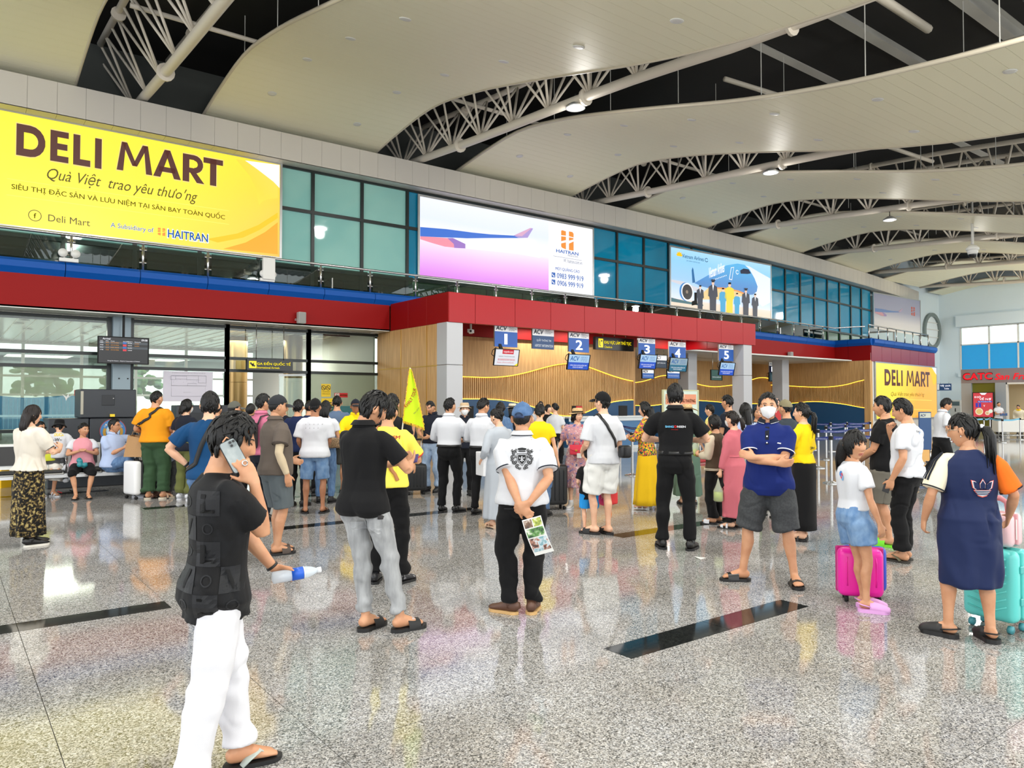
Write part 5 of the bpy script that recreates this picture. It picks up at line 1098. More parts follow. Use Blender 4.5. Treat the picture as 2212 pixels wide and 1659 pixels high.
# ---- queue barriers
pm = MB().lathe([(.17,0),(.17,.015),(.05,.04),(.028,.05),(.028,.9),(.032,.9),(.032,.95),(.01,.955)],16).mesh('post', False); pm.set_sharp_from_angle(angle=R(40)); pm.materials.append(M_STEEL)
M_BELT = mat('navy_belt', (24,42,120), .6); M_BELTP = mat('pale_blue_belt', (110,186,220), .55); M_BTXT = mat('belt_print', (210,220,240), .5)
_np = [0]
def post(p, lab):
    o = empty('queue_barrier_post', (p[0],p[1],0), 0, lab, 'barrier post', 'stainless queue barrier posts'); k = bpy.data.objects.new('post', pm); COL.objects.link(k); k.parent = o
    MB().rbox((-.036,-.036,.86),(.036,.036,.94),.006,1).build('belt_head', M_DARK, o); return o
def belt(a, b, lab, m=M_BELT, txt='ACV AIRPORTS CORPORATION OF VIETNAM', z=.9):
    a, b = Vector((a[0],a[1],z)), Vector((b[0],b[1],z)); o = empty('barrier_belt', (a+b)/2, 0, lab, 'belt', 'queue barrier belts'); u = (b-a).normalized(); mid = (a+b)/2-Vector((0,0,.03))
    mb = MB(); P_ = [a.lerp(b, .03), (a+b)/2-Vector((0,0,.03)), a.lerp(b,.97)]
    for p, q in zip(P_[:-1], P_[1:]): mb.obox(p, q, .006, .065)
    mb.build('webbing', m, o, world=True)
    if txt:
        n_ = u.cross(Vector((0,0,1))); uu = u if n_.dot(C0-mid) > 0 else -u; B = Board(mid-uu*.5*(b-a).length*.8+Vector((0,0,-.012)), uu, (0,0,1), (b-a).length*.8, .03); t = MB(); B.text(t, txt, .05, .1, .95, 1.1, k=1.5, bold=.02); t.build('lettering', M_BTXT, o, world=True)
    return o
rows = {'A': [(1742,1040),(1796,1044),(1862,1038),(1925,1036)], 'B': [(1752,1005),(1768,1011),(1850,1004),(1892,1001)], 'C': [(1785,993),(1826,985),(1866,984)], 'D': [(1755,972),(1795,975),(1830,973),(1880,970)]}
for rk, pl in rows.items():
    pts = [onZ(*p) for p in pl]
    for i, p in enumerate(pts): post(p, 'steel queue barrier post in the %s row of navy belts, %s from the left' % ({'A':'nearest','B':'second','C':'third','D':'farthest'}[rk], NTH[i]))
    for i in range(len(pts)-1): belt(pts[i], pts[i+1], 'navy printed belt in the %s barrier row, %s span from the left' % ({'A':'nearest','B':'second','C':'third','D':'farthest'}[rk], ('first','second','third')[i]))
pl = [onZ(*p) for p in ((1366,1027),(1340,985),(1395,1000))]
for i, p in enumerate(pl): post(p, ['steel queue barrier post just left of the woman in the yellow skirt','steel queue barrier post before the blue counter, farther left','steel queue barrier post hidden by the woman in the yellow skirt'][i])
belt(pl[1], pl[2], 'navy printed belt beside the woman in the yellow skirt'); belt(pl[1], pl[0], 'navy belt from the counter to the near barrier post')
pl = [onZ(*p) for p in ((1512,985),(1560,980))]
for i, p in enumerate(pl): post(p, ['steel queue barrier post right of the display panel','steel queue barrier post behind the boy in the brown jacket'][i])
belt(pl[0], pl[1], 'navy printed belt right of the display panel, at waist height'); belt(pl[0], pl[1], 'lower navy printed belt right of the display panel', z=.62)
pl = [onZ(*p) for p in ((2052,953),(2126,951),(2139,948),(2166,956),(2204,950))]
for i, p in enumerate(pl): post(p, 'steel queue barrier post on the pale blue line before the restaurant, %s from the left' % ('first','second','third','fourth','fifth')[i])
for i in range(4): belt(pl[i], pl[i+1], 'pale blue belt before the restaurant, %s span from the left' % ('first','second','third','fourth')[i], M_BELTP, '')
# folded navy chairs / stand with a sign
p = onZ(1999, 1000); o = empty('queue_info_stand', (p.x,p.y,0), R(-35), 'navy information stand with pale heading left of the far man in white', 'stand'); MB().rbox((-.17,-.02,.35),(.17,.02,1.36),.01,1).build('panel', M_NAVY, o); MB().box((-.15,-.024,1.2),(.15,-.02,1.33)).build('heading', mat('dull_white', (200,204,190), .5), o); MB().tube([(-.14,0,0),(-.14,0,.35)],.02,8).tube([(.14,0,0),(.14,0,.35)],.02,8).tube([(-.14,-.2,.02),(-.14,.2,.02)],.02,8).tube([(.14,-.2,.02),(.14,.2,.02)],.02,8).build('leg', M_STEEL, o, True)
B = Board((-.13,-.027,1.23), (1,0,0), (0,0,1), .28, .07); t = MB(); B.text(t, 'ACV', 0, 0, .5, 1, k=.5, bold=.03); t.build('lettering', mat('sign_blue_ink'), o)
# white trolley desk before the restaurant
p = onZ(2185, 945); o = empty('trolley_desk', (p.x,p.y,0), R(-45), 'white desk on castors beyond the pale blue belts', 'desk'); MB().rbox((-.7,-.3,.25),(.7,.3,.8),.02,1).build('cabinet', M_WHITE, o); MB().tube([(-.6,-.3,.1),(.9,-.3,.1)],.03,8).tube([(-.6,.3,.1),(.9,.3,.1)],.03,8).build('rail', M_STEEL, o, True)
for x in (-.6,.6):
    for y in (-.28,.28): MB().tube([(x,y-.02,.06),(x,y+.02,.06)],.06,12).build('castor', M_DARK, o)
# ---- x-ray machine with emblem
dx = 14.5; p0 = atd(235, 870, dx); xr_ = empty('xray_machine', (p0.x,p0.y,0), -azm(p0)+R(8), 'large dark grey baggage x-ray machine behind the seats', 'x-ray machine'); M_XR = mat('xray_grey', (46,50,56), .45)
MB().rbox((-.48,0,1.31),(.48,.9,1.86),.015,1).build('tunnel_hood', M_XR, xr_); MB().rbox((-1.0,-.02,0),(-.33,1.0,1.3),.015,1).rbox((-.32,-.04,0),(.46,1.0,1.3),.015,1).rbox((.47,-.02,0),(1.3,1.0,1.3),.015,1).build('cabinet', M_XR, xr_)
MB().rbox((-.12,-.012,1.55),(.1,.01,1.75),.004,1).build('hatch', mat('xray_dark', (34,37,42), .5), xr_); MB().ell((.075,-.016,1.68),(.014,.01,.014),8,6).build('lock', M_STEEL, xr_); MB().box((.02,-.055,1.33),(.1,-.0,1.38)).build('warning_label', M_SGY, xr_); MB().box((-.475,-.012,1.38),(-.43,0,1.82)).build('curtain_strip', mat('pale_strip', (170,166,150), .5), xr_)
Bx = Board((-.16,-.05,.83), (1,0,0), (0,0,1), .46, .46); 
for nm, m, r_, k in (('emblem_rim', mat('emblem_red', (150,70,80), .5), .5, 1), ('emblem_field', mat('emblem_blue', (60,120,176), .5), .47, 2), ('emblem_core', mat('emblem_pale', (176,200,210), .5), .25, 3), ('emblem_heart', mat('emblem_wine', (150,60,70), .5), .15, 4)):
    mb = MB(); Bx.disc(mb, .5, .5, r_, k, 28); mb.build(nm, m, xr_)
mb = MB()
for i, ch in enumerate('HẢI QUAN VIỆT NAM'):
    if ch == ' ': continue
    a = R(150-120*i/16); v, f, asp = text_mesh(ch, .02); c_, s_ = math.cos(a-math.pi/2), math.sin(a-math.pi/2)
    mb.add([Bx.P(.5+.36*math.cos(a)+((q[0]-.5)*.055*c_-(q[1]-.5)*.08*s_), .5+.36*math.sin(a)+((q[0]-.5)*.055*s_+(q[1]-.5)*.08*c_), 3) for q in v], f)
mb.build('lettering', M_WHITE, xr_)
for sd in (-1,1):
    mb = MB(); Bx.poly(mb, [(.5+sd*.38*math.cos(a), .45+.36*math.sin(a)) for a in np.linspace(-1.1,.5,10)]+[(.5+sd*.27*math.cos(a), .45+.28*math.sin(a)) for a in np.linspace(.5,-1.1,10)], 3); mb.build('wreath', M_GOLD, xr_)
pk = atd(452, 870, 15.0); o = empty('xray_machine', (pk.x,pk.y,0), -azm(pk)+R(8), 'second dark machine cabinet behind the man in the orange shirt', 'x-ray machine'); MB().rbox((-.6,0,0),(.6,1,1.55),.015,1).build('cabinet', M_XR, o); MB().rbox((-.5,-.012,.3),(.5,.01,1.4),.004,1).build('hatch', mat('xray_dark'), o)
# ---- airport seats
def seat_row(px0, n, d, rz, lab):
    p = atd(px0, 870, d); o = empty('airport_bench', (p.x,p.y,0), -azm(p)+math.pi+rz, lab, 'bench'); W = .56
    for i in range(n):
        x = (i-(n-1)/2)*W
        MB().rbox((x-.25,-.22,.40),(x+.25,.26,.43),.012,2).build('seat', M_STEEL, o); MB().rbox((x-.22,-.18,.43),(x+.22,.24,.465),.015,2).build('seat_pad', mat('black_pad', (34,34,36), .5), o)
        mb = MB(); v = [(x-.25,-.24,.48),(x+.25,-.24,.48),(x+.25,-.34,.9),(x-.25,-.34,.9)]; mb.add(v+[(a,b-.02,c) for a,b,c in v], [(0,1,2,3),(7,6,5,4),(0,4,5,1),(1,5,6,2),(2,6,7,3),(3,7,4,0)]); mb.build('backrest', mat('pale_seat_metal', (206,208,206), .35, metal=.3), o)
        v = [(x-.2,-.238,.55),(x+.2,-.238,.55),(x+.2,-.318,.86),(x-.2,-.318,.86)]; MB().add(v+[(a,b+.012,c) for a,b,c in v], [(3,2,1,0),(4,5,6,7),(1,0,4,5),(2,1,5,6),(3,2,6,7),(0,3,7,4)]).build('back_pad', mat('black_pad'), o)
    for i in range(n+1):
        x = (i-n/2)*W; MB().tube([(x,-.26,.6),(x,-.2,.66),(x,.16,.64),(x,.18,.5),(x,.0,.42)],.014,6,ry=.02).build('armrest', M_STEEL, o, True)
    MB().box((-n*W/2,-.03,.33),(n*W/2,.03,.4)).build('beam', M_STEEL, o)
    for x in (-n*W/2+.4, n*W/2-.4): MB().obox((x,0,.36),(x,0,.04),.05,.05,(0,1,0)).tube([(x,-.28,.03),(x,.0,.07),(x,.3,.03)],.022,8).build('leg', M_STEEL, o, True)
    return o
BN = seat_row(225, 6, 13.1, R(4), 'row of six steel airport seats with black pads in front of the x-ray machine')
# ---- luggage
def wheel4(mb, w, dpt, r=.028):
    for x in (-w/2+.05, w/2-.05):
        for y in (-dpt/2+.05, dpt/2-.05): mb.tube([(x-.014,y,r),(x+.014,y,r)], r, 12)
def hardcase(loc, rz, w, dpt, h, m, label, handle=0.0, m2=None, ribs=5, name='suitcase', wm=None, rad=.05):
    o = empty(name, loc, rz, label, 'suitcase'); z0 = .075; MB().rbox((-w/2,-dpt/2,z0),(w/2,-.004,z0+h),rad,4).build('front_shell', m, o, auto=60); MB().rbox((-w/2,.004,z0),(w/2,dpt/2,z0+h),rad,4).build('back_shell', m2 or m, o, auto=60)
    MB().rbox((-w/2-.003,-.012,z0+.03),(w/2+.003,.012,z0+h-.01),.01,2).build('zip_band', M_DARK if not m2 else m2, o)
    mb = MB()
    for i in range(ribs): x = -w/2+w*(i+1)/(ribs+1); mb.tube([(x,-dpt/2-.001,z0+.07),(x,-dpt/2-.004,z0+.1),(x,-dpt/2-.004,z0+h-.1),(x,-dpt/2-.001,z0+h-.07)],.008,6)
    if ribs: mb.build('rib', m, o, True)
    mb = MB(); wheel4(mb, w, dpt); mb.build('wheel', wm or M_DARK, o, True); MB().tube([(-w/2-.001,0,z0+h*.4),(-w/2-.02,0,z0+h*.43),(-w/2-.02,0,z0+h*.57),(-w/2-.001,0,z0+h*.6)],.01,6).tube([(-.07,0,z0+h),(-.06,0,z0+h+.025),(.06,0,z0+h+.025),(.07,0,z0+h)],.01,6).build('grab_handle', M_DARK, o, True)
    if handle: MB().tube([(-.1,.02,z0+h-.02),(-.1,.02,z0+h+handle),(.1,.02,z0+h+handle),(.1,.02,z0+h-.02)],.011,8).build('trolley_handle', M_ALU, o, True); MB().rbox((-.11,.0,z0+h+handle-.015),(.11,.04,z0+h+handle+.02),.008,2).build('grip', M_DARK, o)
    return o
p = onZ(898, 1068); hardcase((p.x,p.y,0), -azm(p)+R(12), .36, .24, .46, mat('black_shell', (34,36,38), .4), 'black cabin suitcase with raised handle before the man in the navy polo', .42)
p = onZ(294, 1077); wc = hardcase((p.x,p.y,0), -azm(p)+R(-62), .40, .26, .56, mat('white_shell', (236,236,236), .4), 'half white half black upright suitcase behind the seated man', .0, mat('black_shell2', (30,30,32), .4), 0)
bb = empty('paper_bag', (p.x,p.y,.70), -azm(p)+R(-35), 'brown paper bag lying on the white and black suitcase', 'paper bag'); M_KRAFT = mat('kraft_paper', (176,136,92), .8, bump=.3, bscale=30)
mb = MB(); mb.add([(-.17,-.1,0),(.15,-.1,0),(.15,.1,0),(-.17,.1,0),(-.10,-.09,.36),(.20,-.09,.30),(.20,.09,.30),(-.10,.09,.36)], [(3,2,1,0),(0,1,5,4),(1,2,6,5),(2,3,7,6),(3,0,4,7)]); mb.build('paper', M_KRAFT, bb); MB().tube([(-.04,-.09,.34),(.0,-.1,.42),(.1,-.1,.40),(.12,-.09,.32)],.005,5).build('handle', M_KRAFT, bb, True)
p = onZ(1193, 1100); hardcase((p.x,p.y,0), -azm(p)+R(20), .42, .26, .60, mat('black_shell'), 'tall black suitcase beside the woman in the floral dress', .36)
p = onZ(1861, 1297); M_PINK = mat('hot_pink', (232,30,160), .35); kc = empty('suitcase', (p.x,p.y,0), -azm(p)+R(8), 'hot pink and blue children suitcase behind the girl in white', 'suitcase')
MB().rbox((-.185,-.13,.05),(.15,.02,.43),.05,4).build('front_shell', M_PINK, kc, auto=60); MB().rbox((-.15,.03,.06),(.20,.13,.43),.05,4).build('back_shell', mat('royal_blue_shell', (40,70,190), .4), kc, auto=60); MB().rbox((-.19,.012,.06),(.17,.04,.43),.012,2).build('zip_band', mat('magenta_zip', (190,20,120), .4), kc); mb = MB(); wheel4(mb, .34, .22, .026); mb.build('wheel', M_DARK, kc, True); MB().tube([(-.12,-.13,.14),(-.125,-.134,.2),(-.125,-.134,.32),(-.12,-.13,.37)],.006,6).tube([(.09,-.13,.14),(.095,-.134,.2),(.095,-.134,.32),(.09,-.13,.37)],.006,6).build('piping', M_PINK, kc, True); MB().tube([(-.09,-.05,.43),(-.08,-.05,.45),(.04,-.05,.45),(.05,-.05,.43)],.008,6).build('grab_handle', M_PINK, kc, True)
p = onZ(2154, 1356); M_TEAL = mat('turquoise_shell', (96,206,200), .3); tc_ = hardcase((p.x,p.y,0), -azm(p)+R(-28), .36, .25, .50, M_TEAL, 'turquoise hard suitcase beside the girl in the navy dress', 0, M_TEAL, 0, wm=mat('teal_wheel', (70,150,160), .4))
mb = MB()
for i in range(7): mb.tube([(-.13+.0*i,-.127,.16+.055*i),(.0,-.130,.13+.055*i),(.13,-.127,.19+.055*i)],.006,6)
mb.build('relief_line', M_TEAL, tc_, True); MB().rbox((.178,-.05,.2),(.19,.05,.25),.004,1).rbox((.178,-.05,.42),(.19,.05,.47),.004,1).build('lock', mat('teal_lock', (70,180,176), .35), tc_)
bc = empty('beauty_case', (p.x+.02,p.y,.585), -azm(p)+R(-28), 'small pale pink vanity case standing on the turquoise suitcase', 'vanity case'); M_PPINK = mat('pale_pink_shell', (238,200,204), .3)
MB().rbox((-.14,-.09,0),(.14,-.003,.24),.045,4).rbox((-.14,.003,0),(.14,.09,.24),.045,4).build('shell', M_PPINK, bc, auto=60); MB().rbox((-.143,-.01,.02),(.143,.01,.238),.008,2).build('zip_band', mat('rose_zip', (214,160,166), .4), bc); MB().tube([(-.08,0,.235),(-.07,0,.31),(-.03,0,.335),(.03,0,.335),(.07,0,.31),(.08,0,.235)],.012,8,ry=.02).build('handle', mat('rose_handle', (216,140,146), .4), bc, True); MB().box((.141,-.03,.06),(.146,-.02,.2)).build('name_tag', M_WHITE, bc)
p = onZ(2216, 1330); o = empty('backpack', (p.x+.05,p.y,0), R(20), 'dark red and blue bag cut off by the right picture edge', 'bag'); MB().rbox((-.12,-.1,0),(.14,.1,.38),.05,3).build('body', mat('wine_cloth', (120,40,52), .7), o, auto=60); MB().rbox((-.13,-.12,.02),(.1,-.09,.2),.02,2).build('pocket', mat('blue_cloth', (50,70,140), .7), o, auto=60)
# bins at the left edge
p = atd(4, 870, 14.2); o = empty('waste_bin', (p.x,p.y,0), 0, 'yellow waste bin at the left picture edge', 'bin'); MB().lathe([(.17,0),(.2,.62),(.22,.64),(.2,.64),(.19,.6)],4).build('tub', mat('bin_yellow', (240,190,20), .4), o); MB().lathe([(.21,.64),(.2,.72),(.05,.75)],4).build('lid', M_DARK, o)
p = atd(20, 870, 14.6); o = empty('waste_bin', (p.x,p.y,0), 0, 'pale bin beside the yellow one at the left edge', 'bin'); MB().lathe([(.15,0),(.18,.55),(.2,.6),(.18,.62)],16).build('tub', mat('bin_pale', (200,200,190), .5), o, True); MB().lathe([(.19,.62),(.16,.68),(.02,.7)],16).build('lid', mat('bin_pale'), o, True)
# small things on the floor under the seats
def slipper(px, lab, m, d=None):
    p = onZ(*px); o = empty('sandal', (p.x,p.y,0), rnd.uniform(0,3), lab, 'sandal', 'sandals left under the seats'); n = 16
    pl_ = [(.048*math.cos(2*math.pi*i/n)*(1+.15*math.sin(2*math.pi*i/n)), .125*math.sin(2*math.pi*i/n)) for i in range(n)]; MB().prism(pl_, .02).build('sole', M_DARK, o); MB().tube([(-.045,.0,.02),(0,.05,.05),(.045,.0,.02)],.012,8).build('strap', m, o, True)
slipper((132,1067), 'red and black sandal lying under the seats', mat('red_strap', (190,60,60), .5)); slipper((158,1065), 'black sandal lying between the seated girl and the red sandal', M_DARK)
o = onZ(1512, 1206); q = MB().add([(o.x-.05,o.y-.05,.002),(o.x+.07,o.y-.03,.002),(o.x-.02,o.y+.06,.012),(o.x-.03,o.y+.0,.006)],[(0,1,3),(1,2,3),(2,0,3)]).build('paper_scrap', M_WHITE); tag(q, 'small white paper scrap on the floor near the masked man', 'paper')
# people
TMP = bpy.data.scenes.new('tmp_eval')
def remesh(mb, vox, it=4, fac=.5):
    """fuse overlapping lofts into one continuous surface"""
    me = mb.mesh('tmp'); ob = bpy.data.objects.new('tmp', me); TMP.collection.objects.link(ob)
    m = ob.modifiers.new('r', 'REMESH'); m.mode = 'VOXEL'; m.voxel_size = vox
    s = ob.modifiers.new('s', 'SMOOTH'); s.factor = fac; s.iterations = it
    vl = TMP.view_layers[0]; vl.update(); dg = vl.depsgraph
    out = bpy.data.meshes.new_from_object(ob.evaluated_get(dg)); bpy.data.objects.remove(ob); bpy.data.meshes.remove(me)
    return out
def get_co(me): a = np.empty(len(me.vertices)*3, np.float32); me.vertices.foreach_get('co', a); return a.reshape(-1, 3)
def get_no(me): a = np.empty(len(me.vertices)*3, np.float32); me.vertices.foreach_get('normal', a); return a.reshape(-1, 3)
def set_co(me, a): me.vertices.foreach_set('co', np.ascontiguousarray(a, np.float32).ravel()); me.update()
def waves(co, seed, f, st=(1,1,1), n=7):
    r = np.random.RandomState(seed); s = np.zeros(len(co)); w = co*np.array(st)
    ph = np.sin(w @ r.normal(0, f*.5, (3,))+r.rand()*6)*.8
    for i in range(n): s += np.sin(w @ r.normal(0, f, (3,))+r.rand()*6.28+ph)
    return s/n**.5
def crease(me, amp, seed, f=22, st=(1,1,1)):
    """soft undulation plus sharper fold lines"""
    co, no = get_co(me), get_no(me); w = waves(co, seed, f, st); m = np.clip(.3+.7*np.abs(waves(co, seed+9, 6)), 0, 1.3)
    v = waves(co, seed+21, f*.7, (st[0],st[1],st[2]*.8), 5)
    d = (np.where(w > 0, w, w*.5)*.7 - 1.5*np.exp(-(v/.16)**2)*np.clip(waves(co, seed+30, 6)+.3, 0, 1))*amp*m; set_co(me, co+no*d[:,None]); return me
def finish(me, m):
    me.polygons.foreach_set('use_smooth', [True]*len(me.polygons)); me.materials.clear(); me.materials.append(m); return me
def V(*a): return Vector(a)
def ik(a, b, l1, l2, pole):
    a, b, pole = Vector(a), Vector(b), Vector(pole); d = b-a; L = d.length
    if L > (l1+l2)*.999: b = a+d*((l1+l2)*.999/L); d = b-a; L = d.length
    x = (l1*l1-l2*l2+L*L)/(2*L); h = math.sqrt(max(0, l1*l1-x*x)); u = d/L; p = pole-u*pole.dot(u)
    p = p.normalized() if p.length > 1e-5 else Vector((0,1,0)); return a+u*x+p*h, b
# head
def head_surf(phi, el, fem=0.0, fat=0.0):
    """phi azimuth (0 = face), el elevation, in radians -> points about the head's middle"""
    x, y, z = np.sin(phi)*np.cos(el), np.cos(phi)*np.cos(el), np.sin(el)
    t = np.clip(-z, 0, 1); fr = np.clip(y, 0, 1)
    px = x*.0765*(1+.06*fat)*(1-(.30+.08*fem-.16*fat)*t**1.6)
    py = np.where(y > 0, y*(.090-.004*fem)*(1-.06*t), y*.102*(1-.42*t))
    pz = np.where(z > 0, z*.116, z*.117)
    px = px*np.where(z > .2, 1-.05*(z-.2), 1)
    G = lambda v, s: np.exp(-(v/s)**2); ax_ = np.abs(px); g = np.clip((y-.1)*3, 0, 1)
    nh = np.clip((.026-pz)/.058, 0, 1)*np.clip((pz+.044)/.012, 0, 1)
    py = py + g*(G(px, .010+.007*nh)*(.004+.019*nh)*np.clip((.045-pz)/.02, 0, 1)*np.clip((pz+.046)/.014, 0, 1)
        - .0085*G(ax_-.032, .017)*G(pz-.012, .013) + .004*G(ax_-.03, .026)*G(pz-.033, .010) + .005*G(ax_-.044, .02)*G(pz+.02, .022)
        + .0075*G(px, .021)*(G(pz+.060, .006)+G(pz+.073, .0065)) - .004*G(px, .022)*G(pz+.0665, .0028) + .010*G(px, .024)*G(pz+.102, .016)
        + .004*G(ax_-.012, .006)*G(pz+.033, .008))
    return np.stack([px, py, pz], -1)
def grid_mesh(mb, P, wrap=False):
    n, m = P.shape[:2]; vs = P.reshape(-1, 3)
    fs = [(i*m+j, (i+1)*m+j, (i+1)*m+(j+1) % m, i*m+(j+1) % m) for i in range(n-1) for j in range(m if wrap else m-1)]
    return mb.add(vs.tolist(), fs)
def head_grid(nphi, nel, fem, fat):
    u = np.linspace(-1, 1, nphi, endpoint=False); phi = math.pi*(np.sign(u)*np.abs(u)**1.35); el = np.linspace(-math.pi/2*.995, math.pi/2*.995, nel)
    P, E = np.meshgrid(phi, el); return head_surf(P, E, fem, fat)
HLINE = {'short': ([0,30,52,64,76,90,104,120,150,180],[46,43,30,10,-2,14,-6,-26,-38,-40]), 'long': ([0,30,50,64,80,100,130,180],[40,36,18,-12,-40,-48,-52,-54]),
         'fringe': ([0,34,52,64,80,100,130,180],[20,20,14,-14,-40,-48,-52,-54]), 'tied': ([0,30,52,66,80,95,120,180],[46,42,30,14,16,6,-22,-38]), 'crop': ([0,30,52,64,76,90,104,120,150,180],[48,45,34,18,8,16,2,-14,-26,-28])}
def hair_cap(mb, style, thick, fem, fat, q, seed=0, rough=.15):
    a, b = HLINE[style]; n, m = ((72,20) if q == 0 else (40,12) if q == 1 else (26,8))
    phi = np.linspace(-math.pi, math.pi, n, endpoint=False); e0 = np.radians(np.interp(np.degrees(np.abs(phi)), a, b)); t = np.linspace(0, 1, m)
    r = np.random.RandomState(seed); e0 = e0 + np.convolve(r.normal(0, .05, n), np.ones(3)/3, 'same')*(1 if q == 0 else .6)
    E = e0[None,:]+(math.pi/2*.999-e0[None,:])*t[:,None]; Pp = np.repeat(phi[None,:], m, 0); S = head_surf(Pp, E, fem, fat)
    side = np.clip(np.sin(E), 0, 1)
    off = ((thick*(.35+.65*side)+(.016*np.exp(-((np.abs(Pp)-1.65)/.45)**2)*np.exp(-(np.sin(E)/.45)**2) if style in ('long','fringe') else 0))*np.clip(t[:,None]*4.2, 0, 1) - .004*(t[:,None] < .02))*(1+rough*np.sin(Pp*9+np.sin(E*4+seed)*2)+rough*.8*np.sin(Pp*23+E*7))
    d = S/np.linalg.norm(S, axis=-1, keepdims=True); return grid_mesh(mb, S+d*off[...,None], True)
def tufts(mb, n, style, thick, fem, fat, seed, L=.035, r0=.006, up=.35):
    """locks that follow the skull downwards"""
    a, b = HLINE[style]; R_ = np.random.RandomState(seed); k = 5
    for i in range(n):
        phi = R_.uniform(-math.pi, math.pi); e0 = math.radians(np.interp(math.degrees(abs(phi)), a, b)); el = e0+.06+(math.pi/2-e0)*R_.beta(.9,1.2); l = L*R_.uniform(.7,1.4)/.1
        if el < .9 and abs(phi) < 1.5: l *= .75
        es = np.linspace(el+.1, el-l, k); ps = phi+np.linspace(0, R_.normal(0,.22), k)/max(.3, math.cos(min(el,1.2)))
        S = head_surf(ps, es, fem, fat); d = S/np.linalg.norm(S, axis=-1, keepdims=True); w = np.array([.5,.98,1.0,.85,.55]); side = np.clip(np.sin(es),0,1)
        P = S + d*(thick*(.35+.65*side)*w + up*.012*np.array([0,.5,1,1,.6])*R_.uniform(.2,1))[:,None]
        mb.tube(P.tolist(), [r0*1.0,r0*1.7,r0*1.7,r0*1.2,r0*.2], 6, upv=d[0].tolist(), ry=[r0*.35,r0*.5,r0*.5,r0*.4,r0*.1])
# hands and feet
def hand(mb, wrist, d, n, right, curl=.5, spread=.1, thumb=.5, s=1.0, q=0, curls=None):
    d, n = Vector(d).normalized(), Vector(n); n = (n-d*n.dot(d)).normalized(); t = d.cross(n) if right else n.cross(d); w = Vector(wrist)
    N = 8 if q == 0 else 6
    mb.tube([w-d*.015*s, w+d*.02*s, w+d*.05*s, w+d*.08*s, w+d*.092*s], [.026*s,.033*s,.041*s,.042*s,.036*s], 12 if q == 0 else 8, upv=n, ry=[.020*s,.019*s,.0165*s,.0135*s,.010*s])
    for i, (o, L) in enumerate(((.031,.070),(.0105,.080),(-.0105,.074),(-.030,.058))):
        c = curls[i] if curls else curl*(1+.08*i); a = 0; p = w+d*.08*s+t*o*s*.95; pts = [p-d*.02*s, p]
        dirb = (d+t*spread*(1.5-i)*.5).normalized()
        for k, (f, b_) in enumerate(((.46,.75),(.31,1.05),(.23,.7))):
            a += c*b_; p = p+(dirb*math.cos(a)+n*math.sin(a))*L*f*s; pts.append(p)
        r_ = (.0088 if i < 3 else .0076)*s; mb.tube(pts, [r_,r_*1.05,r_,r_*.93,r_*.6], N)
    b0 = w+d*.022*s+t*.024*s; th = (t*.75+d*.62+n*(.1+.55*thumb)).normalized(); th2 = (th*.8+d*.45+n*(.5*thumb)).normalized(); th3 = (th2+n*.35*thumb-t*.35*thumb).normalized()
    mb.tube([b0-th*.01*s, b0+th*.034*s, b0+th*.034*s+th2*.03*s, b0+th*.034*s+th2*.03*s+th3*.026*s], [.0155*s,.0125*s,.0105*s,.0065*s], N)
def foot(mb, ank, fwd, z0, q):
    """bare foot whose sole stands at z0"""
    f = Vector((fwd[0],fwd[1],0)).normalized(); r = Vector((f.y,-f.x,0)); a = Vector((ank[0],ank[1],z0)); N = 12 if q == 0 else 8
    P = lambda y, z: a+f*y+Vector((0,0,z))
    mb.tube([P(-.062,.03),P(-.05,.034),P(-.02,.046),P(.03,.045),P(.08,.034),P(.125,.024),P(.16,.018)], [.016,.03,.036,.037,.043,.047,.043], N, ry=[.018,.032,.046,.043,.032,.022,.015])
    if q < 2:
        for i, (x, y, rr) in enumerate(((-.03,.168,.0135),(-.009,.172,.0105),(.010,.165,.0098),(.026,.155,.009),(.040,.142,.0085))):
            pass
    return f, r
def toes(mb, ank, fwd, z0, right, N=7):
    f = Vector((fwd[0],fwd[1],0)).normalized(); r = Vector((f.y,-f.x,0))*(1 if right else -1); a = Vector((ank[0],ank[1],z0))
    for x, y, rr in ((-.028,.178,.0135),(-.006,.182,.0105),(.013,.174,.0098),(.029,.163,.009),(.042,.149,.0085)):
        mb.tube([a+f*(y-.055)+r*x*.95+V(0,0,.022), a+f*(y-.015)+r*x+V(0,0,.018), a+f*y+r*x*1.02+V(0,0,.012)], [rr,rr,rr*.75], N)
def outline(len_=.27, w=.05, heel=-.07, n=18):
    """shoe sole outline as polygon (x right, y forward)"""
    ys = np.linspace(0, 1, n); half = w*np.sqrt(np.clip(np.minimum(ys/.16,1),0,1))*(1-.16*np.exp(-((ys-.38)/.16)**2))*np.sqrt(np.clip(np.minimum((1-ys)/.16,1),0,1)); half = np.maximum(half, .002)
    return [(h, heel+y*len_) for h, y in zip(half, ys)]+[(-h, heel+y*len_) for h, y in zip(half[::-1], ys[::-1])]
SKIN = {'tan': mat('skin_tan', (205,152,116), .5, c2=(196,140,104), nscale=9, sss=.06), 'fair': mat('skin_fair', (232,184,152), .48, c2=(222,170,138), nscale=9, sss=.06), 'brown': mat('skin_brown', (172,118,84), .5, c2=(162,108,76), nscale=9, sss=.05)}
M_HAIR = mat('black_hair', (11,10,10), .42, spec=.35, bump=.5, bscale=160, bstretch=(1,1,.15)); M_HAIRB = mat('brown_black_hair', (26,17,14), .42, spec=.35, bump=.5, bscale=160, bstretch=(1,1,.15))
M_SCLERA = mat('eye_white', (236,232,226), .25); M_IRIS = mat('iris', (30,18,12), .15); M_LIP = mat('lip', (176,96,84), .42); M_BROW = mat('eyebrow', (32,24,22), .7)
M_BLK = mat('black_rubber', (24,24,25), .55); M_MASK = mat('face_mask', (240,241,242), .6)
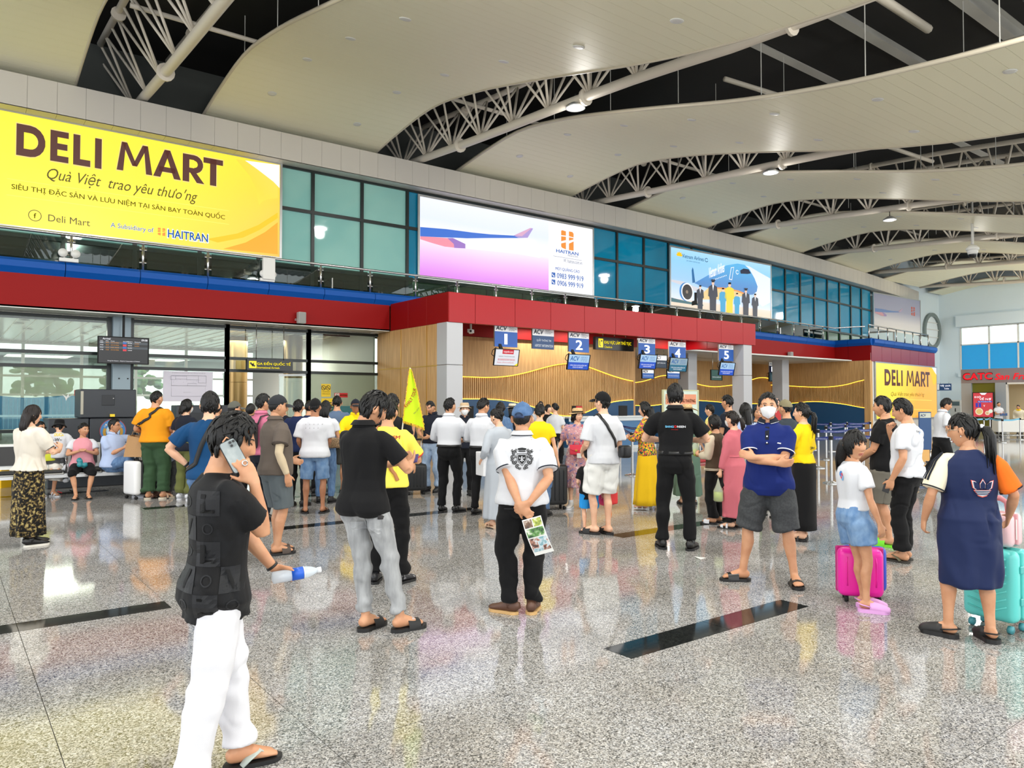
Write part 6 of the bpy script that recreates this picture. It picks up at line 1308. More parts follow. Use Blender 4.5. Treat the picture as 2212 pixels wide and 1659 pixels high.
def cloth(name, c, c2=None, rough=.85, **k):
    kw = dict(bump=.15, bscale=500, sheen=.04); kw.update(k); return mat(name, c, rough, c2=c2, spec=.25, **kw)
BAGS = []
class Person:
    def __init__(s, label, px, H=1.68, face=0, q=1, skin='tan', fem=0.0, girth=1.0, name='person', pel=(0,0,.92), lean=0, twist=0, roll=0, feet=None, head=(0,0,0), hs=1.0, d=None, group=None, loc=None, sink=0, category='person'):
        p = loc if loc is not None else (onZ(*px) if d is None else None)
        if p is None: p = atd(px[0], 870, d); p = V(p.x, p.y, 0)
        s.q = q; s.k = H/1.70; s.loc = V(p[0], p[1], (p[2] if loc is not None else 0)+sink); s.az = azm(s.loc)+R(face)
        s.root = empty(name, s.loc, -s.az, label, category, group); s.root.scale = (s.k,)*3
        s.skin = SKIN[skin]; s.fem = fem; s.g = girth; s.hs = hs; s.lean, s.twist, s.roll = lean, twist, roll
        s.pel = V(*pel); s.vox = (.011, .016, .022)[q]; s.seed = abs(hash(label)) % 9999 if False else sum(ord(c)*(i+1) for i, c in enumerate(label)) % 9973
        L = s.M()
        s.sh = {1: L(V(.172*(1-.1*fem)*(.6+.4*girth), -.012, 1.372)), -1: L(V(-.172*(1-.1*fem)*(.6+.4*girth), -.012, 1.372))}
        s.hip = {1: s.pel+V(.088,0,-.02), -1: s.pel+V(-.088,0,-.02)}
        feet = feet or {}; s.ft = {}
        for sd in (1,-1):
            f = feet.get(sd, {}); xy = f.get('xy', (sd*.10, 0)); yaw = R(f.get('yaw', sd*9)); z = f.get('z', 0)
            fw = V(math.sin(yaw), math.cos(yaw), 0); a = V(xy[0], xy[1], z+.085+f.get('heel', 0))
            kn, an = ik(s.hip[sd], a, .411, .411, f.get('pole', fw+V(sd*.12,0,0)))
            s.ft[sd] = dict(a=an, k=kn, f=fw, z=z, heel=f.get('heel', 0))
        s.arm = {}; s.hd = head; s.shoe = None; s.handspec = {}
    def M(s):
        rot = Matrix.Rotation(R(s.twist), 3, 'Z') @ Matrix.Rotation(-R(s.lean), 3, 'X') @ Matrix.Rotation(R(s.roll), 3, 'Y'); piv = V(0,0,.95); off = s.pel-V(0,0,.92)
        def L(p): 
            w = min(1, max(0, (p.z-.9)/.22)); r = rot @ (p-piv)+piv; return p.lerp(r, w)+off
        return L
    def arms(s, r=None, l=None):
        """each: dict(w=wrist point, pole=elbow hint, d=finger dir, n=palm normal, curl..)"""
        for sd, a in ((1,r),(-1,l)):
            a = dict(a or {}); 
            w = a.get('w', (sd*.275, .03, .845)); pole = a.get('pole', (sd*.35,-1,-.1))
            el, wr = ik(s.sh[sd], V(*w), .285, .255, pole); a['e'], a['wr'] = el, wr; a.setdefault('d', tuple((wr-el).normalized()+V(0,.05,0))); a.setdefault('n', (-sd,.25,0)); s.arm[sd] = a
        return s
    RM = [(.80,.10,.085,0),(.86,.168,.118,-.012),(.93,.174,.122,-.014),(1.0,.163,.112,-.002),(1.08,.154,.106,.004),(1.18,.163,.112,.003),(1.28,.174,.116,-.002),(1.34,.172,.106,-.008),(1.385,.142,.09,-.013),(1.42,.100,.074,-.015),(1.445,.076,.066,-.014),(1.47,.062,.06,-.012)]
    def rings(s, z0, z1, infl=0.0, n=20, flare=0.0, ex=2.3, extra=None):
        R_ = np.array(s.RM); zs = [z0]+[z for z in R_[:,0] if z0+.015 < z < z1-.012]+[z1]; out = []; L = s.M()
        for z in zs:
            hw, hd, yc = (float(np.interp(z, R_[:,0], R_[:,i])) for i in (1,2,3))
            fm = s.fem; 
            if fm: 
                w = math.exp(-((z-1.07)/.09)**2); hw *= 1-.10*fm*w-.10*fm*(z > 1.2)*min(1,(z-1.2)/.1)+.05*fm*math.exp(-((z-.9)/.08)**2); hd *= 1-.08*fm*w; yc += .012*fm*math.exp(-((z-1.25)/.05)**2); hd += .012*fm*math.exp(-((z-1.25)/.05)**2)
            gg = 1+(s.g-1)*math.exp(-((z-1.03)/.26)**2); hw, hd = hw*gg, hd*(1+(s.g-1)*1.5*math.exp(-((z-1.05)/.22)**2)); yc += (s.g-1)*.06*math.exp(-((z-1.05)/.15)**2)
            inf = infl*min(1, max(.25, (1.5-z)/.12)); fl = flare*max(0, (1.0-z)/.2); hw, hd = hw+inf+fl, hd+inf+fl*.8
            if extra: e = extra(z); hw += e[0]; hd += e[1]
            ring = []
            for j in range(n):
                a = 2*math.pi*j/n; c, sn = math.cos(a), math.sin(a); ring.append(L(V(math.copysign(abs(c)**(2/ex), c)*hw, math.copysign(abs(sn)**(2/ex), sn)*hd+yc, z)))
            out.append(ring)
        return out
    def loft(s, mb, rings):
        n = len(rings[0]); vs = [p for r in rings for p in r]; k = len(rings)
        mb.add(vs, [(i*n+j, i*n+(j+1) % n, (i+1)*n+(j+1) % n, (i+1)*n+j) for i in range(k-1) for j in range(n)]+[tuple(range(n))[::-1], tuple(range((k-1)*n, k*n))]); return mb
    def headM(s):
        L = s.M(); yaw, pitch, roll = s.hd; base = L(V(0,-.004,1.475)); rot = Matrix.Rotation(-R(yaw), 3, 'Z') @ Matrix.Rotation(R(pitch), 3, 'X') @ Matrix.Rotation(R(roll), 3, 'Y')
        c = base + (Matrix.Rotation(-R(s.twist)*0, 3, 'Z') @ (rot @ V(0,.022,.112*s.hs))); return c, rot
    def toworld_head(s, mb):
        c, rot = s.headM(); mb.v = [tuple(c+rot @ (Vector(p)*s.hs)) for p in mb.v]; return mb
    def limbs(s, mb, infl=0, arms=True, legs=True, hands=True):
        q = s.q; N = 12 if q == 0 else 8; th = (s.g-1)*.5+1
        if arms:
            for sd, a in s.arm.items():
                S_, E_, W_ = s.sh[sd], a['e'], a['wr']; f = 1-.14*s.fem
                f *= .55+.45*s.g if s.g < 1.25 else 1.1
                mb.tube([S_.lerp(s.M()(V(0,-.012,1.37)),.3), S_.lerp(E_,.12), S_.lerp(E_,.5), S_.lerp(E_,.85), E_], [.044*f,.050*f,.047*f,.040*f,.036*f], N)
                mb.tube([E_.lerp(W_,-.06), E_.lerp(W_,.12), E_.lerp(W_,.35), E_.lerp(W_,.7), W_], [.034*f,.039*f,.041*f,.032*f,.025*f], N)
                if hands: hand(mb, W_, a['d'], a['n'], sd == 1, a.get('curl', .35), a.get('spread', .12), a.get('thumb', .4), a.get('s', 1.0)*(1-.08*s.fem), q, a.get('curls'))
        if legs:
            for sd, f in s.ft.items():
                Hp, K, A = s.hip[sd], f['k'], f['a']
                mb.tube([Hp+V(0,0,.03), Hp.lerp(K,.2), Hp.lerp(K,.6), Hp.lerp(K,.9), K], [.085*th,.086*th,.068*th,.055*th,.052*th], N)
                bk = (V(0,-1,0) if abs((K-A).normalized().y) < .8 else V(0,0,-1))*.012
                bk = -f['f']*.014
                mb.tube([K.lerp(A,-.05), K.lerp(A,.12), K.lerp(A,.32)+bk, K.lerp(A,.7)+bk*.4, A-V(0,0,.02)], [.050*th,.050*th,.054*th,.036*th,.033*th], N)
        return mb
    def body(s, shoe='shoe'):
        s.shoe = shoe; mb = MB(); s.loft(mb, s.rings(.835, 1.47, -.006, 16)); L = s.M(); c, rot = s.headM()
        nr = .056-.007*s.fem+(.006 if s.g > 1.15 else 0)
        mb.tube([L(V(0,-.012,1.40)), L(V(0,-.012,1.47)), c+rot @ (V(0,-.022,-.05)*s.hs)], [nr*1.12,nr,nr*.95], 12)
        s.limbs(mb); bare = shoe in ('slide','flipflop','sandal','bare','croc','heel')
        lift = {'slide':.024,'flipflop':.02,'sandal':.022,'croc':.03,'heel':.03,'bare':0}.get(shoe, .02)
        if bare:
            for sd, f in s.ft.items():
                foot(mb, f['a']-f['f']*0, f['f'], f['z']+lift, s.q)
                if s.q < 2: toes(mb, f['a'], f['f'], f['z']+lift, sd == 1)
        me = remesh(mb, s.vox*.72 if s.q == 0 else s.vox, 3)
        fm, fat = s.fem, 1.0 if s.g > 1.15 else (.4 if s.hs > 1.1 else 0)
        hb = MB(); n, m = ((72,60),(44,34),(28,22))[s.q]; grid_mesh(hb, head_grid(n, m, fm, fat), True)
        for sd in (1,-1):
            e0 = V(sd*.0745*(1+.05*fat), -.008, -.004)
            hb.tube([e0+V(-sd*.012,.004,0), e0+V(sd*.004,-.004,0), e0+V(sd*.011,-.012,.002)], [.012,.017,.016], 12, ry=[.02,.029,.027])
            if s.q == 0: hb.tube([e0+V(sd*.008,.010,-.022), e0+V(sd*.013,-.012,-.022), e0+V(sd*.016,-.024,.006), e0+V(sd*.014,-.016,.027), e0+V(sd*.010,.006,.024), e0+V(sd*.006,.012,.010)], .0042, 6)
        s.toworld_head(hb); o = len(me.vertices); bm = bmesh.new(); bm.from_mesh(me); vv = [bm.verts.new(p) for p in hb.v]
        for f in hb.f:
            try: bm.faces.new([vv[i] for i in f])
            except ValueError: pass
        bm.to_mesh(me); bm.free(); s.b = link('body', finish(me, s.skin), None, s.root); s.fat = fat
        if s.q < 2: s.face()
        s.footwear(shoe) if shoe not in ('bare',) else None
        return s
    def face(s):
        fm, fat = s.fem, s.fat
        def patch(name, pts, off, m, n=10, h=3):
            pass
        S1 = lambda x, z: None
        def surf_at(x, z):
            el = math.asin(max(-1, min(1, z/(.116 if z > 0 else .117)))); phi = math.asin(max(-1, min(1, x/(.0765*max(.3, math.cos(el))))))
            for _ in range(4):
                p = head_surf(np.array([phi]), np.array([el]), fm, fat)[0]; phi += (x-p[0])/.085; el += (z-p[2])/.115
            return Vector(head_surf(np.array([phi]), np.array([el]), fm, fat)[0].tolist())
        bw, sc, ir, lp, ld = MB(), MB(), MB(), MB(), MB()
        for sd in (1,-1):
            c = surf_at(sd*.032, .011)
            sc.ell((c.x, c.y-.004, c.z), (.0135,.0075,.0062), 12, 8); ir.ell((c.x, c.y+.0005, c.z+.0002), (.0056,.0040,.0056), 10, 8)
            ld.tube([surf_at(sd*x, z)+V(0,.0025,0) for x, z in ((.018,.009),(.025,.0165),(.033,.0185),(.041,.0155),(.047,.010))], [.0012,.002,.0022,.002,.001], 5)
            bw.tube([surf_at(sd*x, z)+V(0,.002,0) for x, z in ((.014,.030),(.024,.0345),(.036,.0355),(.048,.029))], [.001,.0014,.0013,.0006], 6, ry=[.002,.0034,.003,.0012])
        for zz, r1 in ((-.0605,.0042),(-.0725,.0052)):
            lp.tube([surf_at(x, zz+(-.0045 if abs(x) > .018 else 0)*(1 if zz > -.065 else -1))+V(0,.0006,0) for x in (-.025,-.016,-.006,.006,.016,.025)], [.0004,.0012,.0018,.0018,.0012,.0004], 6, ry=[.001,r1*.8,r1,r1,r1*.8,.001])
        for n_, mb, m in (('eye', sc, M_SCLERA),('iris', ir, M_IRIS),('eyelid', ld, M_BROW),('eyebrow', bw, M_BROW),('mouth', lp, M_LIP)):
            s.toworld_head(mb).build(n_, m, s.b, True)
    # ---- hair and headgear
    def hair(s, style='short', thick=.018, m=None, n_tufts=None, tuft_len=.035, back=None, pony=None, bun=None, up=.35, fringe=False):
        m = m or M_HAIR; mb = MB(); hair_cap(mb, style, thick, s.fem, s.fat, s.q, s.seed)
        nt = n_tufts if n_tufts is not None else (170,44,0)[s.q]
        if nt: tufts(mb, nt, style if style not in ('fringe',) else 'long', thick, s.fem, s.fat, s.seed, tuft_len, .006 if s.q == 0 else .008, up)
        if back:
            L_, w = back; k = 7; pts = [V(0,-.052-.03*min(1,i/3)-.012*max(0,i-3)*(L_/.3), .03-L_*1.0*i/(k-1)) for i in range(k)]
            mb.tube(pts, [.078*w,.086*w,.088*w,.086*w,.08*w,.066*w,.035*w], 18, ry=[.055,.058,.052,.045,.038,.03,.012])
            r = np.random.RandomState(s.seed)
            for i in range((40,14,6)[s.q]):
                a = r.uniform(-1.2,1.2); x = .085*w*math.sin(a); mb.tube([V(x*.9,-.06-.05*math.cos(a),.0), V(x,-.075-.055*math.cos(a),-L_*.5), V(x*.9,-.08-.045*math.cos(a),-L_*r.uniform(.88,1.06))],[.008,.009,.002],5)
        if pony:
            L_ = pony; mb.ell((0,-.112,.012),(.026,.022,.026),10,8); mb.tube([V(0,-.11,.01),V(0,-.145,.0),V(.005,-.16,-.05),V(.01,-.155,-.05-L_*.5),V(.012,-.145,-.05-L_)],[.018,.03,.036,.03,.006],12)
            r = np.random.RandomState(s.seed)
            for i in range((26,8,3)[s.q]):
                x, y = r.normal(0,.018), r.normal(0,.014); mb.tube([V(x*.5,-.13+y*.4,.0),V(x,-.158+y,-.05),V(x*1.3,-.15+y,-.06-L_*r.uniform(.8,1.06))],[.006,.008,.002],5)
        if bun: mb.ell((0,-.115,bun),(.036,.03,.034),12,8)
        s.hr = s.toworld_head(mb).build('hair', m, s.root, True); return s
    def headpart(s, mb, name, m, parent=None, smooth=True): return s.toworld_head(mb).build(name, m, parent or s.root, smooth)
    def cap(s, m, back=False, brim=None, logo=None, tilt=0):
        mb = MB(); n, k = (40,10); phi = np.linspace(-math.pi, math.pi, n, endpoint=False); e0 = np.radians(22-14*np.cos(phi)*(-1 if back else 1)*-.25-6*(np.cos(phi) < 0)); t = np.linspace(0,1,k)
        E = e0[None,:]+(math.pi/2*.999-e0[None,:])*t[:,None]; S = head_surf(np.repeat(phi[None,:],k,0), E, s.fem, s.fat); d = S/np.linalg.norm(S,axis=-1,keepdims=True); off = .020+.006*np.sin(E)*np.clip(t[:,None]*3,0,1); P = S+d*off[...,None]; P[0] = S[0]+d[0]*.016; grid_mesh(mb, P, True)
        c = s.headpart(mb, 'cap', m); sg = -1 if back else 1
        b = MB(); rows = []
        for j, a in enumerate(np.linspace(-58,58,17)):
            aa = R(a); base = head_surf(np.array([aa if sg > 0 else math.pi-aa]), np.array([R(24 if sg > 0 else 18)]), s.fem, s.fat)[0]; dr = V(base[0], base[1], 0).normalized(); ln = .082*max(0.05, math.cos(aa*1.45))**.55
            rows.append([[base[0]+dr.x*x*ln*.45+0, base[1]+dr.y*.02+sg*x*ln, base[2]-.004-.030*x*x*1.0-.006*(a/58)**2] for x in (0,.35,.7,1)])
        G = np.array(rows); m_, k_ = G.shape[:2]; top = G.reshape(-1,3); bot = top-np.array([0,0,.004])
        N_ = m_*k_; fs = [(i*k_+j, i*k_+j+1, (i+1)*k_+j+1, (i+1)*k_+j) for i in range(m_-1) for j in range(k_-1)]; fs += [tuple(v+N_ for v in f[::-1]) for f in fs]+[((i)*k_+k_-1, (i+1)*k_+k_-1, (i+1)*k_+k_-1+N_, i*k_+k_-1+N_) for i in range(m_-1)]
        b.add(top.tolist()+bot.tolist(), fs); s.headpart(b, 'brim', brim or m, c)
        bt = MB(); bt.ell((0,0,.142),(.009,.009,.005),8,6); s.headpart(bt, 'button', brim or m, c); s.capo = c; return c
    def hat(s, m, band=None, rb=.155, crown=.09, tilt=0, bucket=False, wave=.012):
        mb = MB(); z0 = .052; n = 32; prof = [(.0905,z0),(.093,z0+.03),(.088,z0+crown*.8),(.07,z0+crown),(.03,z0+crown-.008),(.004,z0+crown-.012)] if not bucket else [(.095,z0),(.094,z0+.03),(.086,z0+.07),(.06,z0+.085),(.004,z0+.088)]
        vs = []; 
        for r, z in prof:
            for j in range(n): a = 2*math.pi*j/n; vs.append((r*math.cos(a)*.92, r*math.sin(a)*1.12-.006, z))
        mb.add(vs, [(i*n+j, i*n+(j+1)%n, (i+1)*n+(j+1)%n, (i+1)*n+j) for i in range(len(prof)-1) for j in range(n)]+[tuple(range((len(prof)-1)*n, len(prof)*n))])
        h = s.headpart(mb, 'hat', m); b = MB(); vs = []
        for r, dz in ((.088,0),(.12,-.004),(rb,-.01),(rb,-.014),(.12,-.009),(.088,-.006)):
            for j in range(n): a = 2*math.pi*j/n; f = (r-.088)/(rb-.088); vs.append((r*math.cos(a)*(.92+.06*f), r*math.sin(a)*(1.12-.08*f)-.006, z0+.004+dz-(.05*f if bucket else 0)+f*wave*math.cos(2*a)*-1))
        b.add(vs, [(i*n+j, i*n+(j+1)%n, ((i+1)%6)*n+(j+1)%n, ((i+1)%6)*n+j) for i in range(6) for j in range(n)]); s.headpart(b, 'brim', m, h)
        if band:
            b = MB(); vs = []
            for r, z in ((.0945,z0+.004),(.0955,z0+.028)):
                for j in range(n): a = 2*math.pi*j/n; vs.append((r*math.cos(a)*.93, r*math.sin(a)*1.125-.006, z))
            b.add(vs, [(j,(j+1)%n,n+(j+1)%n,n+j) for j in range(n)]); s.headpart(b, 'hat_band', band, h)
        return h
    def mask(s):
        mb = MB(); phi = np.radians(np.linspace(-64,64,25)); t = np.linspace(0,1,12)
        top = np.radians(-2+6*np.cos(phi*1.4)-4*np.abs(np.sin(phi))); bot = np.radians(-66+26*np.abs(np.sin(phi)))
        E = bot[None,:]+(top-bot)[None,:]*t[:,None]; Pp = np.repeat(phi[None,:],12,0); S = head_surf(Pp, E, s.fem, s.fat); base = np.stack([np.sin(Pp)*np.cos(E)*.079*(1-.2*np.clip(-np.sin(E),0,1)), np.cos(Pp)*np.cos(E)*.1, np.sin(E)*.116], -1)
        base[...,1] = np.maximum(S[...,1]+.004, base[...,1]+.013*np.exp(-(np.degrees(Pp)/16)**2)*np.sin(t[:,None]*math.pi)**.5); base[...,0] = np.sign(base[...,0])*np.maximum(np.abs(S[...,0])*1.02, np.abs(base[...,0])); grid_mesh(mb, base)
        k = s.headpart(mb, 'face_mask', M_MASK); lb = MB()
        for sd in (1,-1):
            for z in (.0,-.045): lb.tube([V(sd*.066,.045,z-.005),V(sd*.077,.02,z*.6),V(sd*.082,-.016,z*.35)],.0016,5)
        s.headpart(lb, 'ear_loop', M_MASK, k); return k
    def glasses(s, m, dark=False):
        mb = MB(); 
        for sd in (1,-1):
            mb.tube([V(sd*(.034+.021*math.cos(a)), .094, .010+.017*math.sin(a)) for a in np.linspace(0,6.28,15)], .0016, 5); mb.tube([V(sd*.055,.093,.014),V(sd*.077,.06,.014),V(sd*.08,-.012,.008)],.0017,5)
        mb.tube([V(-.013,.096,.014),V(.013,.096,.014)],.0016,5); g = s.headpart(mb, 'glasses', m); lb = MB()
        if dark:
            for sd in (1,-1): lb.ell((sd*.034,.0935,.010),(.021,.003,.017),12,6)
            s.headpart(lb, 'lens', mat('dark_lens', (18,16,16), .1), g)
        return g
    # ---- clothes
    def top(s, m, hem=.84, sleeve=.62, infl=.016, flare=.024, collar=None, cuff=None, amp=.010, name='shirt', long_=False, slv_infl=.017, hemfit=0, neck=1.452, placket=None, puff=False, slv_m=None, tuck=False, cuff2=None, loose=1.0, gown=None):
        mb = MB(); s.loft(mb, s.rings(hem, neck, infl, 24, flare))
        if gown: s.loft(mb, s.gown_rows(infl=infl, **gown))
        q = s.q; N = 14 if q == 0 else 10; sl = MB() if slv_m else mb; ends = {}
        for sd, a in s.arm.items():
            S_, E_, W_ = s.sh[sd], a['e'], a['wr']; f = (1-.1*s.fem)*(.55+.45*min(s.g,1.2)); inn = s.M()(V(sd*.055,-.014,1.385)); S2 = S_.lerp(inn,.12); r0 = (.056+slv_infl)*f
            if puff: pts, rr = [inn, S_.lerp(E_,.0), S_.lerp(E_,.25), S_.lerp(E_,.5), S_.lerp(E_,sleeve)], [r0*1.0,r0*1.25,r0*1.4,r0*1.3,r0*.8]
            elif not long_: pts, rr = [inn, S2, S_.lerp(E_,.16), S_.lerp(E_,sleeve*.6), S_.lerp(E_,sleeve)], [r0*.55,r0*.80,r0*.98,r0*1.04,r0*1.09*loose]
            else:
                e2 = E_.lerp(W_, sleeve-1 if sleeve > 1 else .95); pts, rr = [inn, S2, S_.lerp(E_,.3), S_.lerp(E_,.85), E_, E_.lerp(e2,.3), E_.lerp(e2,.75), e2], [r0*.55,r0*.82,r0*.98,r0*.88,r0*.86,r0*.82,r0*.7,r0*.6]
            sl.tube(pts, rr, N); ends[sd] = (pts[-1], (pts[-1]-pts[-2]).normalized(), rr[-1])
        me = remesh(mb, s.vox, 2 if q < 2 else 3); crease(me, amp*(1.25 if q == 0 else .9), s.seed, 20, (1,1,.75)); o = link(name, finish(me, m), None, s.root); s.topo = o
        if slv_m:
            me = remesh(sl, s.vox, 3); crease(me, amp*.7, s.seed+4, 22); link('sleeves', finish(me, slv_m), None, o)
        for cm, back_ in ((cuff, .0),(cuff2, .018)):
            if cm:
                cb = MB()
                for sd, (p, d, r) in ends.items(): cb.tube([p-d*(.012+back_), p-d*(.004+back_)], [r*1.04, r*1.04], 24, cap=False) if back_ else cb.tube([p-d*.012, p-d*.002],[r*1.04,r*1.04],24,cap=False)
                cb.build('sleeve_stripe', cm, o, True)
        if collar:
            L = s.M(); cb = MB(); n = 26; rows = []
            for z, r, yo in ((1.446,.083,-.012),(1.468,.078,-.010),(1.498,.069,-.006),(1.490,.077,-.008),(1.462,.095,-.013)):
                rows.append([L(V(r*1.0*math.sin(a), yo+r*.98*math.cos(a)*1.0, z-.022*max(0,math.cos(a))**2)) for a in np.linspace(R(14), R(346), n)])
            cb.add([p for r_ in rows for p in r_], [(i*n+j, i*n+j+1, (i+1)*n+j+1, (i+1)*n+j) for i in range(4) for j in range(n-1)]); me2 = cb.mesh('c'); link('collar', finish(me2, collar), None, o)
        return o
    def legs(s, m, end=1.0, infl=.014, hem=None, amp=.010, waist=1.02, name='trousers', belt=None, flare=0, wide=1.0, knee=1.0):
        """end: 0..1 thigh to knee, 1..2 knee to ankle"""
        mb = MB(); s.loft(mb, s.rings(.79, waist, infl*.55, 20)); th = (s.g-1)*.5+1; N = 14 if s.q == 0 else 10; sp = []
        for sd, f in s.ft.items():
            Hp, K, A = s.hip[sd]+V(0,0,.0), f['k'], f['a']; top_ = Hp+V(-sd*.012,-.004,.02); r1, r2, r3 = (.088*th+infl)*wide, (.058*th+infl)*wide*knee, hem or (.040+infl)
            if end <= 1: e = Hp.lerp(K, end); rr = r1*(1-end)+r2*end+.012*wide if hem is None else hem; pts = [top_, Hp.lerp(K,.12), Hp.lerp(K,end*.55), Hp.lerp(K,end*.9), e]; rad = [r1*.88/wide,r1*1.0/wide**.6,(r1*.6+rr*.4),rr*1.0,rr]
            else:
                e = K.lerp(A, end-1); bk = -f['f']*.010; pts = [top_, Hp.lerp(K,.12), Hp.lerp(K,.6), K, K.lerp(e,.35)+bk, K.lerp(e,.75)+bk*.5, K.lerp(e,.96), e]; rad = [r1*.88/wide,r1*1.0/wide**.6,r1*.5+r2*.5,r2,r2*.62+r3*.38+.002,r3*1.0,r3*1.05,r3*1.05]
            mb.tube(pts, rad, N); sp.append((pts[-1], rad[-1]))
        me = remesh(mb, s.vox, 2); crease(me, amp*.7, s.seed+2, 18, (1,1,1.2)); co = get_co(me); no = get_no(me); w = waves(co, s.seed+3, 16, (.8,.8,1.5)); z = co[:,2]; kz = np.mean([f['k'].z for f in s.ft.values()]); az_ = np.mean([f['a'].z for f in s.ft.values()])
        k = .45+.8*np.exp(-((z-kz)/.10)**2)+(1.3*np.exp(-((z-az_-.05)/.09)**2) if end > 1.7 else 0)+.5*np.exp(-((z-.82)/.05)**2); set_co(me, co+no*(np.where(w > 0, w, w*.4)*amp*k)[:,None])
        o = link(name, finish(me, m), None, s.root); s.lego = o
        if belt:
            bb = MB(); s.loft(bb, s.rings(waist-.045, waist-.008, infl*.8+.012, 24)); bb.build('belt', belt, o, True); L = s.M()
        return o
    def gown_rows(s, z1=1.02, hem=.2, hemr=.2, folds=9, amp=.02, infl=.012, depth=.85, sway=(0,0)):
        n = 48; Rg = s.rings(max(.90,hem+.05) if hem < .88 else hem, z1, infl, n); rows = []
        b0 = Rg[0]; c0 = sum((p for p in b0), V(0,0,0))/n; zt = c0.z; K = 8
        for i in range(K+1):
            t = 1-i/K; z = hem+s.pel.z-.92+(zt-hem-(s.pel.z-.92))*(1-t); row = []
            for j, p in enumerate(b0):
                a = 2*math.pi*j/n; w = amp*t*math.sin(folds*a+math.sin(a*2+s.seed)*1.5+t); r = V(math.cos(a)*hemr, math.sin(a)*hemr*depth, 0); pp = V(p.x-c0.x, p.y-c0.y, 0); e = t**.85
                v = pp*(1-e)+r*e; v = v*(1+w/max(.05, v.length)); row.append(V(c0.x+v.x+sway[0]*t, c0.y+v.y+sway[1]*t, z))
            rows.append(row)
        return rows+Rg[1:]
    def skirt(s, m, z1=1.02, hem=.2, hemr=.2, name='skirt', folds=9, amp=.02, infl=.012, depth=.85, sway=(0,0)):
        mb = MB(); s.loft(mb, s.gown_rows(z1, hem, hemr, folds, amp, infl, depth, sway)); me = mb.mesh('s'); crease(me, .004, s.seed+5, 18); o = link(name, finish(me, m), None, s.root); s.skto = o; return o
    def footwear(s, kind, m=None, m2=None):
        m = m or getattr(s, 'shoe_m', None) or M_BLK; m2 = m2 or getattr(s, 'sole_m', None) or M_BLK
        for sd, f in s.ft.items():
            a, fw = f['a'], f['f']; rr = V(fw.y,-fw.x,0); o = V(a.x, a.y, f['z']); mb, sb = MB(), MB()
            if kind in ('slide','flipflop','sandal','croc','heel'):
                T = {'slide':.026,'flipflop':.022,'sandal':.024,'croc':.034,'heel':.02}[kind]; ol = outline(.285, .054 if kind != 'croc' else .060, -.078)
                if kind == 'heel': sb.prism(outline(.25,.04,-.07), .018, o+V(0,0,.012), rr, fw, V(0,0,1)).cbox((o-fw*.05+V(0,0,.03)), (.035,.035,.06))
                else: sb.prism(ol, T, o, rr, fw, V(0,0,1))
                root = sb.build('sandal' if kind != 'croc' else 'clog', m2, s.root)
                def strap(y0, y1, hgt, mb=mb, wd=.054):
                    n = 11; rows = []
                    for yy in (y0, y1):
                        rows.append([o+fw*(yy)+rr*(wd*math.cos(t))+V(0,0,T*.6+hgt*(1 if yy == y0 else .82)*math.sin(t)**.7 if math.sin(t) > 0 else T*.6) for t in np.linspace(0, math.pi, n)])
                    vs = rows[0]+rows[1]; vs2 = [p+V(0,0,.006) for p in vs]
                    mb.add(vs2, [(j,j+1,n+j+1,n+j) for j in range(n-1)]); mb.add(vs, [(n+j,n+j+1,j+1,j) for j in range(n-1)])
                    mb.add([vs[j] for j in range(n)]+[vs2[j] for j in range(n)], [(j,j+1,n+j+1,n+j) for j in range(n-1)]); mb.add([vs[n+j] for j in range(n)]+[vs2[n+j] for j in range(n)], [(n+j,n+j+1,j+1,j) for j in range(n-1)])
                if kind == 'slide': strap(.04,.135,.066)
                elif kind == 'sandal': strap(.10,.14,.05); strap(.03,.06,.078); 
                elif kind == 'heel': strap(.10,.13,.045); strap(.02,.04,.07)
                elif kind == 'flipflop':
                    for sg in (1,-1): mb.tube([o+fw*.135-rr*sd*.014+V(0,0,T+.02), o+fw*.09+rr*sg*.022+V(0,0,T+.05), o+fw*.03+rr*sg*.046+V(0,0,T+.028), o-fw*.0+rr*sg*.05+V(0,0,T)], [.008,.022,.027,.02], 8, ry=[.005,.006,.006,.006])
                elif kind == 'croc':
                    P = lambda y, z, x=0: o+fw*y+V(0,0,z)
                    mb.tube([P(.03,.055),P(.07,.052),P(.12,.046),P(.165,.038),P(.195,.03),P(.208,.026)],[.054,.060,.063,.062,.053,.03],14,ry=[.052,.05,.045,.038,.03,.018])
                    mb.tube([o+rr*.05+fw*.035+V(0,0,.06),o+rr*.047-fw*.04+V(0,0,.075),o-fw*.085+V(0,0,.08),o-rr*.047-fw*.04+V(0,0,.075),o-rr*.05+fw*.035+V(0,0,.06)],.008,6,ry=.006)
                if mb.f: mb.build('strap' if kind != 'croc' else 'upper', m, root, True)
            else:
                hl = f['heel']; P = lambda y, z: o+fw*y+V(0,0,z+hl*max(0,(.13-y)/.2))
                sb.prism(outline(.285,.05,-.08), .024, o+V(0,0,hl*.35), rr, fw+V(0,0,-hl*1.6), V(0,0,1))
                root = sb.build('shoe', m2, s.root)
                mb.tube([P(-.082,.045),P(-.07,.06),P(-.03,.066),P(.02,.062),P(.07,.05),P(.12,.042),P(.17,.036),P(.20,.03)],[.018,.036,.041,.042,.045,.05,.044,.016],14,ry=[.022,.044,.052,.048,.036,.028,.022,.012])
                mb.tube([o+V(0,0,.05+hl), a+V(0,0,.03)],[.042,.046],12); mb.build('upper', m, root, True)
        return s
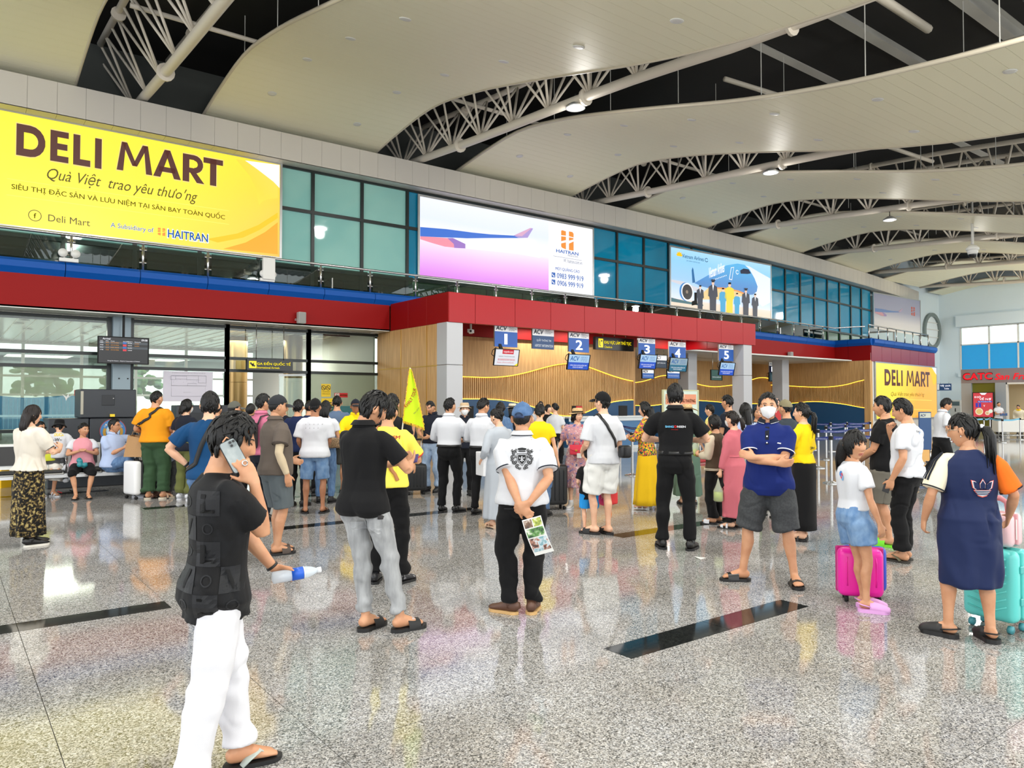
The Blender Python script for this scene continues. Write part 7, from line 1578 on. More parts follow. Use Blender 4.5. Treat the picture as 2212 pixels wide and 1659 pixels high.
    # ---- prints laid on clothes
    def decal(s, target, name, m, verts, faces, origin, u, v, ray_dir, off=.004):
        """flat print (verts in metres) laid on target along ray_dir"""
        bvh = getattr(s, '_bvh', {}).get(target.name)
        if bvh is None:
            me = target.data; bvh = BVHTree.FromPolygons([x.co for x in me.vertices], [tuple(p.vertices) for p in me.polygons]); s._bvh = dict(getattr(s, '_bvh', {}), **{target.name: bvh})
        o, u, v, dr = Vector(origin), Vector(u), Vector(v), Vector(ray_dir).normalized(); out = []
        for p in verts:
            w = o+u*float(p[0])+v*float(p[1]); h = bvh.ray_cast(w-dr*.5, dr); out.append(h[0]-dr*off if h[0] is not None else None)
        faces = [f for f in faces if all(out[i] is not None for i in f) and max((out[i]-out[f[0]]).length for i in f) < .09]; out = [p if p is not None else V(0,0,.5) for p in out]
        mb = MB().add(out, faces); return mb.build(name, m, target, world=False)
    def text_on(s, target, name, m, t, c, w, h, back=True, off=.008, bold=.02, yaw=0, shear=0):
        vv, f, asp = text_mesh(t, bold, shear); sg = -1 if back else 1; a = R(yaw); u = V(math.cos(a)*-sg*-1 if back else -math.cos(a), 0, 0)
        u = V(math.cos(a), -math.sin(a), 0) if back else V(-math.cos(a), math.sin(a), 0); dr = V(0,0,1).cross(u); dr = V(0,0,1).cross(u) if back else V(0,0,1).cross(u)
        vs = [((p[0]-.5)*w, (p[1]-.5)*h) for p in vv]; return s.decal(target, name, m, vs, f, c, u, V(0,0,1), dr, off)
    def shape_on(s, target, name, m, polys, c, back=True, yaw=0, off=.007):
        a = R(yaw); u = V(math.cos(a), -math.sin(a), 0) if back else V(-math.cos(a), math.sin(a), 0); dr = V(0,0,1).cross(u); vs, fs = [], []
        for P in polys:
            bm = bmesh.new(); f = bm.faces.new([bm.verts.new((p[0],p[1],0)) for p in P]); bmesh.ops.triangulate(bm, faces=[f]); bmesh.ops.subdivide_edges(bm, edges=bm.edges[:], cuts=2, use_grid_fill=True); bm.verts.index_update(); o = len(vs)
            vs += [(v.co.x, v.co.y) for v in bm.verts]; fs += [tuple(v.index+o for v in f.verts) for f in bm.faces]; bm.free()
        return s.decal(target, name, m, vs, fs, c, u, V(0,0,1), dr, off)
    def strap(s, target, pts, m, w=.02, name='strap', parent=None):
        me = target.data; bvh = BVHTree.FromPolygons([x.co for x in me.vertices], [tuple(p.vertices) for p in me.polygons]); P = [V(*p) for p in pts]; out, nr = [], []
        for a, b in zip(P[:-1], P[1:]):
            for i in range(5): h = bvh.find_nearest(a.lerp(b, i/5)); out.append(h[0]+h[1]*.007); nr.append(h[1])
        h = bvh.find_nearest(P[-1]); out.append(h[0]+h[1]*.007); nr.append(h[1]); vs = []
        for i, p in enumerate(out):
            d = (out[min(i+1,len(out)-1)]-out[max(i-1,0)]).normalized(); r = d.cross(nr[i]).normalized()
            for a, b in ((-1,-.5),(1,-.5),(1,.5),(-1,.5)): vs.append(p+r*a*w*.5+nr[i]*b*.006)
        mb = MB().add(vs, [(4*i+k, 4*i+(k+1)%4, 4*i+4+(k+1)%4, 4*i+4+k) for i in range(len(out)-1) for k in range(4)]); return mb.build(name, m, parent or s.root, True)
    def wp(s, p):
        """local point -> world"""
        c, sn = math.cos(-s.az), math.sin(-s.az); p = Vector(p)*s.k; return s.loc+V(c*p.x-sn*p.y, sn*p.x+c*p.y, p.z)
    def thing(s, name, label, cat, group=None):
        """an object carried by this person, built in the person's own axes but top-level"""
        o = empty(name, s.loc, -s.az, label, cat, group); o.scale = (s.k,)*3; return o
def strap_band(mb, pts, w=.018, t=.006, upv=(0,1,0)):
    return mb.tube(pts, w, 8, ry=t, upv=upv)
# the people in the hall
GP = 'people waiting in the hall'
T_BLACK = cloth('black_cloth', (15,15,17)); T_WHITE = cloth('white_cloth', (212,214,219)); T_OFFW = cloth('off_white_cloth', (224,216,202)); T_NAVY = cloth('navy_cloth', (22,34,70)); T_DNAVY = cloth('dark_navy_cloth', (24,28,40))
T_GREY = cloth('grey_cloth', (92,94,96)); T_CHAR = cloth('charcoal_cloth', (58,60,62), (66,68,70), nscale=60); T_YEL = cloth('yellow_cloth', (250,214,20)); T_LEMON = cloth('lemon_cloth', (248,230,90)); T_BLKT = cloth('black_trouser', (13,13,15))
T_JEAN = cloth('blue_denim', (84,112,150), (100,130,168), nscale=40, nstretch=(1,1,.3)); T_JEANL = cloth('pale_denim', (150,172,200), (164,184,208), nscale=30); T_JEANG = cloth('grey_washed_denim', (142,144,146), (172,174,176), nscale=26, nstretch=(1,1,.25), ramp=(.3,.7))
T_JEANS = cloth('washed_denim_short', (96,130,172), (128,158,192), nscale=16, nstretch=(1,1,.6), ramp=(.35,.7)); T_BROWN = cloth('brown_cloth', (98,88,80)); T_SHORTG = cloth('slate_short', (92,100,104)); T_OLIVE = cloth('olive_short', (112,108,98)); T_ORG = cloth('orange_cloth', (230,150,24)); T_GREEN = cloth('green_trouser', (54,80,54))
T_LBLUE = cloth('pale_blue_cloth', (176,192,224)); T_TEALB = cloth('petrol_blue_cloth', (16,66,110)); T_PINK = cloth('rose_cloth', (206,110,122)); T_PINKS = cloth('pink_shirt', (200,112,140)); T_GBLUE = cloth('grey_blue_cloth', (92,112,140)); T_LGREY = cloth('pale_grey_cloth', (176,182,190)); T_SAGE = cloth('sage_green_cloth', (96,122,106))
T_RED = cloth('red_cloth', (206,36,40)); T_CREAM = cloth('cream_cloth', (232,222,196)); M_STRAW = mat('straw', (222,190,140), .8, c2=(196,160,110), nscale=60, bump=.4, bscale=200); M_LEATH = mat('black_leather', (20,20,21), .35); M_BRLEATH = mat('brown_leather', (92,62,48), .5); M_GUM = mat('gum_sole', (206,166,110), .6)
T_FLORAL = cloth('black_floral', (18,18,18), [(30,26,22),(120,100,60),(176,160,104)], nscale=34, ramp=(.40,.66)); T_FLORP = cloth('pink_floral', (70,66,110), [(120,120,170),(206,150,150),(176,130,140),(230,196,190),(90,90,130)], nscale=16, ramp=(.28,.72)); T_AODAI = cloth('coloured_print', (24,40,60), [(40,110,60),(230,190,40),(210,60,50),(30,60,140)], tex='voronoi', nscale=46, ramp=(.1,.9))
T_CHECK = cloth('blue_check', (90,120,180), (190,204,230), tex='voronoi', nscale=70, ramp=(.3,.6)); T_LV = cloth('black_jacquard', (11,11,13), (18,19,22), nscale=9, ramp=(.45,.55), rough=.7)
M_BLUECAP = cloth('blue_denim_cap', (70,100,140), (86,116,156), nscale=18); M_NAIL = mat('silver', (210,210,212), .2, metal=.9); M_SKSLV = cloth('beige_arm_sleeve', (206,188,158))
def std(p, hair='short', **k): return p
# ---- 1 phone man
P = Person('man in black patterned shirt and white trousers talking on a phone, nearest the camera', (464,1684), 1.53, 76, 0, 'tan', girth=.97, lean=2, head=(20,-14,0), hs=1.07, group=GP, feet={1:dict(xy=(.13,-.14),yaw=10), -1:dict(xy=(-.06,.13),yaw=4)})
P.shoe_m = mat('grey_strap', (176,186,180), .5)
c, rot = P.headM(); e = c+rot @ V(.099,.030,-.050); PH = (e.x+.030, e.y+.085, e.z-.125)
P.arms(r=dict(w=PH, pole=(-.12,-.1,-1.5), d=(-.10,-.48,.86), n=(-.97,.0,-.1), curls=[.22,.25,.35,.5], thumb=.6, spread=.3), l=dict(w=(-.12,.31,.93), pole=(-1,-.6,-.3), d=(.05,.95,-.25), n=(.5,-.1,-.8), curl=.75))
P.body('flipflop').hair('short', .026, n_tufts=190, tuft_len=.042, up=.2)
sh = P.top(T_LV, hem=.77, sleeve=.72, infl=.024, flare=.045, name='shirt', slv_infl=.018)
P.legs(cloth('white_trouser', (220,220,225)), 1.93, .016, hem=.074, waist=.92, wide=1.08, knee=1.12, amp=.008)
M_LVP = cloth('black_print_sheen', (27,28,31), rough=.5); M_LVD = cloth('black_print_dark', (7,7,8), rough=.6)
def on_side(nm, m, v, f, x, z, off): a = R(-62); u = V(math.cos(a),-math.sin(a),0); P.decal(sh, nm, m, v, f, u*x+V(0,0,z), u, V(0,0,1), V(0,0,1).cross(u), off)
def gridq(w, h, n=6): return [((i/n-.5)*w, (j/n-.5)*h) for j in range(n+1) for i in range(n+1)], [(j*(n+1)+i, j*(n+1)+i+1, (j+1)*(n+1)+i+1, (j+1)*(n+1)+i) for j in range(n) for i in range(n)]
for i in range(-1,2):
    for j in range(5):
        x, z = i*.115, .86+j*.115
        if i == 1 and j > 1: continue
        if (i+j) % 2 == 0:
            on_side('print_patch', M_LVP, *gridq(.112,.112), x, z, .004); v, f, _ = text_mesh('V' if j%2 else 'L', .06); on_side('print_letter', M_LVD, [((p[0]-.5)*.07,(p[1]-.5)*.085) for p in v], f, x, z, .008)
        else: Q = [[(.026*math.cos(a),.026*math.sin(a)),(.026*math.cos(b),.026*math.sin(b)),(.020*math.cos(b),.020*math.sin(b)),(.020*math.cos(a),.020*math.sin(a))] for a, b in zip(np.linspace(0,6.28,15)[:-1], np.linspace(0,6.28,15)[1:])]; on_side('print_flower', M_LVP, [p for q in Q for p in q], [(4*k,4*k+1,4*k+2,4*k+3) for k in range(len(Q))], x, z, .005)
c, rot = P.headM(); ph = P.thing('phone', 'grey smartphone with three lenses held at the ear of the man in black', 'phone')
ax1 = (rot @ V(0,.66,-.75)).normalized(); ax2 = V(1,0,.05).cross(ax1).normalized(); nx_ = ax1.cross(ax2).normalized(); nx_ = nx_ if nx_.x > 0 else -nx_
def slab_(mb, c, a, b, n, la, lb, ln, r=.012):
    t = MB(); t.rbox((-la/2,-lb/2,-ln/2),(la/2,lb/2,ln/2), min(r, ln*.45), 2); mb.add([c+a*p[0]+b*p[1]+n*p[2] for p in t.v], t.f); return mb
def rslab(mb, c, a, b, n, la, lb, ln, r):
    pts = []
    for cx, cy, t0 in ((la/2-r,lb/2-r,0),(-la/2+r,lb/2-r,90),(-la/2+r,-lb/2+r,180),(la/2-r,-lb/2+r,270)): pts += [(cx+r*math.cos(R(t0+k*22.5)), cy+r*math.sin(R(t0+k*22.5))) for k in range(5)]
    return mb.prism(pts, ln, c-n*ln/2, a, b, n)
rslab(MB(), e, ax1, ax2, nx_, .158, .080, .007, .014).build('case', mat('phone_edge', (30,30,32), .4), ph); rslab(MB(), e+nx_*.0045, ax1, ax2, nx_, .152, .074, .003, .012).build('back_cover', mat('phone_back', (150,160,162), .45, c2=(172,180,180), nscale=20), ph)
cm_ = e-ax1*.055+ax2*.018*(1 if (ax2.z > 0) else -1)+nx_*.006; rslab(MB(), cm_, ax1, ax2, nx_, .034, .034, .004, .009).build('camera_plate', mat('phone_plate', (120,130,132), .3), ph); mb = MB()
for a_, b_ in ((-.008,-.008),(.008,-.008),(-.008,.008)): mb.tube([cm_+ax1*a_+ax2*b_, cm_+ax1*a_+ax2*b_+nx_*.004], .0062, 12)
mb.build('lens', M_LEATH, ph)
bt = P.thing('water_bottle', 'clear plastic water bottle with blue label held by the man in black', 'bottle'); w = V(*P.arm[-1]['w'])+V(.06,.075,-.03); dr = V(.16,.97,.08).normalized()
MB().tube([w-dr*.10,w-dr*.095,w-dr*.02,w+dr*.07,w+dr*.10,w+dr*.125,w+dr*.128],[.02,.031,.031,.031,.024,.012,.012],16).build('body', mat('clear_plastic', (226,236,246), .12, alpha=.55, spec=.7), bt, True); MB().tube([w-dr*.005,w+dr*.055],.0318,16).build('label', mat('bottle_label', (26,90,200), .4), bt, True); MB().tube([w+dr*.126,w+dr*.146],.0145,14).build('cap', mat('bottle_cap', (232,236,240), .4), bt, True); MB().tube([w+dr*.055,w+dr*.060],.0321,16).build('label_edge', M_WHITE, bt, True)
wr = P.arm[1]['wr']; hd_ = V(*P.arm[1]['d']).normalized(); kn = wr+hd_*.105; MB().tube([kn+V(.014,.012*math.cos(a)+.006,.012*math.sin(a)) for a in np.linspace(0,6.28,12)], .0035, 6).build('finger_ring', M_NAIL, P.root, True)
wl = P.arm[-1]['wr']; dl = (P.arm[-1]['wr']-P.arm[-1]['e']).normalized(); MB().tube([wl-dl*.02, wl-dl*.008], .032, 14).build('bracelet', M_BLK, P.root, True)
# ---- 2 grey jeans
P = Person('man in black polo and grey washed jeans looking down at his hands, seen from behind', (812,1362), 1.68, 36, 0, 'tan', girth=.93, pel=(-.085,-.03,.92), head=(34,-24,4), group=GP, feet={1:dict(xy=(.17,.07),yaw=28), -1:dict(xy=(-.07,-.02),yaw=6)})
P.arms(r=dict(w=(.10,.28,1.17), pole=(1,-.5,-.9), d=(-.55,.75,.3), n=(-.4,-.5,.7), curl=.6), l=dict(w=(-.06,.30,1.16), pole=(-1,-.5,-.9), d=(.75,.6,.2), n=(.2,-.5,.8), curl=.6))
P.body('slide').hair('short', .028, n_tufts=150, tuft_len=.055, up=.5); P.top(T_BLACK, hem=.82, sleeve=.72, infl=.017, flare=.042, collar=T_BLACK, slv_infl=.012); lg = P.legs(T_JEANG, 1.90, .012, hem=.052, waist=.95, amp=.012)
dk = mat('denim_seam', (92,94,98), .8); mb = MB()
for sx_ in (-1,1):
    P.shape_on(lg, 'back_pocket', T_JEANG, [[(-.065,.06),(.065,.06),(.065,-.05),(0,-.09),(-.065,-.05)]], (sx_*.082,-.1,.79), True, 0, .006)
P.shape_on(lg, 'patch', mat('patch_dark', (24,20,22), .6), [[(-.014,-.014),(.014,-.014),(.014,.014),(-.014,.014)]], (.10,-.1,.82), True, 0, .011); P.shape_on(lg, 'red_tab', T_RED, [[(-.004,-.008),(.004,-.008),(.004,.008),(-.004,.008)]], (.150,-.1,.82), True, 0, .011)
bk_ = P.thing('passport', 'dark purple passport in the hands of the man in grey jeans', 'passport'); c = V(.045,.36,1.19); slab_(MB(), c, V(.9,.3,.2).normalized(), V(-.3,.7,.6).normalized(), V(0,-.6,.75).normalized(), .125,.09,.008,.003).build('cover', mat('passport_purple', (64,52,120), .5), bk_)
for o in [k for k in bpy.data.objects if k.parent == P.root and k.name.startswith('sandal')]:
    sd = 1 if o.data.vertices[0].co.x > .03 else -1; f = P.ft[sd]; st_ = [k for k in bpy.data.objects if k.parent == o][0]; v, fc, _ = text_mesh('adidas', .04); rr = V(f['f'].y,-f['f'].x,0); P.decal(st_, 'lettering', T_WHITE, [((p[0]-.5)*.075,(p[1]-.5)*.03) for p in v], fc, V(f['a'].x,f['a'].y,.09)+f['f']*.088, rr, f['f'], (0,0,-1), .007)
# ---- 3 man in blue cap
P = Person('man in white polo with a black crest and blue cap, hands clasped behind his back', (1128,1326), 1.58, 8, 0, 'tan', girth=1.12, head=(6,2,0), group=GP, feet={-1:dict(xy=(-.10,.0),yaw=-68), 1:dict(xy=(.075,.04),yaw=4)})
P.shoe_m, P.sole_m = M_BRLEATH, M_GUM
P.arms(r=dict(w=(.085,-.215,.93), pole=(1,-.05,.05), d=(-.72,-.12,-.35), n=(-.1,1,.1), curl=.5), l=dict(w=(.02,-.225,.885), pole=(-1,-.1,.2), d=(.72,-.1,-.62), n=(0,1,0), curl=.3, curls=[.15,.3,.45,.5]))
P.body('shoe').hair('crop', .008, n_tufts=0); cp = P.cap(M_BLUECAP, back=False); sh = P.top(T_WHITE, hem=.90, sleeve=.76, infl=.022, flare=.02, collar=T_WHITE, cuff=T_DNAVY, amp=.011); lg = P.legs(T_BLKT, 1.95, .016, hem=.068, waist=1.0, wide=1.05, amp=.012)
mb = MB(); mb.tube([V(.033*math.cos(a), -.130+.10*abs(.033*math.cos(a)), .034+.026*math.sin(a)) for a in np.linspace(.1,3.04,10)], .004, 6).ell((0,-.118,.036),(.03,.012,.022),12,8); P.headpart(mb, 'strap_arch', mat('cap_edge', (44,66,98), .7), cp); mb = MB(); mb.tube([V(.042*math.cos(a), -.119-.014*math.sin(a), .024) for a in np.linspace(-.3,3.44,9)], .003, 6, ry=.011); P.headpart(mb, 'strap', mat('cap_strap', (40,60,96), .7), cp)
vv, ff, _ = text_mesh('ADVANCE 1988', .03); mb = MB(); mb.add([(-(p[0]-.5)*-.07, -.1385+.012*abs((p[0]-.5)*2)**2, .018+p[1]*.012) for p in vv], ff); P.headpart(mb, 'strap_lettering', mat('strap_print', (20,34,60), .7), cp, False)
mb = MB(); L = P.M()
mb.tube([L(V(.084*math.sin(a), -.014+.0845*math.cos(a)*1.02, 1.456-.022*max(0,math.cos(a))**2)) for a in np.linspace(R(40),R(320),24)], .003, 5); mb.build('collar_stripe', T_DNAVY, sh, True)
K_ = mat('crest_black', (18,20,22), .7); cc = (.02,-.1,1.275)
def ringpoly(cx, cy, rx, ry, t, n=14, a0=0, a1=2*math.pi):
    A = np.linspace(a0, a1, n); return [[(cx+rx*math.cos(A[i]), cy+ry*math.sin(A[i])),(cx+rx*math.cos(A[i+1]), cy+ry*math.sin(A[i+1])),(cx+(rx-t)*math.cos(A[i+1]), cy+(ry-t)*math.sin(A[i+1])),(cx+(rx-t)*math.cos(A[i]), cy+(ry-t)*math.sin(A[i]))] for i in range(n-1)]
polys = [[(-.030,.030),(.030,.030),(.030,-.010),(0,-.045),(-.030,-.010)]]; out = [(-.037,.038),(.037,.038),(.037,-.012),(0,-.054),(-.037,-.012)]
for i in range(5): a, b = out[i], out[(i+1)%5]; polys.append([a, b, (b[0]*1.1,b[1]*1.1), (a[0]*1.1,a[1]*1.1)])
for sg_ in (1,-1):
    for cx, cy, r, a0 in ((.062,.045,.020,0),(.075,.010,.018,1),(.060,-.028,.020,2),(.036,-.062,.018,.5),(.048,.066,.012,0),(.078,.062,.012,1),(.02,-.078,.012,2),(.082,-.012,.010,0),(.05,.015,.010,1)): polys += ringpoly(sg_*cx, cy, r, r, r*.38, 11, a0, a0+5.2); polys += ringpoly(sg_*cx, cy, r*.45, r*.45, r*.3, 8)
polys += [[(-.03,.055),(.03,.055),(.026,.064),(-.026,.064)], [(-.03,.068),(.03,.068),(.036,.082),(.018,.076),(0,.088),(-.018,.076),(-.036,.082)]]
P.shape_on(sh, 'crest_print', K_, polys, cc, True, 0, .008)
bee = [[(-.005,.012),(.005,.012),(.006,-.016),(0,-.028),(-.006,-.016)],[(-.006,.004),(-.022,.014),(-.02,.0)],[(.006,.004),(.022,.014),(.02,.0)],[(-.006,-.004),(-.019,-.016),(-.012,-.02)],[(.006,-.004),(.019,-.016),(.012,-.02)],[(-.004,.013),(.004,.013),(.004,.02),(-.004,.02)]]
P.shape_on(sh, 'bee_print', T_WHITE, bee, cc, True, 0, .013); P.shape_on(lg, 'pocket_seam', mat('seam', (60,60,62), .8), [[(-.07,-.004),(.07,.004),(.07,.008),(-.07,0)]], (-.06,-.1,.87), True, 0, .005)
fl_ = P.thing('flyer', 'printed photo flyer hanging from the clasped hands of the man in the blue cap', 'flyer'); o_ = V(.035,-.262,.80); u_ = V(.95,.0,.28).normalized(); v_ = V(.30,0,-.95).normalized(); W_, H_ = .155, .29
def sheet(x0, y0, x1, y1, off, nm, m):
    mb = MB(); n = 8; vs = []
    for i in range(n+1):
        t = y0+(y1-y0)*i/n; bend_ = .03*math.sin(t*2.6)
        for x in (x0, x1): vs.append(o_+u_*(x*W_)+v_*(t*H_)+V(0,-bend_-off,0)+u_*(.02*t*t))
    mb.add(vs, [(2*i,2*i+1,2*i+3,2*i+2) for i in range(n)]); mb.build(nm, m, fl_)
sheet(0,0,1,1,0,'paper',mat('flyer_paper', (226,226,222), .5))
for i, (a, b, c_, d_, m) in enumerate(((.05,.03,.47,.24,[(40,30,30),(120,90,70),(200,190,180)]),(.52,.03,.95,.24,[(60,90,40),(170,180,70),(220,220,200)]),(.05,.27,.95,.50,[(30,60,40),(90,140,70),(220,220,210)]),(.05,.53,.95,.90,[(60,50,50),(170,120,100),(200,214,220),(120,160,170)]))): sheet(a,b,c_,d_,.002,'photo_print',mat('flyer_photo_%d' % i, m[0], .5, c2=m[1:], nscale=26, ramp=(.35,.65)))
# ---- 4 tall man in black seen from behind
P = Person('tall man in black polo and black trousers with blue and white lettering on his back', (1460,1187), 1.79, 2, 0, 'fair', girth=.98, group=GP, feet={1:dict(xy=(.15,.0),yaw=14), -1:dict(xy=(-.14,.02),yaw=-14)})
P.arms(r=dict(w=(.15,.24,1.12), pole=(1,-.6,-.4), d=(-.6,.7,.1), n=(-.5,-.3,.6)), l=dict(w=(-.15,.24,1.12), pole=(-1,-.6,-.4), d=(.6,.7,.1), n=(.5,-.3,.6)))
P.shoe_m = M_LEATH; P.body('shoe').hair('short', .022, n_tufts=80, tuft_len=.045); sh = P.top(T_BLACK, hem=.985, sleeve=.72, infl=.016, flare=0, collar=T_BLACK); P.legs(T_BLKT, 1.95, .012, hem=.058, waist=1.03, belt=M_LEATH)
vb = mat('print_sky', (110,190,230), .6); P.text_on(sh, 'back_lettering', vb, 'BANG', (-.052,-.1,1.275), .085, .022, True, bold=.06); P.text_on(sh, 'back_lettering', T_WHITE, 'NSEN', (.066,-.1,1.275), .085, .022, True, bold=.06); P.shape_on(sh, 'logo_ring', T_RED, ringpoly(.006,0,.013,.013,.006), (0,-.1,1.275), True, 0, .006); P.text_on(sh, 'small_lettering', T_RED, 'SPA & RESORT', (0,-.1,1.245), .07, .008, True, bold=.02)
# ---- 5 masked man with folded arms
P = Person('man in dark blue polo and grey shorts with white mask and folded arms', (1662,1260), 1.67, 184, 0, 'tan', girth=1.08, head=(-6,2,0), group=GP, feet={1:dict(xy=(.235,.0),yaw=72), -1:dict(xy=(-.215,.0),yaw=-14)})
P.arms(r=dict(w=(-.09,.235,1.10), pole=(1,.1,-.75), d=(-.95,-.12,.02), n=(0,-1,.3), curl=.35), l=dict(w=(.10,.215,1.145), pole=(-1,.1,-.75), d=(.95,-.1,.25), n=(0,-1,-.2), curl=.25))
P.shoe_m = M_LEATH; P.body('slide').hair('short', .020, n_tufts=70, tuft_len=.03); P.mask(); T_BPOLO = cloth('royal_navy_cloth', (16,34,100)); sh = P.top(T_BPOLO, hem=.80, sleeve=.80, infl=.026, flare=.035, collar=T_DNAVY, cuff=T_WHITE, slv_infl=.014)
P.legs(T_CHAR, 1.0, .026, hem=.112, waist=.98, wide=1.12, amp=.012)
for z in (1.33,1.275): P.shape_on(sh, 'button', T_WHITE, [[(.007*math.cos(a),.007*math.sin(a)) for a in np.linspace(0,6.28,9)[:-1]]], (0,.2,z), False, 0, .005)
P.shape_on(sh, 'placket', T_DNAVY, [[(-.018,.07),(.018,.07),(.015,-.085),(-.015,-.085)]], (0,.2,1.345), False, 0, .003); P.shape_on(sh, 'chest_badge', T_WHITE, [[(-.016,0),(.016,-.006),(.018,.004),(-.01,.008)]], (-.10,.2,1.27), False, 0, .005)
mb = MB(); L = P.M(); mb.tube([L(V(.092*math.sin(a), -.013+.092*math.cos(a), 1.461-.022*max(0,math.cos(a))**2)) for a in np.linspace(R(18),R(342),24)], .003, 5); mb.build('collar_stripe', T_WHITE, sh, True)
# ---- 6 girl in white tee
P = Person('girl in white cropped tee, denim skirt and pink clogs looking back at the camera', (1866,1316), 1.34, 58, 0, 'tan', fem=.5, girth=.92, pel=(-.04,-.07,.92), head=(76,-2,0), twist=8, hs=1.2, group=GP, feet={1:dict(xy=(.09,-.03),yaw=30), -1:dict(xy=(-.07,.05),yaw=36)})
P.arms(r=dict(w=(.235,.03,.86), pole=(.6,-1,0), d=(.0,.25,-1), n=(-.9,0,-.2), curl=.5), l=dict(w=(-.22,.10,.86)))
P.shoe_m = P.sole_m = mat('pink_clog', (224,164,222), .5); P.body('croc').hair('long', .016, back=(.23,1.3), n_tufts=120, tuft_len=.07, m=M_HAIR); sh = P.top(T_WHITE, hem=.98, sleeve=.62, infl=.022, flare=.03); P.legs(T_JEANS, .62, .035, hem=.128, waist=1.02, name='denim_skirt', wide=1.15)
for i, c_ in enumerate(((60,120,190),(210,60,70),(120,170,210))): P.shape_on(sh, 'back_print', mat('print_%d' % i, c_, .6), [[(.018*math.cos(a)+.012*(i-1), .03*math.sin(a)-.02*i) for a in np.linspace(0,6.28,8)[:-1]]], (-.02,-.1,1.33), True, 0, .005)
# ---- 7 girl in the navy dress
P = Person('girl with ponytail in navy dress with cream and orange sleeves, nearest at right', (2098,1382), 1.50, -12, 0, 'tan', fem=.6, girth=1.12, head=(-62,-6,0), hs=1.1, group=GP, feet={-1:dict(xy=(-.15,.02),yaw=-58), 1:dict(xy=(.13,-.01),yaw=-12)})
P.arms(l=dict(w=(-.30,.06,.89), pole=(-.3,-1,0), d=(-.05,.25,-1), n=(.7,.2,-.2), curl=.7), r=dict(w=(.30,.16,.93), pole=(.5,-1,0)))
P.body('croc').hair('tied', .012, pony=.24, n_tufts=90, tuft_len=.05, m=M_HAIR); P.glasses(mat('silver_frame', (190,180,160), .3, metal=.6)); T_DRESS = cloth('navy_dress', (20,34,74), rough=.6)
sl_m = T_CREAM; dr = P.top(T_DRESS, hem=.90, sleeve=.86, infl=.020, flare=.0, name='dress', slv_m=T_CREAM, cuff=T_DNAVY, slv_infl=.018, amp=.017, gown=dict(z1=1.25, hem=.42, hemr=.195, folds=6, amp=.014, depth=.82))
slv = [k for k in bpy.data.objects if k.parent == dr and k.name.startswith('sleeves')][0]; T_OSL = cloth('orange_sleeve', (232,110,30)); slv.data.materials.append(T_OSL)
for f in slv.data.polygons:
    if f.center.x > .12: f.material_index = 1
a = P.sh[-1]; b = P.arm[-1]['e'].lerp(a,.16)
for i in (-1,0,1): P.strap(slv, [a.lerp(b,t)+V(-.05,i*.03-.02,.07) for t in np.linspace(-.25,1,5)], T_DNAVY, .012, 'sleeve_stripe', slv)
TR = lambda k_: [[(x*k_, y*k_) for x, y in Q] for Q in ([(0,.062),(.018,.03),(.016,-.002),(0,-.006),(-.016,-.002),(-.018,.03)], [(-.07,.052),(-.06,.0),(-.044,-.012),(-.022,-.008),(-.026,.025),(-.045,.045)], [(.07,.052),(.045,.045),(.026,.025),(.022,-.008),(.044,-.012),(.06,.0)])]
P.shape_on(dr, 'trefoil_edge', mat('coral_print', (226,92,70), .6), TR(1.14)+[[(-.062,-.016),(.062,-.016),(.03,-.062),(0,-.072),(-.03,-.062)]], (.06,-.1,1.175), True, 0, .010); P.shape_on(dr, 'trefoil_white', T_WHITE, TR(1.05)+[[(-.055,-.018),(.055,-.018),(.028,-.056),(0,-.064),(-.028,-.056)]], (.06,-.1,1.175), True, 0, .014); P.shape_on(dr, 'trefoil_navy', T_DRESS, TR(.92)+[[(-.055,-.022-.012*i),(.055,-.022-.012*i),(.05,-.028-.012*i),(-.05,-.028-.012*i)] for i in range(3)], (.06,-.1,1.175), True, 0, .018)
c, rot = P.headM(); mb = MB(); mb.ell((0,-.118,.016),(.024,.016,.024),10,8); P.headpart(mb, 'hair_tie', T_WHITE); mb = MB(); mb.ell((-.079,-.004,-.035),(.004,.004,.010),8,6); P.headpart(mb, 'earring', M_NAIL)
# ---- 8, 9 two men at right
P = Person('young man in white tee with pale blue yoke and black trousers, hand at his chin', (1962,1213), 1.63, -72, 0, 'tan', girth=1.06, head=(-4,-12,0), group=GP, feet={1:dict(xy=(.06,.05),yaw=-12), -1:dict(xy=(-.1,.02),yaw=12)})
P.shoe_m = mat('olive_strap', (96,92,70), .6); P.sole_m = mat('olive_sole', (50,46,40), .6)
P.arms(l=dict(w=(-.245,.07,.87), pole=(-.4,-1,0), d=(.05,.3,-1), n=(.8,.2,0), curl=.5), r=dict(w=(.075,.20,1.36), pole=(.7,.3,-1), d=(-.3,-.1,.8), n=(-.4,-.8,0), curl=.9))
P.body('flipflop').hair('short', .024, n_tufts=90); sh = P.top(T_WHITE, hem=.90, sleeve=.70, infl=.024, flare=.03); P.legs(T_BLKT, 1.90, .020, hem=.078, waist=.98); P.shape_on(sh, 'yoke', T_LBLUE, [[(-.13,.05),(.13,.05),(.13,-.03),(-.13,-.03)]], (0,-.1,1.37), True, 0, .005); P.text_on(sh, 'yoke_lettering', T_DNAVY, 'DNG', (-.05,-.1,1.37), .06, .02, True, off=.009)
ph = P.thing('phone', 'dark smartphone in the lowered hand of the young man in white', 'phone'); slab_(MB(), V(-.235,.12,.80), V(0,.3,-1).normalized(), V(.1,1,.3).normalized(), V(1,0,0), .14,.07,.009,.003).build('case', mat('phone_edge'), ph)
P = Person('man in black tee and grey shorts with bright green slippers', (1914,1178), 1.66, -78, 0, 'tan', girth=1.08, head=(2,-3,0), group=GP, feet={1:dict(xy=(.09,.05),yaw=-8), -1:dict(xy=(-.09,-.06),yaw=10)})
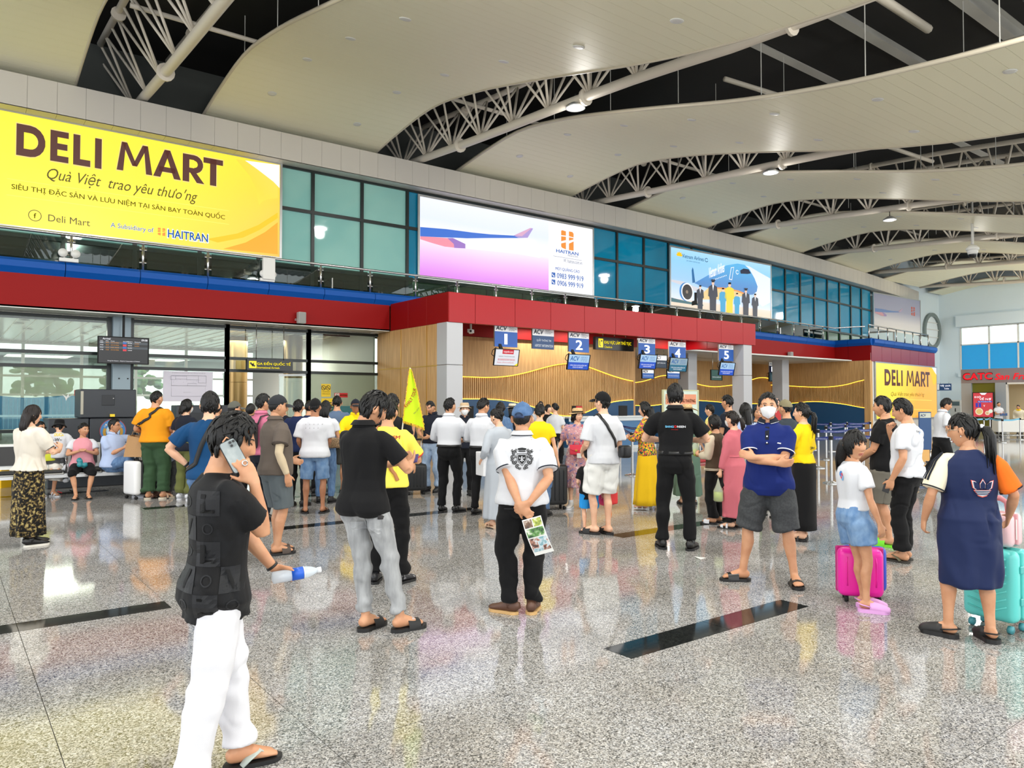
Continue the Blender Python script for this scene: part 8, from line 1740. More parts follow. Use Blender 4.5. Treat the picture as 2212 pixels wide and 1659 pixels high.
P.shoe_m = P.sole_m = mat('neon_green', (120,226,40), .5); P.arms(l=dict(w=(-.04,.25,1.0), pole=(-1,-.8,0), d=(.5,.6,-.5), n=(0,-1,0)), r=dict(w=(.05,.27,.96), pole=(1,-.6,0), d=(-.4,.3,-.7), n=(0,-1,0)))
P.body('slide').hair('short', .018, n_tufts=60); P.top(T_BLACK, hem=.86, sleeve=.70, infl=.022); P.legs(T_OLIVE, 1.0, .028, hem=.105, waist=.98, wide=1.1)
# ---- 10 far man walking
P = Person('man in white polo and black trousers walking before the far yellow billboard', (2036,1055), 1.68, 66, 1, 'tan', lean=4, head=(8,-16,0), group=GP, feet={1:dict(xy=(.10,.20),yaw=0), -1:dict(xy=(-.09,-.36),yaw=0,heel=.10,pole=(0,1,0))})
P.shoe_m = M_LEATH; P.arms(r=dict(w=(.20,.22,1.05), pole=(.5,-1,-.3)), l=dict(w=(-.18,.24,1.05))); P.body('shoe').hair('short', .02); P.top(T_WHITE, hem=.96, sleeve=.75, infl=.022, collar=T_WHITE); P.legs(T_BLKT, 1.95, .018, hem=.07)
# ---- 11 brown polo, cap
P = Person('man in brown polo, dark cap and slate shorts behind the phone caller', (594,1196), 1.66, 64, 0, 'tan', girth=1.15, head=(8,-2,0), group=GP, feet={1:dict(xy=(.09,-.02),yaw=6), -1:dict(xy=(-.08,.06),yaw=2)})
P.shoe_m = mat('brown_strap', (72,58,50), .5); P.arms(r=dict(w=(.27,.0,.87), pole=(.3,-1,0), d=(0,.2,-1)), l=dict(w=(-.15,.25,1.0))); P.body('slide').hair('crop', .010, n_tufts=0); P.cap(cloth('charcoal_cap', (44,46,50))); P.top(T_BROWN, hem=.86, sleeve=.68, infl=.022, flare=.02, collar=T_BROWN, cuff=cloth('dark_brown', (70,62,58)))
P.legs(T_SHORTG, .98, .024, hem=.105, waist=.99, wide=1.08); a = P.arm[1]; mb = MB(); mb.tube([P.sh[1].lerp(a['e'],.5), a['e'], a['e'].lerp(a['wr'],.35), a['e'].lerp(a['wr'],.96)], [.049,.043,.046,.032], 14); link('arm_sleeve', finish(remesh(mb, .011, 2), M_SKSLV), None, P.root)
mb = MB()
for sd in (-.03,.03): mb.tube([V(sd+.02*math.cos(t),.145,1.27+.018*math.sin(t)) for t in np.linspace(0,6.28,10)], .003, 5)
mb.build('hung_sunglasses', M_BLK, P.root, True)
# ---- 12.. middle distance, compact recipes
def guy(label, px, H, face, q=1, skin='tan', fem=0, girth=1.0, head=(0,0,0), hs=1.0, feet=None, r=None, l=None, shoe='shoe', shoe_m=None, sole_m=None, hair=('short',.02), hk=None, top=None, tk=None, legs=None, lk=None, skirt=None, sk=None, d=None, lean=0, twist=0, pel=(0,0,.92), loc=None, cat='person'):
    P = Person(label, px, H, face, q, skin, fem, girth, head=head, hs=hs, feet=feet, d=d, lean=lean, twist=twist, pel=pel, loc=loc, group=GP, category=cat); P.shoe_m, P.sole_m = shoe_m, sole_m; P.arms(r, l); P.body(shoe)
    if hair: P.hair(*hair, **(hk or {}))
    if top: P.top(top, **(tk or {}))
    if legs: P.legs(legs, **(lk or {}))
    if skirt: P.skirt(skirt, **(sk or {}))
    return P
LONG = dict(end=1.95); FWD = lambda x=.1, y=.28, z=1.1: (dict(w=(x,y,z), pole=(1,-.5,-.6)), dict(w=(-x,y,z), pole=(-1,-.5,-.6)))
f_ = FWD()
P = guy('man in loose white tee, washed denim shorts and black cap, seen from behind', (679,1109), 1.64, 6, 1, 'brown', head=(14,4,0), feet={1:dict(xy=(.12,0),yaw=16),-1:dict(xy=(-.13,.0),yaw=-14)}, r=dict(w=(.16,.24,.98)), l=dict(w=(-.20,.18,.95)), shoe='sandal', hair=('crop',.008), top=T_WHITE, tk=dict(hem=.84, infl=.036, flare=.04, sleeve=.85, slv_infl=.03), legs=T_JEANS, lk=dict(end=.95, infl=.022, hem=.10, waist=.97)); P.cap(T_BLACK)
mb = MB()
for i in range(9): P.shape_on(P.topo, 'letter_print', T_BLACK, [[(-.005,-.005),(.006,-.004),(.004,.006)]], (-.12+.06*(i%5),-.1,1.34-.055*(i//5)), True, 0, .005)
P = guy('guide in yellow tee with red lettering and black trousers, behind the man in grey jeans', (836,1261), 1.62, 14, 0, 'tan', head=(10,0,0), feet={1:dict(xy=(.12,.02),yaw=30),-1:dict(xy=(-.12,.02),yaw=-6)}, r=dict(w=(.09,.30,1.16), pole=(1,-.6,-.6), d=(-.4,.6,.6), n=(-.9,0,0), curl=1.1), l=dict(w=(-.15,.25,1.05)), shoe='sneaker', shoe_m=mat('black_silver_sneaker', (30,30,34), .4, c2=(150,150,154), nscale=30, ramp=(.6,.68)), hair=('short',.022), top=T_LEMON, tk=dict(hem=.90, sleeve=.8, infl=.024, cuff=T_RED), legs=T_BLKT, lk=dict(end=1.94, infl=.014, hem=.066))
P.text_on(P.topo, 'back_lettering', mat('print_red', (176,40,36), .6), 'TOURISM', (.035,-.1,1.362), .21, .034, True, bold=.05); P.legs
P.strap(P.topo, [(-.10,.02,1.5),(-.10,-.14,1.42),(.0,-.2,1.2),(.15,-.2,1.0)], mat('tan_leather', (170,110,60), .5), .035, 'bag_strap')
fg = P.thing('guide_flag', 'yellow green tour guide pennant with gold fringe on a white stick', 'flag'); b0 = V(.02,.33,1.08); t0 = V(.145,.30,2.02); MB().tube([b0, t0], .007, 8).build('stick', M_WHITE, fg, True)
dn = (b0-t0).normalized(); Hf = .52; Wf = .20
def flg(u, v): return t0+V(0,0,.0)+dn*(Hf*v)*(1-.06*u)+V(.21*u*v**.8*1.0+.0, -.03*math.sin(6*u+2*v)*u-.012, -.10*u*v)
G = [[flg(i/8, j/14) for i in range(9)] for j in range(15)]; mb = MB(); mb.add([p for r_ in G for p in r_], [(j*9+i, j*9+i+1, (j+1)*9+i+1, (j+1)*9+i) for j in range(14) for i in range(8)]); cl = mb.build('cloth', cloth('lime_cloth', (206,232,44)), fg, True)
M_FR = mat('gold_fringe', (232,190,40), .7); mb = MB(); edge = [flg(0, j/70) for j in range(71)]+[flg(i/44, 1) for i in range(1,45)]+[flg(1, 1-j/60) for j in range(1,60)]
for k_, p in enumerate(edge):
    q = p+V(rnd.uniform(-.004,.004), rnd.uniform(-.006,.006), 0); mb.tube([q, q+V(-.006 if k_ < 71 else .004,rnd.uniform(-.006,.006),-.014), q+V(0,0,-.026)], [.002,.0028,.0012], 4)
tag(mb.build('fringe', M_FR, fg), kind='stuff')
def flag_text(t, u0, v0, u1, v1, m, nm, h_, bold=.04):
    vv, ff, _ = text_mesh(t, bold); mb = MB(); a, b = flg(u0,v0), flg(u1,v1); d = (b-a).normalized(); up = V(-d.z,0,d.x)*h_; mb.add([flg(u0+(u1-u0)*p[0], v0+(v1-v0)*p[0])+up*float(p[1])+V(0,-.018,0) for p in vv], ff); mb.build(nm, m, cl)
flag_text('KHALY TOUR', .12, .74, .96, .36, mat('print_red'), 'lettering', .034); flag_text('DU LỊCH', .55, .82, .95, .68, mat('print_navy', (40,50,80), .6), 'small_lettering', .018, .02)
f = FWD(.08,.28,1.04); P = guy('man in dark navy polo and pale jeans bending over his suitcase handle', (934,1062), 1.64, 205, 1, 'tan', girth=1.05, head=(14,-22,0), r=f[0], l=f[1], hair=('crop',.012), top=T_DNAVY, tk=dict(hem=.9, collar=T_DNAVY), legs=T_JEANL, lk=LONG); P.shape_on(P.topo, 'chest_badge', mat('badge_blue', (70,130,180), .6), [[(-.014,-.01),(.014,-.01),(0,.016)]], (-.09,.2,1.28), False)
for lab, px, H, fc, hd, hk in (('man in white shirt and black trousers, left one of two seen from behind', (970,1107), 1.65, 20, (26,2,0), None), ('man in white shirt with rolled sleeves and glasses, right of his white shirted colleague', (1041,1113), 1.65, 28, (22,-4,0), None)):
    f = FWD(.12,.26,1.06); P = guy(lab, px, H, fc, 1, 'tan', girth=1.05, head=hd, r=f[0], l=f[1], feet={1:dict(xy=(.12,0),yaw=24),-1:dict(xy=(-.12,0),yaw=-4)}, shoe_m=M_LEATH, hair=('crop',.020), top=T_WHITE, tk=dict(hem=.985, sleeve=1.55, long_=True, infl=.018, flare=0, collar=T_WHITE), legs=T_BLKT, lk=dict(end=1.95, infl=.012, hem=.06, waist=1.03, belt=M_LEATH))
    if 'glasses' in lab: P.glasses(M_BLK)
P = guy('man in straw fedora, white mask and navy polo facing the camera', (1003,1070), 1.58, 172, 1, 'fair', hair=('crop',.01), top=T_DNAVY, tk=dict(hem=.88, collar=T_DNAVY, cuff=T_WHITE), legs=T_BLKT, lk=LONG); P.hat(mat('tan_felt', (196,170,136), .8), mat('white_band', (220,214,204), .7), .135, .085); P.mask()
P = guy('woman in long pale grey dress with heeled sandals carrying a white bag, seen from behind', (1078,1140), 1.52, -24, 1, 'fair', 1, head=(-30,-16,0), r=dict(w=(.14,.26,1.08)), l=dict(w=(-.24,.10,.95)), shoe='heel', shoe_m=mat('beige_strap', (222,190,160), .5), sole_m=mat('beige_strap'), hair=('tied',.014), hk=dict(bun=.02), top=T_LGREY, tk=dict(name='dress', hem=.90, sleeve=1.7, long_=True, infl=.022, flare=0, gown=dict(z1=1.2, hem=.14, hemr=.23)))
bg = P.thing('shopping_bag', 'large white shopping bag on the arm of the woman in grey', 'bag'); MB().rbox((-.24,.0,.74),(-.12,.30,1.08),.01,2).build('bag_body', mat('white_bag', (230,230,232), .6, bump=.3, bscale=18), bg); MB().tube([(-.18,.05,1.08),(-.18,.08,1.18),(-.18,.14,1.2),(-.18,.22,1.08)], .006, 6).build('handle', M_WHITE, bg, True)
P = guy('dark haired man in black top behind the tour guide', (846,0), 1.69, 16, 1, d=9.4, hair=('short',.024), top=T_BLACK, legs=T_BLKT, lk=LONG)
P = guy('man in dark tee standing close to the oak side wall', (884,0), 1.72, 250, 1, d=15.6, head=(-10,0,0), r=dict(w=(.12,.24,1.15)), hair=('crop',.012), top=T_DNAVY, legs=T_BLKT, lk=LONG)
f = FWD(.1,.26,1.12); P = guy('man in yellow jacket and navy cap facing the camera before the frosted glass', (768,0), 1.64, 176, 1, 'brown', d=13.0, r=f[0], l=f[1], hair=('crop',.01), top=T_YEL, tk=dict(hem=.86, sleeve=1.8, long_=True, collar=T_YEL), legs=T_DNAVY, lk=LONG); P.cap(T_DNAVY)
P = guy('man in grey blue tee and dark shorts standing beyond the white tee, seen from behind', (727,1064), 1.71, 0, 1, 'tan', shoe='slide', hair=('crop',.014), top=T_GBLUE, tk=dict(hem=.86, infl=.022), legs=cloth('dark_grey_short', (74,76,74)), lk=dict(end=.95, infl=.024, hem=.10, waist=.98))
P = guy('person in white top and blue jeans with a brown shoulder bag, seen from behind', (703,1083), 1.62, 16, 1, d=12.0, hair=('long',.018), hk=dict(back=(.2,1)), fem=1, top=T_WHITE, tk=dict(hem=.92), legs=T_JEAN, lk=LONG)
bg = P.thing('shoulder_bag', 'brown patterned shoulder bag of the person in white and jeans', 'bag'); MB().rbox((.10,-.20,.93),(.30,-.10,1.10),.03,3).build('bag_body', mat('brown_pattern', (92,70,50), .6, c2=(150,124,90), nscale=60), bg, auto=60); MB().tube([(.12,-.15,1.09),(.05,-.14,1.36),(-.10,-.08,1.45)], .009, 6).build('strap', M_BRLEATH, bg, True)
P = guy('man in dark navy shirt and black trousers in the crowd left of the white tee', (644,0), 1.63, 22, 1, d=11.6, hair=('short',.02), top=T_NAVY, tk=dict(hem=.88), legs=T_BLKT, lk=LONG)
P = guy('man in pink shirt with a black backpack, behind the brown polo', (566,0), 1.70, 52, 1, d=10.2, head=(14,0,0), shoe_m=M_LEATH, hair=('short',.024), top=T_PINKS, tk=dict(hem=.9, sleeve=1.8, long_=True, collar=T_PINKS), legs=T_DNAVY, lk=LONG)
bg = P.thing('backpack', 'black backpack on the man in the pink shirt', 'backpack'); MB().rbox((-.15,-.32,.98),(.15,-.15,1.34),.05,3).build('bag_body', mat('black_nylon', (22,24,26), .6), bg, auto=60); MB().rbox((-.12,-.35,1.0),(.12,-.30,1.18),.02,2).build('pocket', mat('black_nylon'), bg); mb = MB()
for sx_ in (-.11,.11): mb.tube([(sx_,-.16,1.30),(sx_,-.10,1.42),(sx_,.02,1.44),(sx_*1.1,.13,1.34),(sx_*1.2,.10,1.1)], .018, 6, ry=.006)
mb.build('shoulder_strap', mat('black_nylon'), bg, True)
P = guy('man in petrol blue tee with dark cross strap, hand on hip, behind the phone caller', (453,0), 1.68, 14, 0, 'fair', d=7.3, r=dict(w=(.2,.2,1.0)), l=dict(w=(-.20,.02,1.0), pole=(-1,-.25,-.2), d=(.5,.3,-.7), n=(.6,.6,.2), curl=.5), hair=('short',.03), hk=dict(n_tufts=90), top=T_TEALB, tk=dict(hem=.88, infl=.024, sleeve=.75), legs=T_JEAN, lk=LONG)
P.strap(P.topo, [(.10,.10,1.40),(.09,-.02,1.48),(.06,-.12,1.42),(-.02,-.2,1.25),(-.12,-.2,1.05),(-.24,-.02,.95)], M_BLK, .045, 'cross_strap'); a = P.arm[-1]; dl = (a['wr']-a['e']).normalized(); MB().tube([a['wr']-dl*.03,a['wr']-dl*.01],.031,14).build('watch', M_BLK, P.root, True)
P = guy('young person with black hair and mask in black top and olive trousers', (402,1078), 1.63, 42, 1, 'fair', d=12.4, head=(18,0,0), shoe_m=T_WHITE, sole_m=T_WHITE, hair=('long',.03), hk=dict(back=(.12,1.05)), top=T_DNAVY, legs=cloth('olive_trouser', (98,102,56)), lk=dict(end=1.95, hem=.09, infl=.03)); P.mask()
P = guy('heavy man in orange tee and green trousers with a black cross strap', (334,1078), 1.78, 24, 1, 'tan', girth=1.22, head=(26,0,0), feet={1:dict(xy=(.12,.03),yaw=30),-1:dict(xy=(-.10,0),yaw=10)}, r=dict(w=(.17,.28,1.05)), l=dict(w=(-.24,.20,1.05)), shoe='sandal', shoe_m=mat('beige_strap'), sole_m=mat('beige_sole', (206,196,176), .6), hair=('crop',.016), top=T_ORG, tk=dict(hem=.90, infl=.028, sleeve=.78, slv_infl=.026), legs=T_GREEN, lk=dict(end=1.93, infl=.03, hem=.095, wide=1.1, waist=.98))
P.strap(P.topo, [(.12,.08,1.42),(.11,-.03,1.5),(.06,-.14,1.42),(-.06,-.22,1.29),(-.24,-.1,1.17),(-.24,.1,1.12)], M_BLK, .04, 'cross_strap')
P = guy('woman in cream puff sleeved blouse and long black floral skirt at the left edge', (62,1178), 1.56, 52, 0, 'fair', 1, head=(14,-2,0), feet={1:dict(xy=(.10,-.05),yaw=20),-1:dict(xy=(-.06,.08),yaw=20)}, r=dict(w=(.13,.30,1.16), pole=(1,-.5,-1), d=(-.3,.3,.9), n=(-.8,0,0), curl=.9), l=dict(w=(-.05,.30,1.12)), shoe='shoe', shoe_m=M_LEATH, sole_m=mat('white_sole', (226,222,212), .5), hair=('long',.018), hk=dict(back=(.24,1.0), m=M_HAIRB, n_tufts=80, tuft_len=.07), top=T_OFFW, tk=dict(hem=.92, sleeve=.80, infl=.028, flare=.05, puff=True, cuff=T_DNAVY), skirt=T_FLORAL, sk=dict(z1=.965, hem=.13, hemr=.20, infl=.006, folds=10, amp=.016))
# ---- around the counters and the right
P = guy('woman in pink floral dress, straw hat and red bag, smiling to the right', (1247,1098), 1.50, 196, 1, 'fair', 1, head=(-52,2,0), feet={1:dict(xy=(.10,.05),yaw=0),-1:dict(xy=(-.1,-.02),yaw=-20)}, r=dict(w=(.30,.16,1.02), d=(.6,.5,-.1), curl=.9), l=dict(w=(-.20,.22,.98)), shoe_m=mat('sneaker_white', (206,204,200), .5), sole_m=T_WHITE, hair=('long',.014), hk=dict(back=(.12,.95)), top=T_FLORP, tk=dict(name='dress', hem=.92, sleeve=.85, puff=True, infl=.016, flare=0, gown=dict(z1=1.2, hem=.36, hemr=.235, folds=8))); P.hat(M_STRAW, T_BLACK, .15, .085)
mb = MB()
for sd in (1,-1): f = P.ft[sd]; mb.tube([f['a']+V(0,0,.06), f['a']-V(0,0,.03)], .043, 12)
mb.build('sock', T_WHITE, P.root, True)
bg = P.thing('handbag', 'coral red flap handbag worn in front by the woman in the floral dress', 'bag'); M_CORAL = mat('coral_leather', (226,62,84), .4); MB().rbox((-.17,.15,.93),(.07,.22,1.10),.015,2).build('bag_body', M_CORAL, bg, auto=60); MB().prism([(-.17,1.10),(.07,1.10),(.06,1.03),(-.05,.99),(-.16,1.03)], .012, (0,.232,0), (1,0,0), (0,0,1), (0,-1,0)).build('flap', M_CORAL, bg); MB().rbox((-.07,.225,.99),(-.03,.238,1.02),.004,1).build('clasp', M_GOLD, bg); MB().tube([(-.15,.18,1.10),(-.16,.15,1.3),(-.10,.04,1.44)],.007,6).tube([(-.1,.19,1.10),(-.09,.19,1.15),(-.01,.19,1.15),(0,.19,1.10)],.008,6).build('strap', M_CORAL, bg, True); MB().box((-.14,.22,.88),(-.06,.224,.96)).build('paper_tag', M_WHITE, bg)
P = guy('young man in white tee, white shorts and black cap with a black cross bag', (1303,1155), 1.71, -26, 0, 'fair', girth=.92, head=(-30,4,0), feet={1:dict(xy=(.07,0),yaw=-10),-1:dict(xy=(-.09,.06),yaw=-40)}, l=dict(w=(-.17,.22,1.0)), r=dict(w=(.2,.16,.9)), shoe='slide', hair=('crop',.012), top=T_WHITE, tk=dict(hem=.86, infl=.032, flare=.03, sleeve=.85, slv_infl=.03), legs=cloth('white_short', (226,226,222)), lk=dict(end=.98, infl=.034, hem=.12, waist=.97, wide=1.15)); P.cap(T_BLACK)
bg = P.thing('cross_bag', 'black cross body pouch on the young man in white', 'bag'); MB().rbox((.14,-.22,.93),(.28,-.10,1.08),.03,3).build('pouch', M_LEATH, bg, auto=60); P.strap(P.topo, [(-.12,.1,1.38),(-.11,.0,1.5),(-.08,-.14,1.42),(.02,-.2,1.26),(.18,-.2,1.07)], M_LEATH, .035, 'strap', bg)
P = guy('small child in black tee and bright blue shorts beside the young man in white', (1273,1152), .98, -8, 1, 'fair', hs=1.5, girth=1.0, shoe='sandal', shoe_m=mat('navy_strap', (40,54,110), .5), sole_m=mat('navy_strap'), hair=('crop',.012), l=dict(w=(-.2,.2,1.0)), top=T_BLACK, tk=dict(hem=.72, infl=.03, sleeve=.8), legs=cloth('bright_blue_short', (40,150,226)), lk=dict(end=.9, infl=.03, hem=.11, waist=.95))
bg_p = P.wp(V(.42,.25,.30)); bg = empty('child_backpack', (bg_p.x,bg_p.y,.32), 0, 'small pink and red childs backpack hanging behind the young man in white', 'backpack'); MB().rbox((-.10,-.08,0),(.10,.08,.32),.05,3).build('bag_body', mat('pink_nylon', (236,40,110), .5), bg, auto=60); MB().rbox((-.09,-.11,.02),(.09,-.06,.18),.02,2).build('pocket', mat('red_nylon', (220,50,50), .5), bg); MB().tube([(-.04,0,.31),(-.06,0,.45),(.02,0,.46),(.04,0,.31)],.006,6).tube([(.05,-.02,.02),(.06,-.02,-.12),(.03,-.02,-.22)],.004,5).build('strap', mat('orange_strap', (240,130,40), .5), bg, True)
P = guy('woman in bright yellow top and blue jeans hidden behind the blue cap', (1166,0), 1.57, 10, 1, 'fair', 1, d=10.6, hair=('tied',.02), hk=dict(bun=-.02), top=T_YEL, tk=dict(hem=.9, infl=.022), legs=T_JEAN, lk=LONG)
P = guy('smiling clerk in white shirt standing behind the counters', (1168,0), 1.62, 184, 2, 'fair', d=20.3, hair=('short',.02), top=T_WHITE, tk=dict(collar=T_WHITE), legs=T_BLKT, lk=LONG)
P = guy('woman in black vest and black mask by the counters', (1183,0), 1.55, 160, 2, 'fair', 1, d=18.0, head=(-30,0,0), hair=('fringe',.016), top=T_BLACK, legs=T_BLKT, lk=LONG)
P = guy('woman in white tee and black trousers leaning at the counters, seen from behind', (1200,0), 1.58, 30, 2, 'fair', 1, d=16.2, head=(-70,0,0), hair=('tied',.016), hk=dict(bun=.03), top=T_WHITE, tk=dict(hem=1.0), legs=T_BLKT, lk=LONG)
P = guy('woman with long black hair in denim jacket near the fedora man', (1081,0), 1.6, 4, 2, 'fair', 1, d=14.0, hair=('long',.02), hk=dict(back=(.3,1)), top=T_JEAN, tk=dict(sleeve=1.8, long_=True), legs=T_BLKT, lk=LONG)
P = guy('woman in cream sun hat beyond the blue cap', (1107,0), 1.57, 0, 2, 'fair', 1, d=15.0, hair=('long',.016), hk=dict(back=(.2,1)), top=T_DNAVY, legs=T_BLKT, lk=LONG); P.hat(mat('cream_felt', (226,212,186), .8), T_BLACK, .14, .08)
f = FWD(.08,.28,1.14); P = guy('woman with long black hair in colourful tunic and yellow skirt holding a phone', (1397,1100), 1.60, -72, 1, 'fair', 1, head=(-4,-4,0), r=f[0], l=f[1], shoe='heel', shoe_m=T_WHITE, sole_m=T_WHITE, hair=('long',.02), hk=dict(back=(.34,1.05)), top=T_AODAI, tk=dict(hem=.66, sleeve=1.75, long_=True, infl=.016, flare=.01), skirt=cloth('mustard_skirt', (230,186,24)), sk=dict(z1=.98, hem=.08, hemr=.25, infl=.012))
P = guy('woman in wide straw hat and long sage green dress behind the tall man in black', (1486,1090), 1.56, -6, 1, 'fair', 1, shoe='sandal', hair=('long',.014), hk=dict(back=(.2,1)), r=dict(w=(.22,.2,1.1)), top=T_SAGE, tk=dict(name='dress', hem=.9, sleeve=.9, infl=.022, flare=0, gown=dict(z1=1.2, hem=.16, hemr=.24))); P.hat(M_STRAW, mat('brown_band', (110,84,60), .7), .19, .085, wave=.03)
bg = P.thing('sun_hat', 'dark green brimmed hat hanging at the elbow of the woman in sage green', 'hat'); MB().lathe([(.002,.07),(.07,.06),(.085,.0),(.16,-.02),(.16,-.03),(.08,-.012)],20,(.30,.05,1.12)).build('brim', mat('dark_green_felt', (40,60,50), .8), bg, True)
P = guy('man with sunglasses on his head carrying a small child', (1573,0), 1.71, -58, 1, 'tan', d=12.2, l=dict(w=(-.12,.24,1.12)), r=dict(w=(.1,.22,1.2)), hair=('crop',.016), top=T_DNAVY, legs=T_BLKT, lk=LONG); mb = MB(); mb.tube([V(.07,.0,.07),V(.06,.06,.085),V(.0,.085,.085),V(-.06,.06,.085),V(-.07,.0,.07)], .008, 6); P.headpart(mb, 'sunglasses', M_LEATH); c_ = P.wp(V(-.12,.26,.0)); cz = P.wp(V(0,0,.93)).z
P2 = guy('toddler in pale yellow top carried on an arm, left of the masked man', None, .86, -62, 1, 'fair', hs=1.6, loc=(c_.x,c_.y,cz-.30), hair=('crop',.014), shoe='bare', feet={1:dict(xy=(.12,.15),z=.3),-1:dict(xy=(-.12,.15),z=.3)}, top=cloth('pale_yellow_cloth', (236,220,130)), tk=dict(hem=.74, infl=.03, sleeve=.9), legs=T_JEANL, lk=dict(end=.9, infl=.03, hem=.1))
P = guy('boy in brown and cream track jacket, black trousers and white slides', (1546,1131), 1.40, -62, 1, 'tan', hs=1.12, girth=.95, r=dict(w=(.06,.24,1.08)), l=dict(w=(-.10,.26,1.10), d=(.3,.5,.5)), shoe='slide', shoe_m=T_WHITE, hair=('fringe',.02), top=cloth('dark_brown_jacket', (74,60,46)), tk=dict(hem=.84, sleeve=1.75, long_=True, infl=.03, slv_m=cloth('cream_sleeve', (206,194,170)), slv_infl=.03), legs=T_BLKT, lk=dict(end=1.94, infl=.026, hem=.08))
mb = MB()
for z in (.865,.885): P.loft(mb, P.rings(z, z+.009, .055, 24))
mb.build('hem_stripe', T_CREAM, P.topo, True)
bg = P.thing('drink_bag', 'clear bag of pale green drink at the mouth of the boy in the track jacket', 'bag'); M_CLR = mat('clear_bag', (226,232,210), .15, alpha=.35); M_LIME = mat('green_drink', (176,196,50), .3); MB().ell((-.05,.33,1.18),(.07,.06,.11),12,8).build('bag_body', M_CLR, bg, True); MB().ell((-.05,.33,1.13),(.055,.05,.06),12,8).build('drink', M_LIME, bg, True)
P = guy('woman in long rose coloured coat dress with white mask and ponytail', (1586,1141), 1.47, -62, 1, 'fair', .8, hs=1.05, head=(0,-3,0), l=dict(w=(-.22,.10,.84), d=(0,.1,-1), curl=1.0), r=dict(w=(.2,.15,.95)), shoe='sandal', shoe_m=T_WHITE, hair=('tied',.018), hk=dict(pony=.10, m=M_HAIRB), top=T_PINK, tk=dict(name='coat_dress', hem=.88, sleeve=1.85, long_=True, infl=.024, slv_infl=.022, flare=0, gown=dict(z1=1.2, hem=.17, hemr=.20, folds=7))); P.mask(); P.legs(T_BLKT, 1.96, .014, hem=.07); mb = MB(); P.loft(mb, P.rings(1.05,1.075,.032,24)); mb.build('waist_tie', T_PINK, P.topo, True)
bg = P.thing('plastic_bag', 'clear plastic bag with pale green drink in the hand of the woman in rose', 'bag'); b0 = V(-.225,.13,.40); MB().tube([b0+V(0,0,.34),b0+V(0,0,.24),b0+V(0,0,.16),b0+V(0,0,.02),b0],[.006,.035,.075,.078,.06],12,ry=[.006,.025,.05,.05,.04]).build('bag_body', M_CLR, bg, True); MB().tube([b0+V(0,0,.14),b0+V(0,0,.01)],[.068,.066],12,ry=[.044,.042]).build('drink', M_LIME, bg, True)
P = guy('woman with long straight black hair in pale blue shirt and white trousers', (1611,0), 1.58, -18, 1, 'fair', 1, d=10.8, hair=('fringe',.022), hk=dict(back=(.36,1.1)), top=T_LBLUE, tk=dict(hem=.86, sleeve=1.8, long_=True), legs=cloth('white_trouser2', (230,230,226)), lk=dict(end=1.95, infl=.03, hem=.10))
f = FWD(.05,.24,1.26); P = guy('woman in yellow shirt and long black skirt with wavy tied hair', (1736,1168), 1.58, -72, 0, 'fair', 1, head=(-2,2,0), l=dict(w=(-.05,.20,1.30), pole=(-1,0,-1), d=(.2,-.1,.9), n=(.4,-.7,0), curl=.8), r=dict(w=(.16,.22,1.1)), feet={1:dict(xy=(.08,.04),yaw=0),-1:dict(xy=(-.08,0),yaw=0)}, shoe='heel', shoe_m=M_LEATH, hair=('tied',.022), hk=dict(pony=.26, n_tufts=90), top=T_YEL, tk=dict(hem=.97, sleeve=.9, infl=.018, slv_infl=.022), skirt=cloth('black_skirt', (18,18,20)), sk=dict(z1=1.02, hem=.14, hemr=.165, infl=.012, folds=5, amp=.008))
P.text_on(P.topo, 'back_lettering', T_BLACK, 'QBtravel', (0,-.1,1.16), .16, .035, True, off=.006, bold=.04); P.text_on(P.topo, 'back_lettering', T_BLACK, 'HOTLINE', (0,-.1,1.10), .12, .012, True, off=.006)
P = guy('man in olive cap and dark tee behind the woman in yellow', (1698,0), 1.62, -52, 1, 'tan', d=10.4, shoe='sandal', hair=('crop',.012), top=cloth('slate_cloth', (50,58,66)), legs=T_CHAR, lk=dict(end=1.0, infl=.024, hem=.1)); P.cap(cloth('khaki_cap', (132,124,96)), back=False)
P = guy('dark haired person just behind the masked man, left of his head', (1637,0), 1.54, 170, 1, 'tan', d=11.6, hair=('long',.016), top=T_BLACK, legs=T_BLKT, lk=LONG)
# ---- crowd at the arrivals gate
for lab, x, H, d, fc, tm, cp in (('man in grey cap among the crowd at the arrivals doorway', 505, 1.6, 11.4, 70, T_DNAVY, (92,92,84)), ('dark haired person in black at the arrivals doorway', 541, 1.57, 12.2, 20, T_BLACK, None), ('man whose dark head shows between the cap and the white tee', 668, 1.62, 13.2, 10, T_NAVY, None),
                         ('dark haired person at the doorway left of the black capped man', 690, 1.57, 14.0, 190, T_BLACK, None), ('silhouetted woman inside the arrivals hall behind the glass', 497, 1.58, 25.0, 200, T_BLACK, None), ('person behind the pink shirt in the doorway crowd', 612, 1.6, 13.8, 0, T_DNAVY, None), ('person in dark clothes right of the pillar in the arrivals crowd', 470, 1.56, 15, 30, T_GREY, None)):
    P = guy(lab, (x,0), H, fc, 2, 'tan', d=d, hair=('short',.022), top=tm, legs=T_BLKT, lk=LONG)
    if cp: P.cap(cloth('grey_cap', cp))
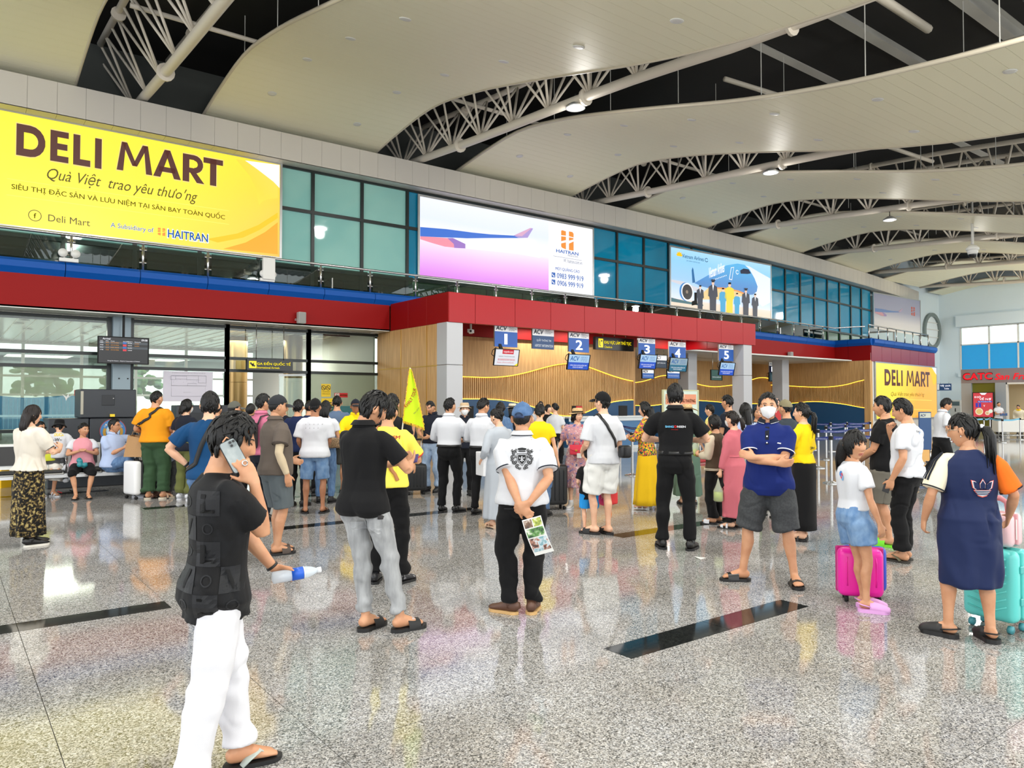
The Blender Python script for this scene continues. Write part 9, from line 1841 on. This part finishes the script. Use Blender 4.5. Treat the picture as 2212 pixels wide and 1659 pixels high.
# ---- people on the seats
def sitter(label, px, d, H, turn, q=1, sit=.45, **k):
    p = atd(px, 870, d); h = k.pop('fy', .40); kk = H/1.7; return guy(label, None, H, 180+turn, q, loc=(p.x,p.y,0), pel=(0,0,(sit+.10)/kk), feet=k.pop('feet', {1:dict(xy=(.10,h+.03)),-1:dict(xy=(-.10,h))}), **k)
LAP = (dict(w=(.10,.28,.75), pole=(1,-.6,-.3)), dict(w=(-.10,.28,.75), pole=(-1,-.6,-.3)))
def lap(z, y=.28, x=.1): return dict(r=dict(w=(x,y,z), pole=(1,-.6,-.3)), l=dict(w=(-x,y,z), pole=(-1,-.6,-.3)))
P = sitter('seated girl in pink tee with white sleeves and black leggings', 180, 12.8, 1.46, 0, head=(-38,0,0), hs=1.1, girth=1.1, fem=.5, **lap(.92,.22,.05), shoe='sandal', hair=('tied',.018), top=cloth('pale_pink_cloth', (222,150,160)), tk=dict(hem=.86, slv_m=T_WHITE, infl=.024), legs=T_BLKT, lk=dict(end=1.1, infl=.02, hem=.075))
bg = P.thing('teal_bag', 'crumpled teal plastic bag on the lap of the seated girl', 'bag'); mb = MB()
for i in range(8): mb.ell((rnd.uniform(-.06,.06), .26+rnd.uniform(-.04,.04), .66+rnd.uniform(-.05,.09)), (rnd.uniform(.03,.06),)*3, 8, 6)
link('bag_body', finish(crease(remesh(mb, .014, 2), .008, 5, 50), mat('teal_plastic', (40,130,140), .3)), None, bg)
P = sitter('seated man in pale blue polo and jeans with glasses and crossed legs', 246, 12.8, 1.66, -40, head=(-22,0,0), girth=1.1, r=dict(w=(.05,.30,.86)), l=dict(w=(-.44,.30,.98), pole=(-1,-.3,-.3)), feet={1:dict(xy=(.05,.52),z=.22,yaw=-20),-1:dict(xy=(-.10,.44))}, shoe='sneaker', shoe_m=mat('sneaker_grey', (170,172,176), .5), sole_m=T_WHITE, hair=('short',.02), top=T_LBLUE, tk=dict(hem=.88, collar=T_LBLUE, infl=.024), legs=T_JEAN, lk=dict(end=1.93, infl=.016, hem=.06)); P.glasses(M_BLK)
P = sitter('seated woman in sunglasses and white skirt with a yellow bag, left of the kneeling child', 86, 13.0, 1.55, -20, head=(-20,0,0), fem=1, r=dict(w=(.1,.26,.9)), l=dict(w=(-.05,.24,1.05)), shoe='sandal', shoe_m=T_WHITE, sole_m=T_WHITE, hair=('tied',.018), top=T_BLACK, legs=cloth('white_culotte', (230,226,216)), lk=dict(end=1.5, infl=.05, hem=.12)); P.glasses(M_BLK, True)
bg = P.thing('tote_bag', 'lime yellow and black tote on the lap of the woman in sunglasses', 'bag'); MB().rbox((-.2,.22,.66),(.08,.34,.86),.02,2).build('bag_body', cloth('lime_bag', (220,226,70)), bg, auto=60); MB().rbox((-.2,.215,.80),(.08,.345,.93),.02,2).build('black_top', M_LEATH, bg, auto=60)
p = atd(126, 870, 13.0); P = guy('child in black bucket hat and white printed tee kneeling on a seat', None, 1.22, 10, 1, 'fair', loc=(p.x,p.y,.13), hs=1.25, pel=(0,0,.80), lean=14, head=(0,-12,0), feet={1:dict(xy=(.08,-.30),z=.40,pole=(0,1,.2)),-1:dict(xy=(-.08,-.30),z=.40,pole=(0,1,.2))}, r=dict(w=(.22,.28,1.05)), l=dict(w=(-.2,.3,1.1)), shoe='bare', hair=('crop',.01), top=T_WHITE, tk=dict(hem=.84, infl=.034, sleeve=.9, slv_infl=.03), legs=T_GREY, lk=dict(end=.95, infl=.03, hem=.1)); P.hat(T_BLACK, None, .135, bucket=True)
P.text_on(P.topo, 'back_lettering', T_YEL, 'DUCK', (.03,-.1,1.28), .2, .07, True, off=.008, bold=.06); P.text_on(P.topo, 'back_drawing', T_BLACK, '~W~', (.0,-.1,1.16), .2, .08, True, off=.008)
cp_ = empty('white_cloth', (p.x+.12,p.y-.22,.46), rnd.random(), 'crumpled white cloth hanging over the seat edge by the kneeling child', 'cloth'); mb = MB()
for i in range(7): mb.ell((rnd.uniform(-.06,.06), rnd.uniform(-.06,.02), -.04*i+.05), (.06,.045,.04), 8, 6)
link('fabric', finish(crease(remesh(mb, .014, 2), .012, 3, 45), T_WHITE), None, cp_)
P = sitter('seated person in blue checked shirt half hidden by the orange tee', 372, 13.1, 1.62, 20, head=(20,-10,0), **lap(.85), shoe_m=M_BRLEATH, hair=('crop',.014), top=T_CHECK, tk=dict(infl=.022, collar=T_CHECK), legs=T_CHAR, lk=LONG)
# ---- restaurant staff far right
P = guy('waiter in white shirt standing before the red menu poster', (2158,939), 1.62, 150, 2, 'tan', hair=('crop',.016), top=T_WHITE, tk=dict(collar=T_WHITE), r=dict(w=(.1,.3,1.1)), legs=T_BLKT, lk=LONG, l=dict(w=(-.1,.3,1.1)))
MB_ = P.thing('cap_box', 'navy folder held by the waiter at the far right', 'folder'); MB().rbox((-.25,.3,1.0),(.12,.34,1.14),.01,1).build('cover', M_NAVY, MB_)
P = guy('person in white and yellow bending over the far restaurant desk', (2203,940), 1.55, 190, 2, 'tan', lean=28, head=(0,-20,0), hair=('short',.02), top=T_CREAM, tk=dict(sleeve=1.8, long_=True), legs=T_GREY, lk=LONG); mb = MB(); mb.tube([P.M()(V(.08*math.sin(a),.07*math.cos(a),1.44)) for a in np.linspace(0,6.28,12)], .035, 8); mb.build('yellow_scarf', T_YEL, P.root, True)
bpy.data.scenes.remove(TMP)
for me in [m for m in bpy.data.meshes if m.users == 0]: bpy.data.meshes.remove(me)
